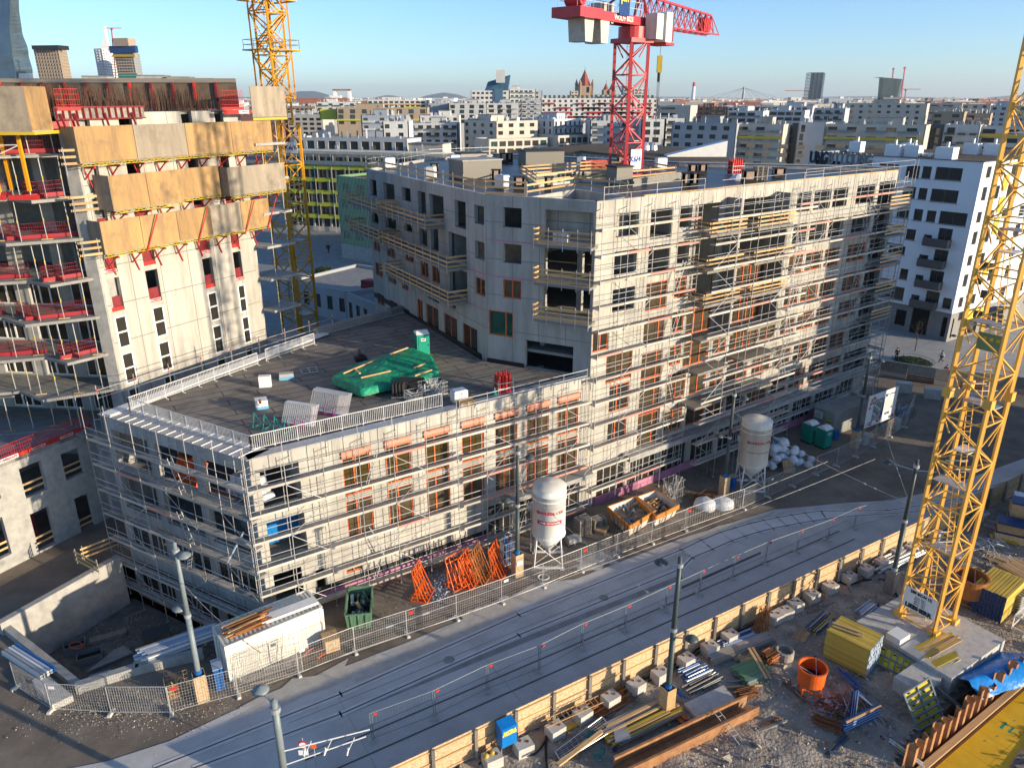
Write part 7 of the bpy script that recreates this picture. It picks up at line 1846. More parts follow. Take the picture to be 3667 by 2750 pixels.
bundle('rebar_bundle','short rusty bars heaped at the end of the brown girder','rebar',q('i',390,1230),q('i',490,1210),.7,4,8,('rust','rust'),(.07,.07),.05,.3,'rebar bundles in the yard','rod','bar_',seed=18)
bundle('rebar_bundle','upright tied bundle of rusty bars right of the concrete drum','rebar',q('i',580,1010),q('i',640,975),.9,6,7,('rust','rust_orange'),(.09,.09),.05,.2,'rebar bundles in the yard','rod','bar_',seed=19)
bundle('rebar_bundle','long rusty bar pile at the left beside the mesh crates','rebar',q('h',1690,1350),q('h',1900,1235),1.3,2,16,('rust','rust_orange','rust'),(.08,.05),.05,.4,'rebar bundles in the yard','rod','bar_',seed=20)
t = thing('scrap_heap','tangle of rusty bent bars above the rebar mats','scrap',q('i',1000,1250)); r = random.Random(77)
for k in range(34): p = q('i',r.gauss(990,45),r.gauss(1260,35),r.uniform(.03,.4)); d = Vector((r.uniform(-1,1),r.uniform(-1,1),r.uniform(-.2,.3))).normalized() * r.uniform(.2,.6); bar('bar_',p - d,p + d,.05,.05,r.choice(('rust','rust','blue_pale')),t)
t = thing('prop_rack','leaning bundle of thin red props against the hoarding blocks','props',q('i',500,780)); r = random.Random(8)
for k in range(22): p = q('i',440 + k * 6,790 + r.uniform(-14,14)); bar('prop',p,q('i',500 + r.uniform(-35,45),690 + r.uniform(-15,15)) * 1 + Vector((0,0,1.5)) - Vector((0,.9,0)),.045,.045,'rust_orange',t,'rod')
m = M(); p = q('i',660,950); t = thing('drum','round weathered concrete ring right of the planks','ring',p); m.lathe(p,[(.5,0),(.58,.05),(.58,.65),(.5,.7),(.42,.68),(.42,.3),(0,.3)],20); m.ob('ring','timber_grey',t)
pallet('empty wooden pallet lying crooked above the large yellow beam stack',q('i',770,810),.9,None)
tube_path('hose','yellow hose coiled on the shaded crates behind the crane','hose',[q('i',1890 + 45 * math.cos(a) * (1 + .01 * a),385 + 22 * math.sin(a),.9 + .008 * a) for a in [k * .6 for k in range(36)]],.04,'yellow')
tube_path('rope','green rope tangled on the mesh panels','rope',[q('h',1600 + 28 * math.cos(a * 1.3) + 2 * a,1440 + 22 * math.sin(a),.5) for a in [k * .7 for k in range(22)]],.03,'teal','green ropes')
tube_path('rope','green rope tangled beside the long planks','rope',[q('h',1670 + 38 * math.cos(a * 1.2),1545 + 4 * a % 30 + 30 * math.sin(a),.3) for a in [k * .7 for k in range(26)]],.03,'teal','green ropes')
# left yard piece under the cabinet
t = thing('mesh_panel_pile','pile of galvanised mesh panels in front of the ballast blocks','mesh panels',q('h',1570,1470))
for k in range(5):
 A,B,C,D = [q('h',x + R.uniform(-5,5),y,.1 + k * .09) for x,y in ((1385,1550),(1425,1620),(1755,1410),(1685,1325))]; m = M()
 for s_,e_ in ((A,B),(B,C),(C,D),(D,A)): m.cyl(s_,e_,.035,n=6)
 for i in range(1,10): m.beam(A.lerp(D,i / 10),B.lerp(C,i / 10),.018)
 for i in range(1,7): m.beam(A.lerp(B,i / 7),D.lerp(C,i / 7),.016)
 m.ob('panel','zinc',t)
bundle('plank','bright yellow board lying behind the mesh panels','planks',q('h',1425,1450),q('h',1600,1355),.25,1,1,'yellow',(.3,.06),.1,.02,seed=1,bearers=False)
bundle('plank','long pale timber across the mesh panels','planks',q('h',1410,1650,.6),q('h',1700,1430,.6),.25,1,2,'timber',(.12,.12),.55,.05,seed=2,bearers=False)
bundle('plank_pile','long mossy and pale timbers beside the yard lamp','planks',q('h',1790,1540),q('h',2190,1345),1.6,3,11,('timber','yellow_beam','timber_grey','timber','yellow'),(.14,.12),.05,.5,seed=22)
m = M(); P = [q('h',1775,1500,.5),q('h',1875,1465,.5),q('h',1830,1350,.4),q('h',1755,1385,.4)]; m.hexa(P + [p + Vector((0,0,.05)) for p in P]); tag(m.ob('steel_plate','zinc'),'grey steel plate lying between mesh panels and timbers','plate')
bundle('plank_pile','orange red planks against the yard lamp foot','planks',q('h',2110,1310),q('h',2195,1385),.6,2,5,('orange','rust_orange','orange'),(.1,.07),.05,.2,seed=23)
bundle('tube_bundle','few blue tubes right of the yard lamp','tubes',q('i',-70,1150),q('i',0,1220),.4,1,4,'blue',(.08,.08),.05,.2,'blue tube bundles','rod','tube',seed=24,bearers=False)
bundle('tube_bundle','long grey steel pipes behind the crane lamp','tubes',q('i',1290,430),q('i',1560,300),2.2,2,9,('zinc','steel','timber_grey'),(.22,.22),.05,.6,None,'rod','pipe',seed=25)
bundle('tube_bundle','silver profiles stacked left of the crane foot','tubes',q('i',1240,740),q('i',1335,665),1.4,2,9,('blue_pale','zinc','white'),(.12,.1),.05,.3,None,'bar','profile',seed=26)
bundle('tube_bundle','grey props beside the silver profiles and yellow stack','tubes',q('i',1270,780),q('i',1360,710),.9,2,7,('steel','blue_dark'),(.08,.08),.05,.2,None,'rod','tube',seed=27)
bundle('tube_bundle','dark props lying left of the large yellow stack','tubes',q('i',880,800),q('i',985,705),.8,2,7,('blue_dark','steel','yellow'),(.08,.08),.05,.3,None,'rod','tube',seed=28)
# right part: crates, timber packs, wrapped packs
for i,(x,y,w,d,h,l_) in enumerate(((2050,480,1.9,1.3,1.2,'stack of grey steel pallets in the shade, left of its pair'),(2150,620,1.8,1.3,1.6,'taller stack of grey steel pallets nearest the right edge'),(1850,440,1.4,1.2,1.0,'steel box crates behind the rusty bucket'))):
 p = q('i',x,y); t = thing('steel_pallet_stack',l_,'steel pallets',p,'steel pallet stacks')
 n = int(h / .2)
 for k in range(n):
  m = M(); z = k * .2
  for j in range(6): m.box(p.x + (j - 2.5) * w / 6 * math.cos(.5),p.y + (j - 2.5) * w / 6 * math.sin(.5),z + .12,.07,d,.04,.5)
  for s_ in (-1,1): m.box(p.x - s_ * d / 2 * math.sin(.5),p.y + s_ * d / 2 * math.cos(.5),z,w,.06,.16,.5)
  m.ob('pallet','zinc',t)
bundle('timber_pack','large pack of pale sawn timber at the right frame edge','timber',q('i',2020,430),q('i',2300,600),2.2,7,10,'timber',(.2,.14),.1,.12,'timber packs',seed=31)
bundle('timber_pack','grey weathered timbers lying under the wrapped packs','timber',q('i',1930,120),q('i',2260,240),1.2,3,6,'timber_grey',(.2,.15),.05,.2,'timber packs',seed=32)
bundle('plank_pile','loose pale planks between tangled frames and timber pack','planks',q('i',1920,300),q('i',2110,380),1.0,1,4,'timber',(.2,.06),.05,.4,None,seed=33)
bundle('plank_pile','yellow board bundle by the tangled frames','planks',q('i',1990,175),q('i',2150,230),.6,2,3,'yellow',(.2,.1),.05,.15,None,seed=34)
t = thing('frame_heap','tangled heap of grey scaffold frames behind the crane','scrap',q('i',1980,230)); r = random.Random(4)
for k in range(46): p = q('i',r.gauss(1980,60),r.gauss(235,30),r.uniform(.05,.9)); d = Vector((r.uniform(-1,1),r.uniform(-1,1),r.uniform(-.5,.5))).normalized() * r.uniform(.4,1.0); bar('frame_bar',p - d,p + d,.05,.05,'zinc',t,'rod')
for i,(x,y,w,h,l_) in enumerate(((2110,190,2.6,1.6,'wrapped timber pack with blue cover, second from the top right'),(2180,130,2.6,2.6,'tall wrapped timber pack with dark blue cover at the right edge'),(2200,40,2.4,1.8,'white wrapped pack at the right edge near the hoarding'))):
 p = q('i',x + 30,y); t = thing('wrapped_pack',l_,'timber pack',p,'wrapped packs')
 for k in range(2): m = M(); m.box(p.x,p.y,.1 + k * h / 2,w,1.4,h / 2 - .12,-.5); m.ob('timber_block','timber' if i < 2 else 'white',t)
 for k in range(2): m = M(); m.box(p.x,p.y,h / 2 * (k + 1) - .05,w + .06,1.46,.12,-.5); m.ob('cover','blue_dark' if i < 2 else 'bag',t)
t = thing('steel_frame_rack','white steel table frame at the right edge by the steel pallets','rack',q('i',2180,780))
for x,y in ((2130,760),(2212,800),(2300,740),(2200,690)): p = q('i',x,y); bar('leg',p,p + Vector((0,0,1.1)),.06,.06,'white',t)
for h in (.2,1.1):
 P = [q('i',x,y) + Vector((0,0,h)) for x,y in ((2130,760),(2212,800),(2300,740),(2200,690))]
 for k in range(4): bar('top_bar',P[k],P[(k + 1) % 4],.06,.06,'white',t)

bundle('plank_pile','white edged planks half buried beside the sheet pile trench','planks',q('i',1340,1520),q('i',1500,1640),.6,1,4,('white','timber_grey','yellow_beam'),(.1,.08),.02,.4,seed=41,bearers=False)
bundle('plank_pile','dark steel beams lying in the mud below the rebar mats','beams',q('i',980,1590),q('i',1090,1470),.5,1,3,('pole_dark','blue_dark'),(.12,.1),.02,.3,seed=42,bearers=False)
bundle('plank_pile','loose grey boards below the pallet near the large yellow stack','planks',q('i',610,810),q('i',740,745),.3,1,2,'timber_grey',(.16,.06),.02,.3,seed=43,bearers=False)
bundle('plank_pile','muddy timbers lying on the slope right of the pink ladder','planks',q('i',480,1440),q('i',640,1380),.4,1,3,('timber_grey','rust'),(.12,.08),.02,.6,seed=44,bearers=False)
bundle('tube_bundle','scattered grey tubes between ladder and yellow formwork','tubes',q('i',1290,1330),q('i',1180,1190),.8,1,7,('steel','zinc','blue_pale'),(.07,.07),.03,.8,None,'rod','tube',seed=45,bearers=False)
bundle('rebar_bundle','thin rusty bars trailing from the orange bucket to the planks','rebar',q('i',620,1080),q('i',780,1240),.5,1,10,'rust',(.04,.04),.02,.5,'rebar bundles in the yard','rod','bar_',seed=46,bearers=False)
# stores seen on the open floors of the left end
t = thing('drum_stack','white drums and rolls stacked on the top open floor at the corner','drums',END.p(12,7.6,-1.5)); bb = M(); bb.cyl((0,0,0),(0,1.0,0),.3,n=12); bme = bb.mesh('drum','bag')
for k in range(3):
 for j in range(6 - k): inst('drum',bme,t,END.p(10.4 + j * .62 + k * .3,7.95 + k * .52,-1.6),END.ang)
t = thing('panel_stack','orange slatted panels standing on the top open floor of the left end','panels',END.p(7,7.6,-1.5))
for k in range(14): bar('panel',END.p(5.9 + k * .18,7.65,-.8),END.p(6.1 + k * .18,9.6,-1.5),.08,.5,'orange',t)
t = thing('blue_pipe','pale blue pipe leaning out of the middle open floor at the corner','pipe',END.p(13,4.3,.5)); bar('pipe',END.p(12.6,4.4,1.0),END.p(13.6,6.6,.2),.12,.12,'blue_pale',t,'rod')
# ================================================================== PLAZA: wall, bed, people, blocks
t = thing('timber_wall','long grey board wall with brown planks at the plaza edge behind the site board','wall',(52,87,0))
pw = [(43.8,91.8),(46.7,90.2),(52,86.9),(59.6,84.2),(68,80)]
for a,b in zip(pw,pw[1:]):
 ln = Line(a,b); n = max(1,int(ln.L / 2.4))
 for k in range(n):
  u0,u1 = ln.L * k / n,ln.L * (k + 1) / n - .04
  beam_part('panel','timber_grey',t,ln.p(u0,1.4,0),ln.p(u1,1.4,0),.1,1.3)
  for j in range(3): bar('plank',ln.p(u0,.15 + j * .24,.04),ln.p(u1,.15 + j * .24,.04),.06,.2,'rust' if k % 2 else 'timber_grey',t)
 bar('handrail',ln.p(0,2.1,0),ln.p(ln.L,2.1,0),.12,.08,'zinc',t)
for i,(x,y) in enumerate(((1430,880),(1615,920),(1900,960))):
 p = q('f',x,y); boxthing('ballast_block',('pale concrete block under the plaza wall, left of three','pale concrete block under the plaza wall, middle of three','pale concrete block under the plaza wall partly behind the crane')[i],'concrete block',p,1.7,.9,1.2,-.35,'block_concrete',group='plaza wall blocks')
t = thing('planting_bed','round planting bed with low green shrubs on the plaza','plant bed',(53.3,94.8,0))
m = M(); m.lathe((53.3,94.8,0),[(2.5,0),(2.5,.18),(2.38,.18),(2.38,.1),(0,.1)],32); m.ob('rim','pole_grey',t)
r = random.Random(9); m = M()
for k in range(2600):
 a = r.uniform(0,6.28); d = 2.25 * r.random() ** .5; x,y,z = 53.3 + d * math.cos(a),94.8 + d * math.sin(a),.1 + r.random() ** .7 * .55 * (1 - (d / 2.6) ** 3); v = Vector((r.uniform(-1,1),r.uniform(-1,1),r.uniform(-.6,1))).normalized() * .09; w = Vector((r.uniform(-1,1),r.uniform(-1,1),r.uniform(-1,1))).normalized() * .06; c = Vector((x,y,z)); m.quad(c - v,c + w,c + v,c - w)
o = m.ob('shrubs','leaf_green',t); o['kind'] = 'stuff'
m = M();
for k in range(32): a = 2 * math.pi * k / 32; b = 2 * math.pi * (k + 1) / 32; P = lambda s,h: Vector((53.3 + 2.6 * math.cos(s),94.8 + 2.6 * math.sin(s),h)); m.beam(P(a,.5),P(b,.5),.04); (k % 4 == 0) and m.beam(P(a,0),P(a,.5),.04)
m.ob('hoop_rail','pole_dark',t)
def bare_tree(label,p,h,seed,group=None,leaves=0,lm='leaf'):
 t = thing('tree',label,'tree',p,group); r = random.Random(seed); m = M(); tips = []
 def grow(a,d,L,rad_,dep):
  b = a + d * L; m.cyl(a,b,rad_,rad_ * .65,5,cap=False)
  if dep == 0: tips.append(b); return
  for _ in range(3 if dep > 1 else 4): grow(b,(d + Vector((r.uniform(-1,1),r.uniform(-1,1),r.uniform(-.2,.6))) * .6).normalized(),L * r.uniform(.55,.8),rad_ * .6,dep - 1)
 grow(Vector(p),Vector((0,0,1)),h * .34,h * .018,4); m.ob('trunk','bark',t)
 m = M()
 for b in tips:
  for _ in range(leaves or 2): c = b + Vector((r.uniform(-1,1),r.uniform(-1,1),r.uniform(-1,1))) * .3; v = Vector((r.uniform(-1,1),r.uniform(-1,1),r.uniform(-1,1))).normalized() * (.16 if leaves else .05); w = Vector((r.uniform(-1,1),r.uniform(-1,1),r.uniform(-1,1))).normalized() * (.12 if leaves else .04); m.quad(c - v,c + w,c + v,c - w)
 m.ob('crown',lm,t)
 return t
bare_tree('small bare tree behind the round planting bed on the plaza',q('f',1508,615),4.6,3)
bare_tree('bare tree in the shaded court left of the orange crane mast',(-46,120,0),6,5,'court trees')
# people
def person(label,p,face,top,legs,stride=.28,hair='hair',arm=.2):
 "continuous skinned figure, clothes as bands of the body"
 p = Vector(p); d = Vector((math.cos(face),math.sin(face),0)); s = Vector((-d.y,d.x,0)); up_ = Vector((0,0,1))
 t = thing('person',label,'person',p)
 def skin(name,pts,edges,rads,mm,sub=1):
  me = bpy.data.meshes.new(name); me.from_pydata([tuple(v - Vector(p)) for v in pts],edges,[]); o = bpy.data.objects.new(name,me); COL.objects.link(o); o.parent = t; me.materials.append(MT[mm])
  sk = o.modifiers.new('skin','SKIN');
  for i,r_ in enumerate(rads): me.skin_vertices[0].data[i].radius = (r_,r_); me.skin_vertices[0].data[i].use_root = (i == 0)
  o.modifiers.new('sub','SUBSURF').levels = sub; o.modifiers['sub'].render_levels = sub; WL[o] = Vector(p)
  return o
 hip = p + up_ * .93
 V = [hip,hip + up_ * .25,hip + up_ * .5,p + up_ * 1.5,p + up_ * 1.62,p + up_ * 1.7,
  hip + s * .1,p + s * .11 + d * stride * .6 + up_ * .5,p + s * .11 + d * stride + up_ * .06,p + s * .11 + d * (stride + .17) + up_ * .04,
  hip - s * .1,p - s * .11 - d * stride * .2 + up_ * .5,p - s * .11 - d * stride * 1.2 + up_ * .1,p - s * .11 - d * (stride * 1.2 - .16) + up_ * .04,
  p + s * .2 + up_ * 1.42,p + s * .27 - d * arm * .6 + up_ * 1.15,p + s * .27 + d * .05 - d * arm + up_ * .9,
  p - s * .2 + up_ * 1.42,p - s * .27 + d * arm * .6 + up_ * 1.15,p - s * .27 + d * (.1 + arm) + up_ * .92]
 Ed = [(0,1),(1,2),(2,3),(3,4),(4,5),(0,6),(6,7),(7,8),(8,9),(0,10),(10,11),(11,12),(12,13),(2,14),(14,15),(15,16),(2,17),(17,18),(18,19)]
 Rd = [.14,.13,.15,.06,.085,.09,.09,.065,.045,.04,.09,.065,.045,.04,.065,.05,.035,.065,.05,.035]
 skin('body',V,Ed,Rd,'skin')
 skin('jacket',[V[0] + up_ * .05,V[1],V[2],V[14],V[15],V[16] + up_ * .06,V[17],V[18],V[19] + up_ * .06],[(0,1),(1,2),(2,3),(3,4),(4,5),(2,6),(6,7),(7,8)],[.17,.155,.17,.08,.065,.05,.08,.065,.05],top)
 skin('trousers',[V[0],V[6],V[7],V[8] + up_ * .06,V[10],V[11],V[12] + up_ * .06],[(0,1),(1,2),(2,3),(0,4),(4,5),(5,6)],[.15,.105,.08,.06,.105,.08,.06],legs)
 m = M(); m.lathe(p + up_ * 1.66,[(.1,0),(.105,.06),(.08,.12),(0,.15)],10); m.ob('hair',hair,t)
 return t
person('person in a pale jacket and dark trousers striding across the plaza',q('f',1672,695),math.pi,'cloth_light','cloth_dark',.38)
person('person in a dark coat standing left of the round planting bed',q('f',1385,675),1.2,'cloth_dark','cloth_dark',.1)
person('person in dark clothes with a red cap at the plaza wall beside the crane',q('f',1738,785),2.2,'cloth_dark','cloth_dark',.1,'cloth_red')
person('person in a red jacket bending at the plaza wall',q('f',1700,790),.8,'cloth_red','cloth_dark',.1)
person('tiny person in dark clothes in the shaded court right of the orange crane',far(1177,118,910),1.0,'cloth_dark','cloth_dark',.2)
lamp('dark street lamp on the plaza behind the big yellow crane',q('f',1740,760),10.5,None,arms=((3.0,.5,.5),),group='plaza lamps')

# ================================================================== THE CITY
WB = {}
def wmesh(w,h,gm='glass',fm=None):
 k = (round(w,2),round(h,2),gm)
 if k not in WB: b = M(); b.box(0,0,0,w,.06,h); WB[k] = b.mesh('window',gm)
 return WB[k]
def block(label,a,b,depth,z1,wall,rows=(),z0=0.,side_rows=None,roof='roof_flat',parap=.5,name='apartment_building',cat='building',group=None,bands=(),clutter=0,seed=1,rside=True,glass='glass',recess=.18,left_rows=None,th=.4):
 """front line a->b (camera side on its right hand); rows: (z, h, [(u0,u1)...])"""
 ln = Line(a,b); rr = random.Random(seed)
 t = thing(name,label,cat,(ln.p(ln.L / 2,z0,-depth / 2)),group)
 c_,d_ = ln.p(ln.L,0,-depth),ln.p(0,0,-depth)
 faces = [(ln,rows),(Line(ln.p(ln.L,0)[:2],c_[:2]),side_rows or ()),(Line(d_[:2],ln.p(0,0)[:2]),left_rows or ())]
 m = M()
 for fl,rw in faces:
  ops = [(u0,u1,z,z + h) for z,h,us in rw for u0,u1 in us if u1 < fl.L]
  m.wall(fl.a[:2],fl.b[:2],z0,z1,th,ops)
 m.wall(c_[:2],d_[:2],z0,z1,th)
 m.ob('wall',wall,t)
 n = 0
 for fl,rw in faces:
  for z,h,us in rw:
   for u0,u1 in us:
    if u1 < fl.L: inst('window',wmesh(u1 - u0,h,glass if rr.random() > .12 else 'glass_green'),t,fl.p((u0 + u1) / 2,z,-recess),fl.ang)
 m = M(); m.poly([tuple(ln.p(.3,0,-.3)[:2]),tuple(ln.p(ln.L - .3,0,-.3)[:2]),tuple(ln.p(ln.L - .3,0,-depth + .3)[:2]),tuple(ln.p(.3,0,-depth + .3)[:2])],z1 - parap - .2,z1 - parap); m.ob('roof',roof,t)
 for (u0,u1,z,h,out,mm) in bands:
  m = M(); m.beam(ln.p(u0,z,out / 2),ln.p(min(u1,ln.L + .5),z,out / 2),max(.05,out),h); m.ob('balcony_band',mm,t)
 for k in range(clutter):
  u,o = rr.uniform(1,ln.L - 1),-rr.uniform(1,max(1.5,depth - 1)); s = rr.uniform(.5,1.6)
  m = M(); p = ln.p(u,z1 - parap,o); m.box(p.x,p.y,p.z,s,s * .8,rr.uniform(.8,2.0),ln.ang); m.ob('chimney',rr.choice(('white','grey_box','zinc','wall_mid')),t)
 if clutter > 1:
  for k in range(clutter + 2):
   p = ln.p(rr.uniform(.5,ln.L - .5),z1 - parap,-rr.uniform(.6,max(1.2,depth * .8))); box_part('vent_pipe',rr.choice(('white','zinc','pole_dark')),t,p.x,p.y,p.z,.3,.3,rr.uniform(1.2,2.8))
  if depth > 9 and ln.L > 14:
   p = ln.p(ln.L * rr.uniform(.25,.75),z1 - parap,-depth * .55); box_part('roof_storey',wall,t,p.x,p.y,p.z,ln.L * .3,depth * .4,2.6,ln.ang); box_part('roof_storey_cap','roof_flat',t,p.x,p.y,p.z + 2.6,ln.L * .32,depth * .45,.15,ln.ang)
 return t,ln
def us(L,w,gap,u0=1.):
 out = []; u = u0
 while u + w < L - .5: out.append((u,u + w)); u += w + gap
 return out
def rowset(L,z0,n,st,h,w,gap,u0=1.): return [(z0 + st * k,h,us(L,w,gap,u0)) for k in range(n)]
def fb(pxl,pyl,pxr,Y1,Y2): # ends of a roof line from picture columns at ground distances
 a = far(pxl,Y1,pyl); b = far(pxr,Y2,pyl); return a,b

# white block with the lettered wing, right
WX = q('c',1955,1050,25.0)
wz = 25.0
wf = Line(q('c',830,985,wz)[:2],WX[:2])
def wh(c,x,y): return hq(wf,c,x,y)
ww = []
for c,l in (('c',((1455,1075,1530,1150),(1560,1080,1605,1155),(1645,1088,1805,1165),(1860,1110,1980,1180),(1535,1220,1578,1290),(1615,1230,1778,1308),(1430,1210,1505,1280),(1505,1355,1550,1425),(1588,1365,1635,1435),(1670,1375,1835,1455),(1395,1345,1465,1410),(1565,1520,1610,1570),(1655,1520,1745,1590),(1775,1530,1830,1600),(1455,1485,1505,1550),(870,1038,930,1090),(945,1045,1020,1095),(1070,1050,1100,1095),(1155,1055,1225,1105),(1280,1065,1400,1110),(1300,1190,1380,1260),(1340,1590,1440,1640),(1895,1570,1950,1620))),
   ('f',((1535,0,1585,50),(1745,20,1800,85),(1415,90,1455,155),(1512,130,1555,178),(1718,150,1772,215),(1870,55,1915,105),(1838,195,1880,240),(1300,200,1430,280),(1485,258,1530,305),(1690,280,1742,345),(1905,195,1960,265)))):
 for x0,y0,x1,y1 in l:
  a,b = wh(c,x0,y0),wh(c,x1,y1); u0,u1 = a[0],b[0]; zt = (a[1] + wh(c,x1,y0)[1]) / 2 + .1; zb = (b[1] + wh(c,x0,y1)[1]) / 2
  if u0 > .3 and u1 < wf.L - .2: ww.append((u0,u1,zb,zt))
WHB = thing('apartment_building','white apartment building at the right with dark balconies and letters UNGBILDUNG','building',(62,115,0))
hb = wh('f',1650,405)[1]
bx = [(wh('f',a,y)[0],wh('f',b,y)[0]) for a,b,y in ((1595,1690,100),)]
recu = (wh('f',1600,150)[0],wh('f',1690,150)[0])
ops = [o for o in ww if not (o[0] < recu[1] and o[1] > recu[0] and o[2] < 14)]
g0 = wh('f',1465,450)[0]; g1 = wh('f',1580,450)[0]; g2 = wh('f',1660,500)[0]; g3 = wh('f',1730,500)[0]; g4 = wh('f',1360,450)[0]; g5 = wh('f',1430,450)[0]
lop = [(g0,g1,.1,3.9),(g2,g3,.5,3.4),(g4,g5,.8,3.2)]
rec = [(recu[0],recu[1],4.7 + 3 * k,6.9 + 3 * k) for k in range(4)]
m = M(); m.wall(wf.a[:2],wf.b[:2],4.2,wz,.4,ops + rec); m.ob('wall','white_wall',WHB)
m = M(); m.wall(wf.p(0,0,-.5)[:2],wf.p(wf.L,0,-.5)[:2],0,4.2,.4,lop); m.ob('base_wall','base_grey',WHB)
for (u0,u1,z0,z1) in ops + rec: inst('window',wmesh(u1 - u0,z1 - z0),WHB,wf.p((u0 + u1) / 2,z0,-.2),wf.ang); bar('window_frame',wf.p((u0 + u1) / 2 + (.2 if u1 - u0 > 1.4 else .6) * 0,z0,-.15),wf.p((u0 + u1) / 2,z1,-.15),.08,.04,'balcony_brown',WHB) if u1 - u0 > 1.4 else None; bar('sill',wf.p(u0 - .1,z0 - .05,.05),wf.p(u1 + .1,z0 - .05,.05),.15,.07,'base_grey',WHB)
for (u0,u1,z0,z1) in lop: inst('window',wmesh(u1 - u0,z1 - z0,'dark'),WHB,wf.p((u0 + u1) / 2,z0,-.8),wf.ang)
for k in range(5):
 z = 4.4 + 3 * k; w2_ = (recu[1] - recu[0]) * .6 + .6; um = (recu[0] + recu[1]) / 2 - .9 + (k % 2) * .2;
 if k < 4: m = M(); m.beam(wf.p(um - w2_,z + .5,1.0),wf.p(um + w2_,z + .5,1.0),.1,1.15); m.beam(wf.p(um - w2_,z + .5,.0),wf.p(um - w2_,z + .5,1.0),.08,1.15); m.beam(wf.p(um + w2_,z + .5,.0),wf.p(um + w2_,z + .5,1.0),.08,1.15); m.beam(wf.p(um - w2_,z,.5),wf.p(um + w2_,z,.5),1.1,.15); m.ob('balcony','balcony_brown',WHB)
for k,(x0,x1,y) in enumerate(((1945,2040,60),(1950,2040,240),(1905,2010,370),(1900,1960,150))):
 a,b = wh('f',x0,y),wh('f',x1,y); b_ = M(); b_.beam(wf.p(a[0],a[1],.9),wf.p(b[0],a[1],.9),.1,1.1); b_.ob('balcony','balcony_brown',WHB)
# right face
dR = Vector((.83,.56,0)).normalized(); e2 = Vector(wf.b) + Vector((26,17,0)); sf = Line(wf.b[:2],e2[:2])
so = []
for k in range(7):
 for (a,b) in ((1.2,2.4),(3.4,5.8),(8,11),(13,14.5),(17,20),(23,25)): so.append((a,b,4.9 + 3 * k,6.7 + 3 * k - (0 if k % 2 else .3)))
m = M(); m.wall(wf.b[:2],e2[:2],4.2,wz,.4,so); m.ob('wall','white_wall',WHB)
m = M(); m.wall(wf.b[:2],e2[:2],0,4.2,.4,[(3,8,.2,3.6),(10,16,.2,3.6)]); m.ob('base_wall','base_grey',WHB)
for (u0,u1,z0,z1) in so: inst('window',wmesh(u1 - u0,z1 - z0),WHB,sf.p((u0 + u1) / 2,z0,-.2),sf.ang)
for k,zc in enumerate((22,19,16,10)):
 b_ = M(); b_.beam(sf.p(6.2,zc,.05),sf.p(7.6,zc,.05),.1,2.2); b_.ob('panel','yellow_panel',WHB)
b_ = M(); b_.beam(sf.p(2.5,3.6,.6),sf.p(9,3.6,.6),.2,1.2); b_.ob('shop_sign','ink_yellow',WHB); text('BILLA',sf.p(5.7,3.6,.72),.95,'ink_red',WHB,sf.d,bold=.03)
RW = [tuple(wf.p(0,0,-.3)[:2]),tuple(wf.p(wf.L,0,-.3)[:2]),tuple(e2[:2]),tuple((e2 - wf.n * 30)[:2]),tuple(wf.p(0,0,-16)[:2])]
m = M(); m.poly(RW,wz - .4,wz - .25); m.ob('roof','roof_brown',WHB)
m = M(); m.wall(wf.p(0,0,-16)[:2],wf.a[:2],0,wz,.4); m.ob('wall','wall_grey',WHB)
for ln_ in (wf,sf): b_ = M(); b_.beam(ln_.p(0,wz + .06,-.1),ln_.p(ln_.L,wz + .06,-.1),.5,.1); b_.ob('parapet_cap','balcony_brown',WHB)
a,b = wh('c',835,1010),wh('c',1235,1030); lt_ = 'UNGBILDUNG'; Lw = b[0] - a[0]
for i,ch in enumerate(lt_): text(ch,wf.p(a[0] + Lw * (i + .5) / 10,wz - .75,.12),2.5,('ink' if i < 3 or i > 8 else 'white_wall') if 0 else ('ink' if i < 3 else 'base_grey'),WHB,wf.d,bold=.07,ext=.12,sx=min(1.6,Lw / 10 / 1.55))
for i,(x,y,s,l_) in enumerate(((1128,985,1.5,0),(1370,1010,1.7,0),(1460,1000,1.4,0),(1495,1015,1.6,0),(1705,1030,1.9,0),(1870,1000,1.6,0),(2010,1005,1.8,0))):
 p = q('c',x,y,wz - .3); box_part('chimney','white_wall',WHB,p.x,p.y,wz - .3,s * 1.3,s,1.7,wf.ang); cyl_part('chimney_cowl','zinc',WHB,(p.x,p.y,wz + 1.4),(p.x,p.y,wz + 2.1),.22)
for i,(x,y) in enumerate(((1695,975),(1725,975),(1760,965))): p = q('c',x,y,wz + .5); m = M(); m.lathe((p.x,p.y,p.z + .6),[(0,.25),(.4,.15),(.75,0)],16); o = m.ob('dish','pole_dark',WHB)
tube_path('roof_dome','shallow pale rooflight on the white building roof','rooflight',[q('c',1555,1000,wz),q('c',1600,1000,wz + .3),q('c',1680,1005,wz)],.3,'white')

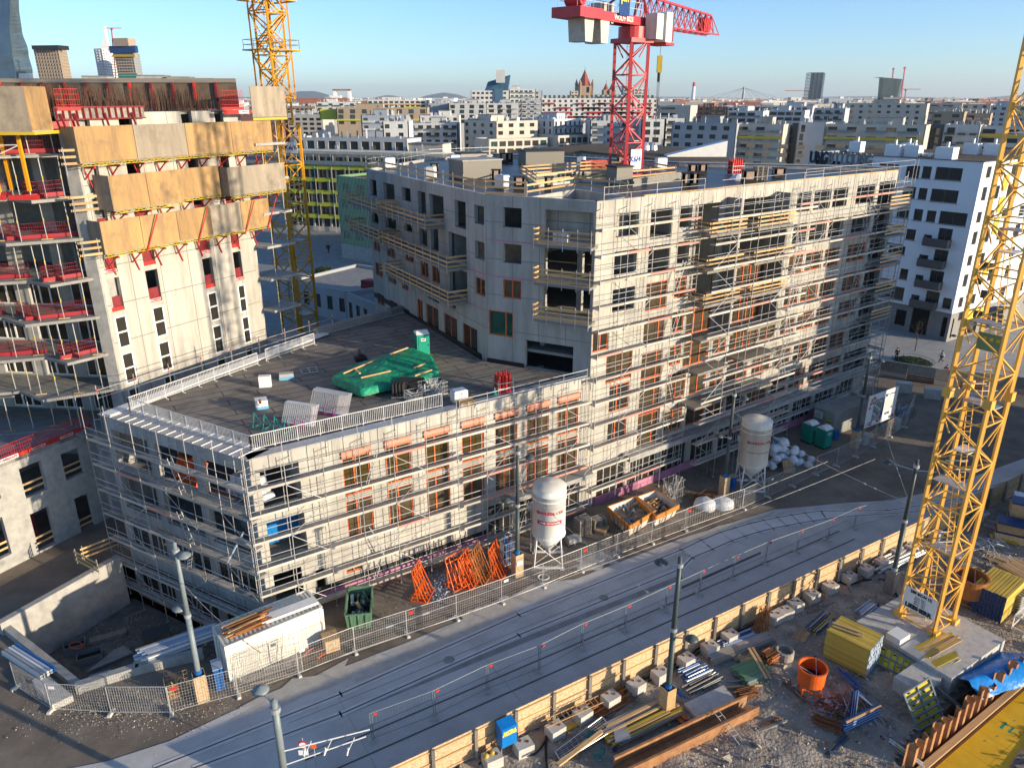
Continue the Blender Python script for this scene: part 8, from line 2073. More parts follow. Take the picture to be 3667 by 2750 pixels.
# yellow green balconied block, left middle
ya,yb = Vector((-57,190,0)),Vector((-14.5,176,0))
ya = Vector((g(1000,505,21.5).x,g(1000,505,21.5).y,0)) ;
YL = Line((-60,205),(-13.6,190)); rs = []
for k in range(6): rs.append((1.2 + 3.1 * k,2.2,us(YL.L,2.0,.55,.5)))
t,l = block('long apartment block with yellow green balcony bands left of the concrete building',YL.a[:2],YL.b[:2],14,20.2,'wall_beige',rs,bands=[(0,60,.9 + 3.1 * k,1.0,1.1,'yellow_green') for k in range(1,6)],roof='roof_brown',clutter=2,glass='glass',side_rows=[(1.2 + 3.1 * k,1.8,[(2,4),(6,8),(10,12)]) for k in range(6)])
for k in range(1,6):
 for u in range(2,46,4): bar('screen',l.p(u + (k % 3) * .8,1.3 + 3.1 * k,.95),l.p(u + (k % 3) * .8,3.9 + 3.1 * k,.95),.8,.05,'timber_grey',t)
for u in range(0,46,5): bar('post',l.p(u,0,1.1),l.p(u,20,1.1),.15,.15,'zinc',t)
beam_part('eaves','white',t,l.p(-.5,20.6,1.3),l.p(YL.L + .5,20.6,1.3),1.0,.35); beam_part('balustrade','pole_grey',t,l.p(0,17.6,1.5),l.p(YL.L,17.6,1.5),.1,1.0)
block('grey terrace storey set back on the yellow green block',YL.p(1,0,-4)[:2],YL.p(34,0,-4)[:2],9,23.4,'wall_mid',[(20.6,2.0,us(33,2.2,1.0))],z0=20,clutter=6,seed=4)
# second yellow green wing stepping towards us
YL2 = Line((-66,158),(-44,150))
# green striped school wing
GL = Line((-31.5,141),(-13,122)); GA = far(1215,128,None,12.8); GL = Line((-30.0,132.5),(-19.5,122));
t,l = block('dark green vertically striped building beside the scaffolding',(-37.5,166),(-25,156),20,17.6,'green_facade',[(4.4 + 3.3 * k,1.8,[(1 + (k % 2) * .8,3.2 + (k % 2) * .8),(5.2 + (k % 2),7.6 + (k % 2)),(10,12.4)]) for k in range(4)],roof='roof_brown',seed=5)
for k in range(int(l.L / .45)): bar('stripe',l.p(.2 + k * .45,3.3,.05),l.p(.2 + k * .45,17.6,.05),.06,.12,'green_stripe',t)
beam_part('base_wall','concrete_plain',t,l.p(0,1.6,.02),l.p(l.L,1.6,.02),.1,3.2)
# school roof plate
SR = [q('b',1110,975,12.),q('b',1560,978,12.),q('b',2212,1050,12.),q('c',330,1040,12.),q('c',240,975,12.),q('b',1990,945,12.),q('b',1630,935,12.)]
SR = [Vector((p.x * .62,p.y * .62,0)) for p in SR]
zt = 33 - 21 * .62
t = thing('school_building','low school with broad brown planted roof and colourful striped walls behind the courtyard','building',(25,200,0))
m = M(); m.poly([(p.x,p.y) for p in SR],zt - .6,zt); m.ob('roof','roof_brown',t)
m = M(); m.poly([(p.x * .995,p.y * 1.01) for p in SR],0,zt - .6); m.ob('wall','wall_mid',t)
for a,b in ((0,1),(1,2),(2,3)):
 ln = Line(SR[a][:2],SR[b][:2])
 for k in range(int(ln.L / 1.5)): bar('stripe',ln.p(k * 1.5 + .3,zt - 5,.25),ln.p(k * 1.5 + .3,zt - .8,.25),.7,.1,('yellow_green','white','teal','green_stripe','insul_blue','white')[k % 6],t)
for i,(x,y) in enumerate(((1975,975),(2020,975))): p = q('b',x,y,12.) ; m = M(); m.lathe((p.x * .62,p.y * .62,zt),[(1.6,0),(1.4,1.2),(.8,1.9),(0,2.1)],14); m.ob('roof_dome','zinc',t)
p = q('c',60,1010,12.); m = M(); m.hexa([Vector((p.x * .62 + a,p.y * .62 + b,zt)) for a,b in ((-6,-2),(8,-2),(8,2),(-6,2))] + [Vector((p.x * .62 + a,p.y * .62 + b,zt + h)) for a,b,h in ((-6,-2,.3),(8,-2,3.6),(8,2,3.6),(-6,2,.3))]); m.ob('skylight_wedge','white',t)
t,l = block('pale turquoise and yellow low wing right of the school roof',far(2360,170,None,11)[:2],far(2590,178,None,11)[:2],12,13,'teal',[(4,2,[(2,5),(7,10)])],bands=[(7,17,10.5,4.5,.2,'yellow')],seed=7)

# grey and white rows to the right
def place(pxl,pxr,Yl,Yr,pyt): a = far(pxl,Yl,pyt); b = far(pxr,Yr,pyt); return a,b,a.z
N_ = lambda c,x,y: (ORI[c][0] + x / ORI[c][2],ORI[c][1] + y / ORI[c][2])
def frow(label,c,xl,xr,yt,Y,wall_,rows=6,win=(1.8,1.4),dh=3.0,h=1.5,depth=14,Y2=None,bands=(),clutter=3,seed=1,glass='glass',bandm='yellow_panel',srows=0,parap=.4,name='apartment_building',ztop=None,group=None,z0=0.):
 pl,py = N_(c,xl,yt); pr,_ = N_(c,xr,yt); a = far(pl,Y,py); Y2 = Y2 or (Y - .46 * (pr - pl) / 2700 * Y if c == 'c' else Y); b = far(pr,Y2 or Y,py); z1 = a.z if ztop is None else ztop
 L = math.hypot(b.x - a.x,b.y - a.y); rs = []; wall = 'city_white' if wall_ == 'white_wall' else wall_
 for k in range(rows):
  z = z1 - 1.0 - dh * k - h
  if z > .5: rs.append((z,h,us(L,win[0],win[1],.8 + (seed * 7 + k) % 3 * .15)))
 bd = [(0,L,z1 - 1.0 - dh * k - h - .6,.9,.9,bandm) for k in bands]
 if seed % 5 in (1,3): bd += [(L * f0,L * f1,r_[0] - .35,.14,1.1,'grey_box') for r_ in rs for f0,f1 in ((.04,.3),(.42,.62),(.74,.95))] + [(L * f0,L * f1,r_[0] + .05,.7,.06 + 1.1,('pole_grey','wall_mid','pole_dark')[seed % 3]) for r_ in rs for f0,f1 in ((.04,.3),(.42,.62),(.74,.95))]
 sr = [(r_[0],r_[1],us(depth,win[0],win[1] * 1.4)) for r_ in rs] if srows else None
 return block(label,(a.x,a.y),(b.x,b.y),depth,z1,wall,rs,bands=bd,clutter=clutter,seed=seed,glass=glass,z0=z0 if z0 >= 0 else z1 + z0,side_rows=sr,left_rows=sr if srows == 2 else None,parap=parap,name=name,group=group)
frow('grey apartment block with stacked dark balconies left of the white striped block','c',-60,360,792,300,'wall_grey',7,(2.2,2.4),seed=2,clutter=5,bands=(),glass='glass')
for k in range(6):
 a = far(*[N_('c',200,0)[0]],298,None,21 - 3 * k); b = far(N_('c',258,0)[0],298,None,21 - 3 * k); c_ = far(N_('c',275,0)[0],298,None,21 - 3 * k); d_ = far(N_('c',350,0)[0],298,None,21 - 3 * k)
 tag((lambda m: (m.beam(a,b,1.6,1.1),m.beam(c_,d_,1.6,1.1),m.ob('balcony','pole_dark',None))[2])(M()),None,None) if 0 else None
t,l = frow('white apartment block with orange window infills and a yellow top balcony','c',365,662,800,292,'wall_beige',6,(3.0,3.0),seed=3,clutter=3)
for k in range(1,6):
 for u in range(0,5): bar('infill',l.p(4.2 + u * 6 - .3,19.0 - 3 * k + .75,.03),l.p(6.6 + u * 6,19.0 - 3 * k + .75,.03),.1,1.4,'wall_orange',t)
beam_part('balcony_band','yellow_panel',t,l.p(0,l and 19.6,.8),l.p(l.L,19.6,.8),.2,.9)
frow('dark glazed stair block between white apartment blocks','c',662,762,810,296,'pole_dark',6,(2.6,.3),h=2.4,seed=4,clutter=0,glass='glass_amber')
frow('blank pale end wall with one dark window strip','c',758,935,790,290,'wall_mid',6,(1.4,16),h=2.4,seed=5,clutter=3)
t,l = frow('long white block with orange infills, yellow balcony and roof panels','c',935,1585,800,286,'wall_beige',6,(3.2,3.2),seed=6,clutter=6)
for k in range(1,6):
 for u in range(0,10): bar('infill',l.p(4.3 + u * 6.4,19.2 - 3 * k + .6,.03),l.p(6.8 + u * 6.4,19.2 - 3 * k + .6,.03),.1,1.4,'wall_orange',t)
beam_part('balcony_band','yellow_panel',t,l.p(0,19.6,.8),l.p(l.L,19.6,.8),.2,.9)
frow('dark glazed slab right of the long white block','c',1585,1700,810,290,'pole_dark',6,(3.5,.3),h=2.3,seed=7,clutter=0)
frow('plain pale wall block with two dark corner windows','c',1700,1935,805,286,'wall_mid',6,(2.5,13),h=2.2,seed=8,clutter=4)
frow('pale block with planted balconies at the right behind the white building','c',1935,2400,815,284,'wall_mid',6,(4,3),seed=9,bands=(0,),clutter=3)
# solar racks row on the roofs
for k,(x0,x1) in enumerate(((425,1090),(1095,1240),(1245,1550))):
 t = thing('solar_rack',('long row of dark tilted roof panels above the white striped blocks','short middle row of dark tilted roof panels','right row of dark tilted roof panels')[k],'solar panels',far(N_('c',x0,0)[0],296,None,21.6))
 n = int((x1 - x0) / 34)
 for j in range(n):
  a = far(N_('c',x0 + 34 * j,0)[0],296,None,21.4); b = far(N_('c',x0 + 34 * j + 31,0)[0],296,None,21.4); m = M(); up_ = Vector((0,.9,1.7)); m.quad(a,b,b + up_,a + up_); m.quad(a + Vector((0,.1,0)),a + up_ + Vector((0,.1,0)),b + up_ + Vector((0,.1,0)),b + Vector((0,.1,0))); m.ob('panel','tower_blue',t)
# second and third rows
frow('grey roof storeys building behind the panel racks, left','c',860,1060,700,420,'wall_mid',4,(2.5,2),seed=11,clutter=4)
frow('beige long building with small square windows on the skyline','c',1030,1590,668,520,'wall_beige',5,(2.0,3.4),dh=3.4,seed=12,clutter=2)
frow('plain beige hall next to the long square windowed building','c',1590,1815,668,522,'wall_beige',4,(6,2.0),dh=4.6,h=1.2,seed=13,clutter=1)
frow('beige office with square windows at the right skyline','c',1815,2000,672,515,'wall_beige',4,(2.2,3.0),dh=3.4,seed=14,clutter=1)
frow('taupe block with paired windows behind the panel racks','c',1625,1830,722,380,'wall_taupe',4,(3.0,4.5),seed=15,clutter=3)
frow('second taupe block with paired windows further right','c',1835,2000,732,384,'wall_taupe',4,(3.0,4.5),seed=16,clutter=3)
frow('grey block with small windows at the far right skyline','c',2000,2250,682,470,'wall_mid',5,(2,2.6),seed=17,clutter=3)
frow('white framed block with black window grid on the roofs, left','c',300,440,690,520,'white_wall',4,(2.2,1.0),h=2.2,seed=18,clutter=2)
frow('long white framed block with black window grid','c',470,850,684,540,'white_wall',3,(2.8,1.0),h=2.2,seed=19,clutter=2)
frow('white stepped block with dark storeys below the framed one','c',560,800,712,470,'white_wall',3,(4,.6),h=1.8,seed=20,clutter=2)
frow('white stepped block with black loggias, lower left of the framed one','c',300,530,716,440,'white_wall',3,(4,1),h=1.8,seed=21,clutter=4)
frow('beige block with long window bands beside the red crane','c',-150,60,682,450,'wall_beige',6,(9,.6),h=1.2,seed=22,clutter=1)
frow('dark brown roof block behind the beige banded one','c',60,300,690,600,'wall_brick',4,(3,2),seed=23,clutter=4)
# middle field
t,l = frow('white terraced apartment block with dark side wall, centre','b',1010,1282,788,330,'wall_beige',7,(2.4,3.0),depth=26,seed=30,clutter=5,srows=2,Y2=342)
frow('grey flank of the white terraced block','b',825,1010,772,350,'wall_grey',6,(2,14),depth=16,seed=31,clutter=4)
frow('lower white terrace with framed loggias below the centre block','b',960,1345,905,318,'wall_beige',3,(3.0,.9),h=2.0,dh=2.9,depth=13,seed=32,clutter=0,Y2=332)
frow('white block with tall narrow windows left of the red crane','b',1385,1572,775,340,'white_wall',6,(1.1,1.8),h=2.1,depth=22,seed=33,clutter=5,Y2=352,srows=2)
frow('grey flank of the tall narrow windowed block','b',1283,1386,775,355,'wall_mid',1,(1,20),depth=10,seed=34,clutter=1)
frow('lower white loggia grid below the narrow windowed block','b',1410,1665,882,330,'wall_beige',4,(2.6,.7),h=2.2,dh=2.8,depth=12,seed=35,clutter=0,Y2=344)
frow('grey white block with dark windows behind the red crane','b',1620,1960,785,330,'wall_mid',5,(2.2,4),seed=36,clutter=4,depth=20)
frow('white block with black framed balconies right of the red crane','b',1955,2110,775,322,'white_wall',6,(2.6,1.3),h=2.0,seed=37,clutter=3,depth=20)
frow('pale grey block with dark balconies right of the crane','b',2110,2240,770,335,'wall_mid',6,(3,2.4),seed=38,clutter=2)
frow('white terrace row with dark openings left of centre','b',510,765,752,400,'white_wall',3,(1.8,2.2),seed=40,clutter=5,depth=18)
frow('grey block with glazed terraces in front of the white row','b',430,760,800,350,'wall_mid',4,(2.2,1.5),seed=41,clutter=4)
frow('white roof cabin with rusty shafts, left centre','b',270,440,790,300,'white_wall',2,(1.8,3.2),seed=42,clutter=6)
frow('large grey sheds with curved vents on the left roofs','b',130,420,750,330,'zinc',2,(1.8,5),seed=43,clutter=5)
frow('grey modern block with square windows, centre left','b',700,950,672,520,'wall_mid',4,(3.0,3.2),h=2.2,seed=44,clutter=8,depth=20)
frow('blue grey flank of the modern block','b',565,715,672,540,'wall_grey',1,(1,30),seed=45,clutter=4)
frow('grey modern block with white frames next to the office tower','b',950,1160,672,530,'wall_mid',4,(3.4,2.4),h=2.2,seed=46,clutter=8)
frow('taupe row with yellow roof boxes far left of centre','b',-30,560,700,480,'wall_taupe',3,(3.2,3.8),h=2.4,seed=47,clutter=3,bands=(1,),bandm='yellow_green')
for i,(x0,x1,y) in enumerate(((-20,90,705),(262,360,700),(405,505,695),(-140,-20,710))):
 frow(('yellow roof box at the left of the taupe row','bright yellow roof box in the taupe row, middle one','bright yellow roof box in the taupe row, right one','yellow roof box hidden behind the orange crane')[i],'b',x0,x1,y,486,'yellow_green',0,seed=48 + i,clutter=0,depth=8,name='roof_box',z0=-6.)
frow('long white apartment front with red brown balconies on the left skyline','b',170,565,650,640,'white_wall',4,(3.0,1.2),h=1.6,seed=52,clutter=10,bands=(0,1),bandm='wall_orange')
frow('white low roof line at the left edge of the skyline','b',-160,110,664,600,'white_wall',3,(3,5),seed=53,clutter=5)
# red and white balcony row
t,l = frow('long white apartment row dotted with red balconies behind the crane','b',1300,2060,640,560,'white_wall',7,(1.7,2.2),dh=2.9,h=1.6,seed=60,clutter=16,depth=16)
r = random.Random(6)
zr = far(0,560,N_('b',0,640)[1]).z
for k in range(56): u = r.uniform(1,l.L - 9); z = zr - 3.4 - 2.9 * r.randint(0,4); b_ = M(); b_.beam(l.p(u,z,1),l.p(u + r.choice((5,7,10)),z,1),.9,1.0); b_.ob('balcony','wall_red',t)
for k in range(24): b_ = M(); p = l.p(3 + k * l.L / 25,22.5,-3); b_.box(p.x,p.y,zr - .4,1.6,1.5,2.4,l.ang); b_.ob('chimney','pole_dark',t)
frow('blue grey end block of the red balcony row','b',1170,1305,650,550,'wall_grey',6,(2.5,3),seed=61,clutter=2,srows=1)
# office with blue pitched glass roof
a,b = far(N_('b',845,0)[0],620,N_('b',0,590)[1]),far(N_('b',1090,0)[0],620,N_('b',0,572)[1])
t,l = frow('white office block with sloping blue glass roof on the skyline','b',845,1095,590,620,'white_wall',8,(2.2,1.2),dh=3.4,h=1.6,seed=62,clutter=0,depth=30)
zt = far(0,620,N_('b',0,590)[1]).z; zt2 = far(0,620,N_('b',0,487)[1]).z; k_ = l.L / 250.
m = M(); m.hexa([l.p(83 * k_,zt - 2,0),l.p(235 * k_,zt - 2,0),l.p(240 * k_,zt - 2,-28),l.p(83 * k_,zt - 2,-28),l.p(110 * k_,zt2 - 5,-5),l.p(255 * k_,zt2,-5),l.p(258 * k_,zt2,-22),l.p(110 * k_,zt2 - 5,-22)]); m.ob('glass_roof','blue_roof',t)
beam_part('roof_box','wall_mid',t,l.p(165 * k_,zt + 10,1),l.p(222 * k_,zt + 10,1),3,9); beam_part('glass_strip','tower_blue',t,l.p(155 * k_,zt - 14,.6),l.p(208 * k_,zt - 14,.6),.8,30)
frow('white stepped wing right of the blue roofed office','b',1095,1265,580,625,'white_wall',8,(2.4,1.2),dh=3.4,h=1.5,seed=63,clutter=2,depth=24)
m = None
frow('small grey tower blocks right of the stepped wing','b',1258,1308,590,640,'wall_grey',6,(2,2),seed=64,clutter=1)
frow('pale block left of the church','b',1493,1545,592,900,'wall_beige',8,(2,2),seed=65,clutter=1)
frow('white point block right of the red crane on the skyline','b',1880,2000,575,900,'white_wall',8,(2.4,2.2),seed=66,clutter=0)
frow('grey block partly behind the red crane on the skyline','b',1835,1905,560,880,'wall_grey',8,(2.4,2.2),seed=67,clutter=0)
# church
def spire(t,px,Y,pyb,pym,pyt,w,corner=True):
 zb,zm,zt = (far(px,Y,y).z for y in (pyb,pym,pyt)); x = far(px,Y,pym).x
 box_part('tower','church_stone',t,x,Y,0,w,w,zm,.2)
 cyl_part('spire','church_roof',t,(x,Y,zm),(x,Y,zt),w * .46,.1,8)
 cyl_part('finial','dark',t,(x,Y,zt - .5),(x,Y,zt + 4),.25,.1,5)
 if corner:
  for a in range(4): ang = .2 + math.pi / 4 + a * math.pi / 2; cx,cy = x + w * .62 * math.cos(ang),Y + w * .62 * math.sin(ang); m = M(); m.cyl((cx,cy,zb),(cx,cy,zm + 2),w * .1,n=8); m.cyl((cx,cy,zm + 2),(cx,cy,zm + 9),w * .12,.05,8); m.ob('corner_turret','church_stone',t)
 for h in (.5,.75):
  for j in (-.22,.22): beam_part('belfry_opening','dark',t,(x + j * w - w * .06,Y - w * .52,zb + (zm - zb) * h),(x + j * w + w * .06,Y - w * .52,zb + (zm - zb) * h),.4,w * .2)
t = thing('church','stone church with one big and two small red pointed spires on the skyline','church',(far(2092,1100,300).x,1100,0))
spire(t,N_('b',1583,0)[0],1100,345,N_('b',0,560)[1],N_('b',0,452)[1],20)
spire(t,N_('b',1722,0)[0],1120,345,N_('b',0,585)[1],N_('b',0,540)[1],9,False); spire(t,N_('b',1760,0)[0],1120,345,N_('b',0,585)[1],N_('b',0,540)[1],9,False)
p = far(N_('b',1620,0)[0],1110,340); box_part('nave','church_stone',t,p.x + 20,1118,0,60,16,p.z - 4,.2)

# towers on the left skyline
def slab_tower(label,c,pts,Y,depth,m_,name='tower_building',twist=0.):
 "outline points (x, y) of the front in picture columns at distance Y, extruded away"
 P = [far(*(lambda n: (n[0],Y,n[1]))(N_(c,x,y))) for x,y in pts]; t = thing(name,label,'tower',(sum(p.x for p in P) / len(P),Y,0))
 return t,P
t,P = slab_tower('tall folded dark glass skyscraper at the left frame edge','a',[(-90,-260),(120,-60),(130,120),(185,350),(215,480),(215,700),(-90,700)],1250,40,'tower_glass')
m = M();
xs = [far(N_('a',x,0)[0],1250,300).x for x in (-200,62,110,128,186,214)]
lvl = [(-300,60,108),(60,66,122),(180,62,140),(340,78,184),(470,100,212),(700,105,216)]
prev = None
def lint(y):
 for (y0,f0,r0),(y1,f1,r1) in zip(lvl,lvl[1:]):
  if y0 <= y <= y1: k = (y - y0) / (y1 - y0); k = k * k * (3 - 2 * k) if y0 > 60 else k; return f0 + (f1 - f0) * k,r0 + (r1 - r0) * k
for n in range(41):
 y = -300 + 1000 * n / 40; xf,xr = lint(y)
 a = far(N_('a',-220,y)[0],1250,N_('a',0,y)[1]); b = far(N_('a',xf,y)[0],1235,N_('a',0,y)[1]); c_ = far(N_('a',xr,y)[0],1262,N_('a',0,y)[1]); z = b.z if n < 40 else 0
 cur_ = [Vector((a.x,1262,z)),Vector((b.x,1235,z)),Vector((c_.x,1262,z))]
 if prev:
  for i in range(2):
   w_ = (cur_[i + 1] - cur_[i]).length; o = i * 80; m.quad(cur_[i],cur_[i + 1],prev[i + 1],prev[i],uv=[(o,cur_[i].z),(o + w_,cur_[i].z),(o + w_,prev[i].z),(o,prev[i].z)])
  m.quad(cur_[2],cur_[2] + Vector((-30,40,0)),prev[2] + Vector((-30,40,0)),prev[2])
 prev = cur_
m.ob('glass_facade','tower_glass',t)
m = M(); p0_ = far(N_('a',110,0)[0],1245,N_('a',0,478)[1]); p1_ = far(N_('a',222,0)[0],1255,N_('a',0,478)[1]); m.box((p0_.x + p1_.x) / 2,1246,0,p1_.x - p0_.x,12,p0_.z); m.ob('podium','white',t)
def ptower(label,c,x0,x1,yt,Y,wall,dh,h,w,gap,depth,side=.25,parap=.2,top=None,yb=None,rot=.25):
 a = far(N_(c,x0,0)[0],Y,N_(c,0,yt)[1]); xm = x0 + (x1 - x0) * (1 - side); b = far(N_(c,xm,0)[0],Y - 6,N_(c,0,yt)[1]); z1 = a.z; L = math.hypot(b.x - a.x,b.y - a.y)
 e = far(N_(c,x1,0)[0],Y + depth,N_(c,0,yt)[1])
 t = thing('tower_building',label,'tower',(a.x,Y,0)); f1_ = Line((a.x,a.y),(b.x,b.y)); f2_ = Line((b.x,b.y),(e.x,e.y)); f3 = Line((a.x,a.y + depth),(a.x,a.y))
 n = int((z1 - 8) / dh); m = M()
 for f_ in (f1_,f2_,f3): m.wall(f_.a[:2],f_.b[:2],0,z1,.8,[(.8,f_.L - .8,z1 - 2 - dh * k - h,z1 - 2 - dh * k) for k in range(n)])
 m.ob('wall',wall,t)
 for f_ in (f1_,f2_):
  for k in range(n): inst('window_band',wmesh(f_.L - 1.6,h,'glass'),t,f_.p(f_.L / 2,z1 - 2 - dh * k - h,-.4),f_.ang);
  for k in range(n):
   m = M(); cnt = int(f_.L / (w + gap))
   for j in range(1,cnt): m.beam(f_.p(j * f_.L / cnt,z1 - 2 - dh * k - h,.05),f_.p(j * f_.L / cnt,z1 - 2 - dh * k,.05),gap)
   if cnt > 1: m.ob('mullions',wall,t)['kind'] = 'stuff'
 m = M(); m.poly([tuple(f1_.a[:2]),tuple(f1_.b[:2]),tuple(f2_.b[:2]),(f1_.a.x,f1_.a.y + depth)],z1 - 1,z1 - .5); m.ob('roof','roof_flat',t)
 return t,f1_,f2_,z1
t,f1_,f2_,z1 = ptower('beige gridded office tower on the left skyline','a',215,430,318,1100,'wall_taupe',4.2,2.2,2.6,1.4,45,.24)
beam_part('dark_crown','dark',t,f1_.p(4,z1 + 1,-3),f1_.p(f1_.L + 6,z1 + 1,-3),20,5)
t,f1_,f2_,z1 = ptower('white high rise with a curved needle on the left skyline','a',607,765,318,1200,'white_wall',3.6,1.8,3.4,1.8,30,.66)
m = M(); pts = [(640,318),(665,290),(676,240),(674,170),(678,170),(690,250),(705,305),(728,320)]
P = [far(N_('a',x,0)[0],1205,N_('a',0,y)[1]) for x,y in pts]; i0 = len(m.v); m.v += [tuple(p) for p in P] + [tuple(p + Vector((0,5,0))) for p in P]
n = len(P); m.f += [(0,7,6,1),(1,6,5,2),(2,5,4,3)] + [(8,9,14,15),(9,10,13,14),(10,11,12,13)] + [(k,(k + 1) % n,(k + 1) % n + n,k + n) for k in range(n)]; m.uv += [None] * (6 + n); m.ob('needle','white',t)
t,f1_,f2_,z1 = ptower('unfinished tower with orange and green nets beside the white high rise','a',740,905,345,1150,'wall_grey',3.6,2.2,3.,.8,34,.25)
beam_part('climbing_screen','blue_dark',t,f1_.p(-3,z1 + 4,2),f1_.p(f1_.L + 8,z1 + 4,2),6,9); beam_part('core','wall_taupe',t,f1_.p(8,z1 + 13,0),f1_.p(f1_.L + 1,z1 + 13,0),16,10)
beam_part('platform','yellow',t,f1_.p(0,z1 - 4,3),f1_.p(f1_.L + 6,z1 - 4,3),4,3)
beam_part('net','teal',t,f1_.p(2,z1 - 52,1),f1_.p(f1_.L + 2,z1 - 52,1),2,50)
for k in range(10): bar('floor_edge',f1_.p(-2,z1 - 8 - k * 3.6,2.4),f1_.p(f1_.L + 3,z1 - 8 - k * 3.6,2.4),1,.7,'wall_orange',t)
def far_crane(label,px,Y,pyb,pyt,jl_,jr,m_='rust_orange',tilt=0.):
 a = far(px,Y,pyb); b = far(px + tilt,Y,pyt); t = thing('far_tower_crane',label,'crane',a,'distant cranes'); w = Y * .001
 bar('mast',(a.x,Y,0),b,w,w,m_,t); bar('jib',b - Vector((Y * jl_,0,0)),b + Vector((Y * jr,0,0)),w * .7,w * .8,m_,t); bar('cab',b - Vector((w,0,w)),b + Vector((w,0,-w)),w * 2,w * 2,m_,t)
far_crane('small red white crane above the unfinished tower',405,1150,300,N_('a',0,185)[1],.008,.012,'red',-6)
far_crane('thin crane left of the dark blue tower on the right skyline',N_('c',825,0)[0],2500,340,N_('c',0,588)[1],.03,.002)
far_crane('thin crane right of the green glass tower',N_('c',1450,0)[0],2200,345,N_('c',0,578)[1],.012,.018)
far_crane('slanted red white crane touching the green glass tower',N_('c',1425,0)[0],1980,345,N_('c',0,435)[1],.0,.001,'red',10)
far_crane('small red crane standing behind the green glass tower',N_('c',1370,0)[0],2050,300,N_('c',0,442)[1],.0,.001,'red')
t,f1_,f2_,z1 = ptower('dark blue twisted looking tower on the right skyline','c',840,930,470,2400,'tower_blue',4,1.6,6,3,40,.12)
t = thing('tower_building','dark green faceted glass tower on the right skyline','tower',(far(N_('c',1350,0)[0],2000,340).x,2000,0)); m = M()
Q_ = [far(N_('c',x,0)[0],2000,N_('c',0,y)[1]) for x,y in ((1278,500),(1422,512),(1385,640),(1272,640))]; Q_[2].z = Q_[3].z = 0; E_ = far(N_('c',1436,0)[0],2030,N_('c',0,515)[1])
m.quad(Q_[3],Q_[2],Q_[1],Q_[0],uv=[(0,0),(100,0),(100,110),(0,110)]); m.quad(Q_[2],Vector((E_.x - 5,2030,0)),E_,Q_[1],uv=[(100,0),(140,0),(140,110),(100,110)]); m.quad(Q_[0],Q_[1],E_,Q_[0] + Vector((0,40,0))); m.ob('glass_facade','tower_green',t)
# chimney, bridge pylon, hills
p = far(N_('c',83,0)[0],3000,N_('c',0,533)[1]); t = thing('power_station_chimney','white chimney with red bands on the skyline right of the red crane','chimney',(p.x,3000,0));
for k in range(6): m = M(); z0_,z1_ = p.z * k / 6,p.z * (k + 1) / 6; m.cyl((p.x,3000,z0_),(p.x,3000,z1_),9 - k * .7,8.4 - k * .7,12); m.ob('shaft_ring','ink_red' if k in (5,) else 'white',t)
p = far(N_('c',405,0)[0],3500,N_('c',0,562)[1]); t = thing('cable_stayed_bridge','grey bridge pylon with fanned cables on the skyline','bridge',(p.x,3500,0)); cyl_part('pylon','pole_grey',t,(p.x,3500,0),p,8,3,6)
for s_ in (-1,1):
 for k in range(1,5): bar('cable',(p.x,3500,p.z - 4),(p.x + s_ * k * 36,3500,36),1.2,1.2,'pole_grey',t)
p = far(N_('a',2192,0)[0],1800,330); t = thing('portal_building','white portal shaped building with a dark beam on the left skyline','building',(p.x,1800,0))
for s_ in (-16,16): box_part('tower','white',t,p.x + 10 + s_,1800,0,6,12,50)
box_part('beam','wall_brick',t,p.x + 10,1800,48,40,12,3.5); box_part('block','white',t,p.x - 4,1795,0,26,16,38)
def hill(name,px0,px1,pyt,Y,seed):
 a = far(px0,Y,352).x; b = far(px1,Y,352).x; h = far(0,Y,pyt).z; m = M(); n = 40; r = random.Random(seed)
 for i in range(n + 1):
  f = i / n; hh = h * math.sin(math.pi * f) ** .8 * (1 + .12 * noise.noise(Vector((f * 5,seed,0)))); x = a + (b - a) * f
  for dy,k in ((-900,0),(-300,.75),(0,1),(900,0)): m.v.append((x,Y + dy,hh * k - (30 if k == 0 else 0)))
 for i in range(n):
  for j in range(3): m.f.append((i * 4 + j,(i + 1) * 4 + j,(i + 1) * 4 + j + 1,i * 4 + j + 1)); m.uv.append(None)
 return m.ob('hill','hill',kind='structure',smooth=True)
hill('hill',1490,1690,334,14000,1); hill('hill',1000,1210,326,13000,2); hill('hill',1330,1450,342,15000,3); hill('hill',3480,4100,336,13000,4); hill('hill',200,1100,345,16000,5); hill('hill',2700,3500,346,17000,6); hill('hill',1800,2800,347,18000,7)
hill('hill',-900,300,344,15000,8)
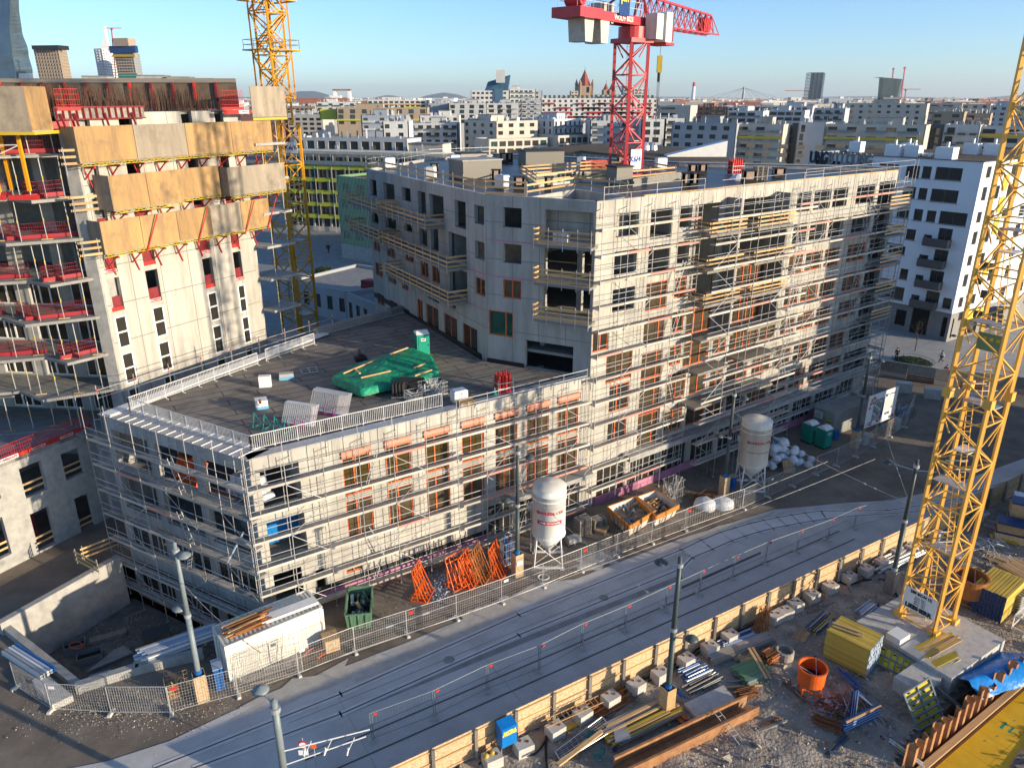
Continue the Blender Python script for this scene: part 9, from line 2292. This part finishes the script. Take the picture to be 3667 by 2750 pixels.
# the field of city blocks between the named buildings and the horizon
r = random.Random(42); cnt = 0
walls = ('wall_beige','city_white','wall_mid','wall_grey','wall_taupe','wall_beige','wall_brick')
for Y in (580,680,790,920,1080):
 x = -Y * .72
 while x < Y * .74 and cnt < 150:
  w = r.uniform(26,60); hgt = r.uniform(17,25.5);
  if r.random() < .9:
   mm = r.choice(walls); rs = [(hgt - 3 - 3.2 * k,1.7,us(w,3.2,2.2)) for k in range(4)]
   t = thing('city_building',{'wall_brick': 'distant reddish flat roofed city building','city_white': 'distant white flat roofed city building','wall_beige': 'distant beige flat roofed city building','wall_mid': 'distant pale grey flat roofed city building','wall_grey': 'distant blue grey flat roofed city building','wall_taupe': 'distant taupe flat roofed city building'}[mm],'building',(x + w / 2,Y,0),'distant ' + {'wall_brick': 'reddish','city_white': 'white','wall_beige': 'beige','wall_mid': 'pale grey','wall_grey': 'blue grey','wall_taupe': 'taupe'}[mm] + ' city buildings')
   a_ = r.uniform(-.25,.25); ln = Line((x,Y),(x + w,Y + w * math.sin(a_))); d = r.uniform(14,22); m = M(); P = [ln.p(0,0),ln.p(ln.L,0),ln.p(ln.L,0,-d),ln.p(0,0,-d)]; m.hexa(P + [p + Vector((0,0,hgt)) for p in P]); m.ob('wall',mm,t)
   m = M()
   for z,h,uu in rs:
    for u0,u1 in uu:
     if u1 < ln.L: m.beam(ln.p(u0,z,.05),ln.p(u1,z,.05),.12,h)
   if Y < 1000: m.ob('windows','dark',t)['kind'] = 'stuff'
   m = M()
   for k in range(r.randint(2,6)): p = ln.p(r.uniform(2,ln.L - 2),hgt,-r.uniform(2,d - 2)); m.box(p.x,p.y,hgt,r.uniform(1,4),r.uniform(1,3),r.uniform(1,3.4))
   m.ob('roof_structures',r.choice(('white','grey_box','zinc')),t)['kind'] = 'stuff'
   if r.random() < .3: m = M(); m.hexa([ln.p(0,hgt,.1),ln.p(ln.L,hgt,.1),ln.p(ln.L,hgt,-d),ln.p(0,hgt,-d),ln.p(.5,hgt + 4,-d * .45),ln.p(ln.L - .5,hgt + 4,-d * .45),ln.p(ln.L - .5,hgt + 4,-d * .55),ln.p(.5,hgt + 4,-d * .55)]); m.ob('pitched_roof','roof_red',t)
   cnt += 1
  x += w + r.uniform(4,26)
m = {k: M() for k in ('wall_beige','white','wall_grey','roof_red','roof_flat','leaf')}
for k in range(5200):
 Y = 1200 * (9000 / 1200) ** r.random(); x = r.uniform(-.76,.78) * Y; s = r.uniform(10,34) * (1 + Y / 6000); h = r.uniform(14,27) * (1 + .25 * (r.random() < .06)) + Y * .0006
 kk = r.choice(('wall_beige','white','wall_grey','roof_red','roof_flat','wall_beige','leaf')); m[kk].box(x,Y,0,s * r.uniform(1,2.2),s * .6,h * (.8 if kk == 'leaf' else 1),r.uniform(-.3,.3))
 if kk != 'leaf' and r.random() < .6: m['white' if r.random() < .4 else 'wall_grey'].box(x + s * .2,Y,h,s * .2,s * .2,r.uniform(1,4))
for k,b_ in m.items(): b_.ob('far_city',k)['kind'] = 'stuff'
# trees and low buildings in the court on the left
t,l = block('dark grey low garage with narrow openings beside the orange crane',(-24.5,108),(-14.2,95),12,6.5,'wall_grey',[(2.2,3.0,us(16,1.1,1.2))],roof='roof_flat',seed=70)
t,l = block('grey flat roofed plant building in the shaded court',(-37,122),(-22,112),16,5.0,'wall_grey',[(1.5,2.2,us(18,1.2,1.5))],roof='slab_concrete',seed=71)
bundle('formwork_stack','stack of dark red formwork on the shaded court roof','formwork',(-23,113),(-19,111),2,5,4,('dark_red','red','timber'),(.5,.4),5.0,.2,seed=72)
for i,(x,y) in enumerate(((-38,150),(-33,146),(-26,150))):
 m = M(); rr2 = random.Random(i)
 for k in range(900): a = rr2.uniform(0,6.28); d = 1.6 * rr2.random() ** .5; c = Vector((x + d * math.cos(a),y + d * math.sin(a),rr2.uniform(.1,1.1))); v = Vector((rr2.uniform(-1,1),rr2.uniform(-1,1),rr2.uniform(-1,1))).normalized() * .2; w = Vector((rr2.uniform(-1,1),rr2.uniform(-1,1),rr2.uniform(-1,1))).normalized() * .15; m.quad(c - v,c + w,c + v,c - w)
 t = thing('shrub',('low shrub in the court, left of three','low shrub in the court, middle of three','low shrub in the court, right of three')[i],'shrub',(x,y,0),'court shrubs'); m.ob('foliage','leaf_green',t)
# blocks standing outside the picture to the right, whose shade falls on the far end of the scaffolding and the plaza
for i,(x,y,L,d,h,a_) in enumerate(((72.3,56.5,15,10,27.5,1.138),(63.6,37.8,19.2,10,13.5,1.138))):
 ln = Line((x,y),(x + L * math.cos(a_),y + L * math.sin(a_)))
 block('apartment block across the yard outside the right of the picture, %s' % ('taller of two','lower of two')[i],ln.a[:2],ln.b[:2],d,h,'wall_beige',rowset(ln.L,1.5,int(h / 3) - 1,3,1.5,1.6,1.6),seed=80 + i,clutter=2)
# air
HZ = M(); HZ.box(0,9000,-6,42000,19600,300); hz = HZ.ob('haze',None); hz['kind'] = 'stuff'
hm = bpy.data.materials.new('haze'); hm.use_nodes = True; n_ = hm.node_tree.nodes; n_.remove(n_['Principled BSDF']); pv = n_.new('ShaderNodeVolumePrincipled'); pv.inputs['Color'].default_value = (.75,.85,1,1); pv.inputs['Density'].default_value = .00005; pv.inputs['Anisotropy'].default_value = .2
hm.node_tree.links.new(pv.outputs[0],n_['Material Output'].inputs['Volume']); hz.data.materials.append(hm)
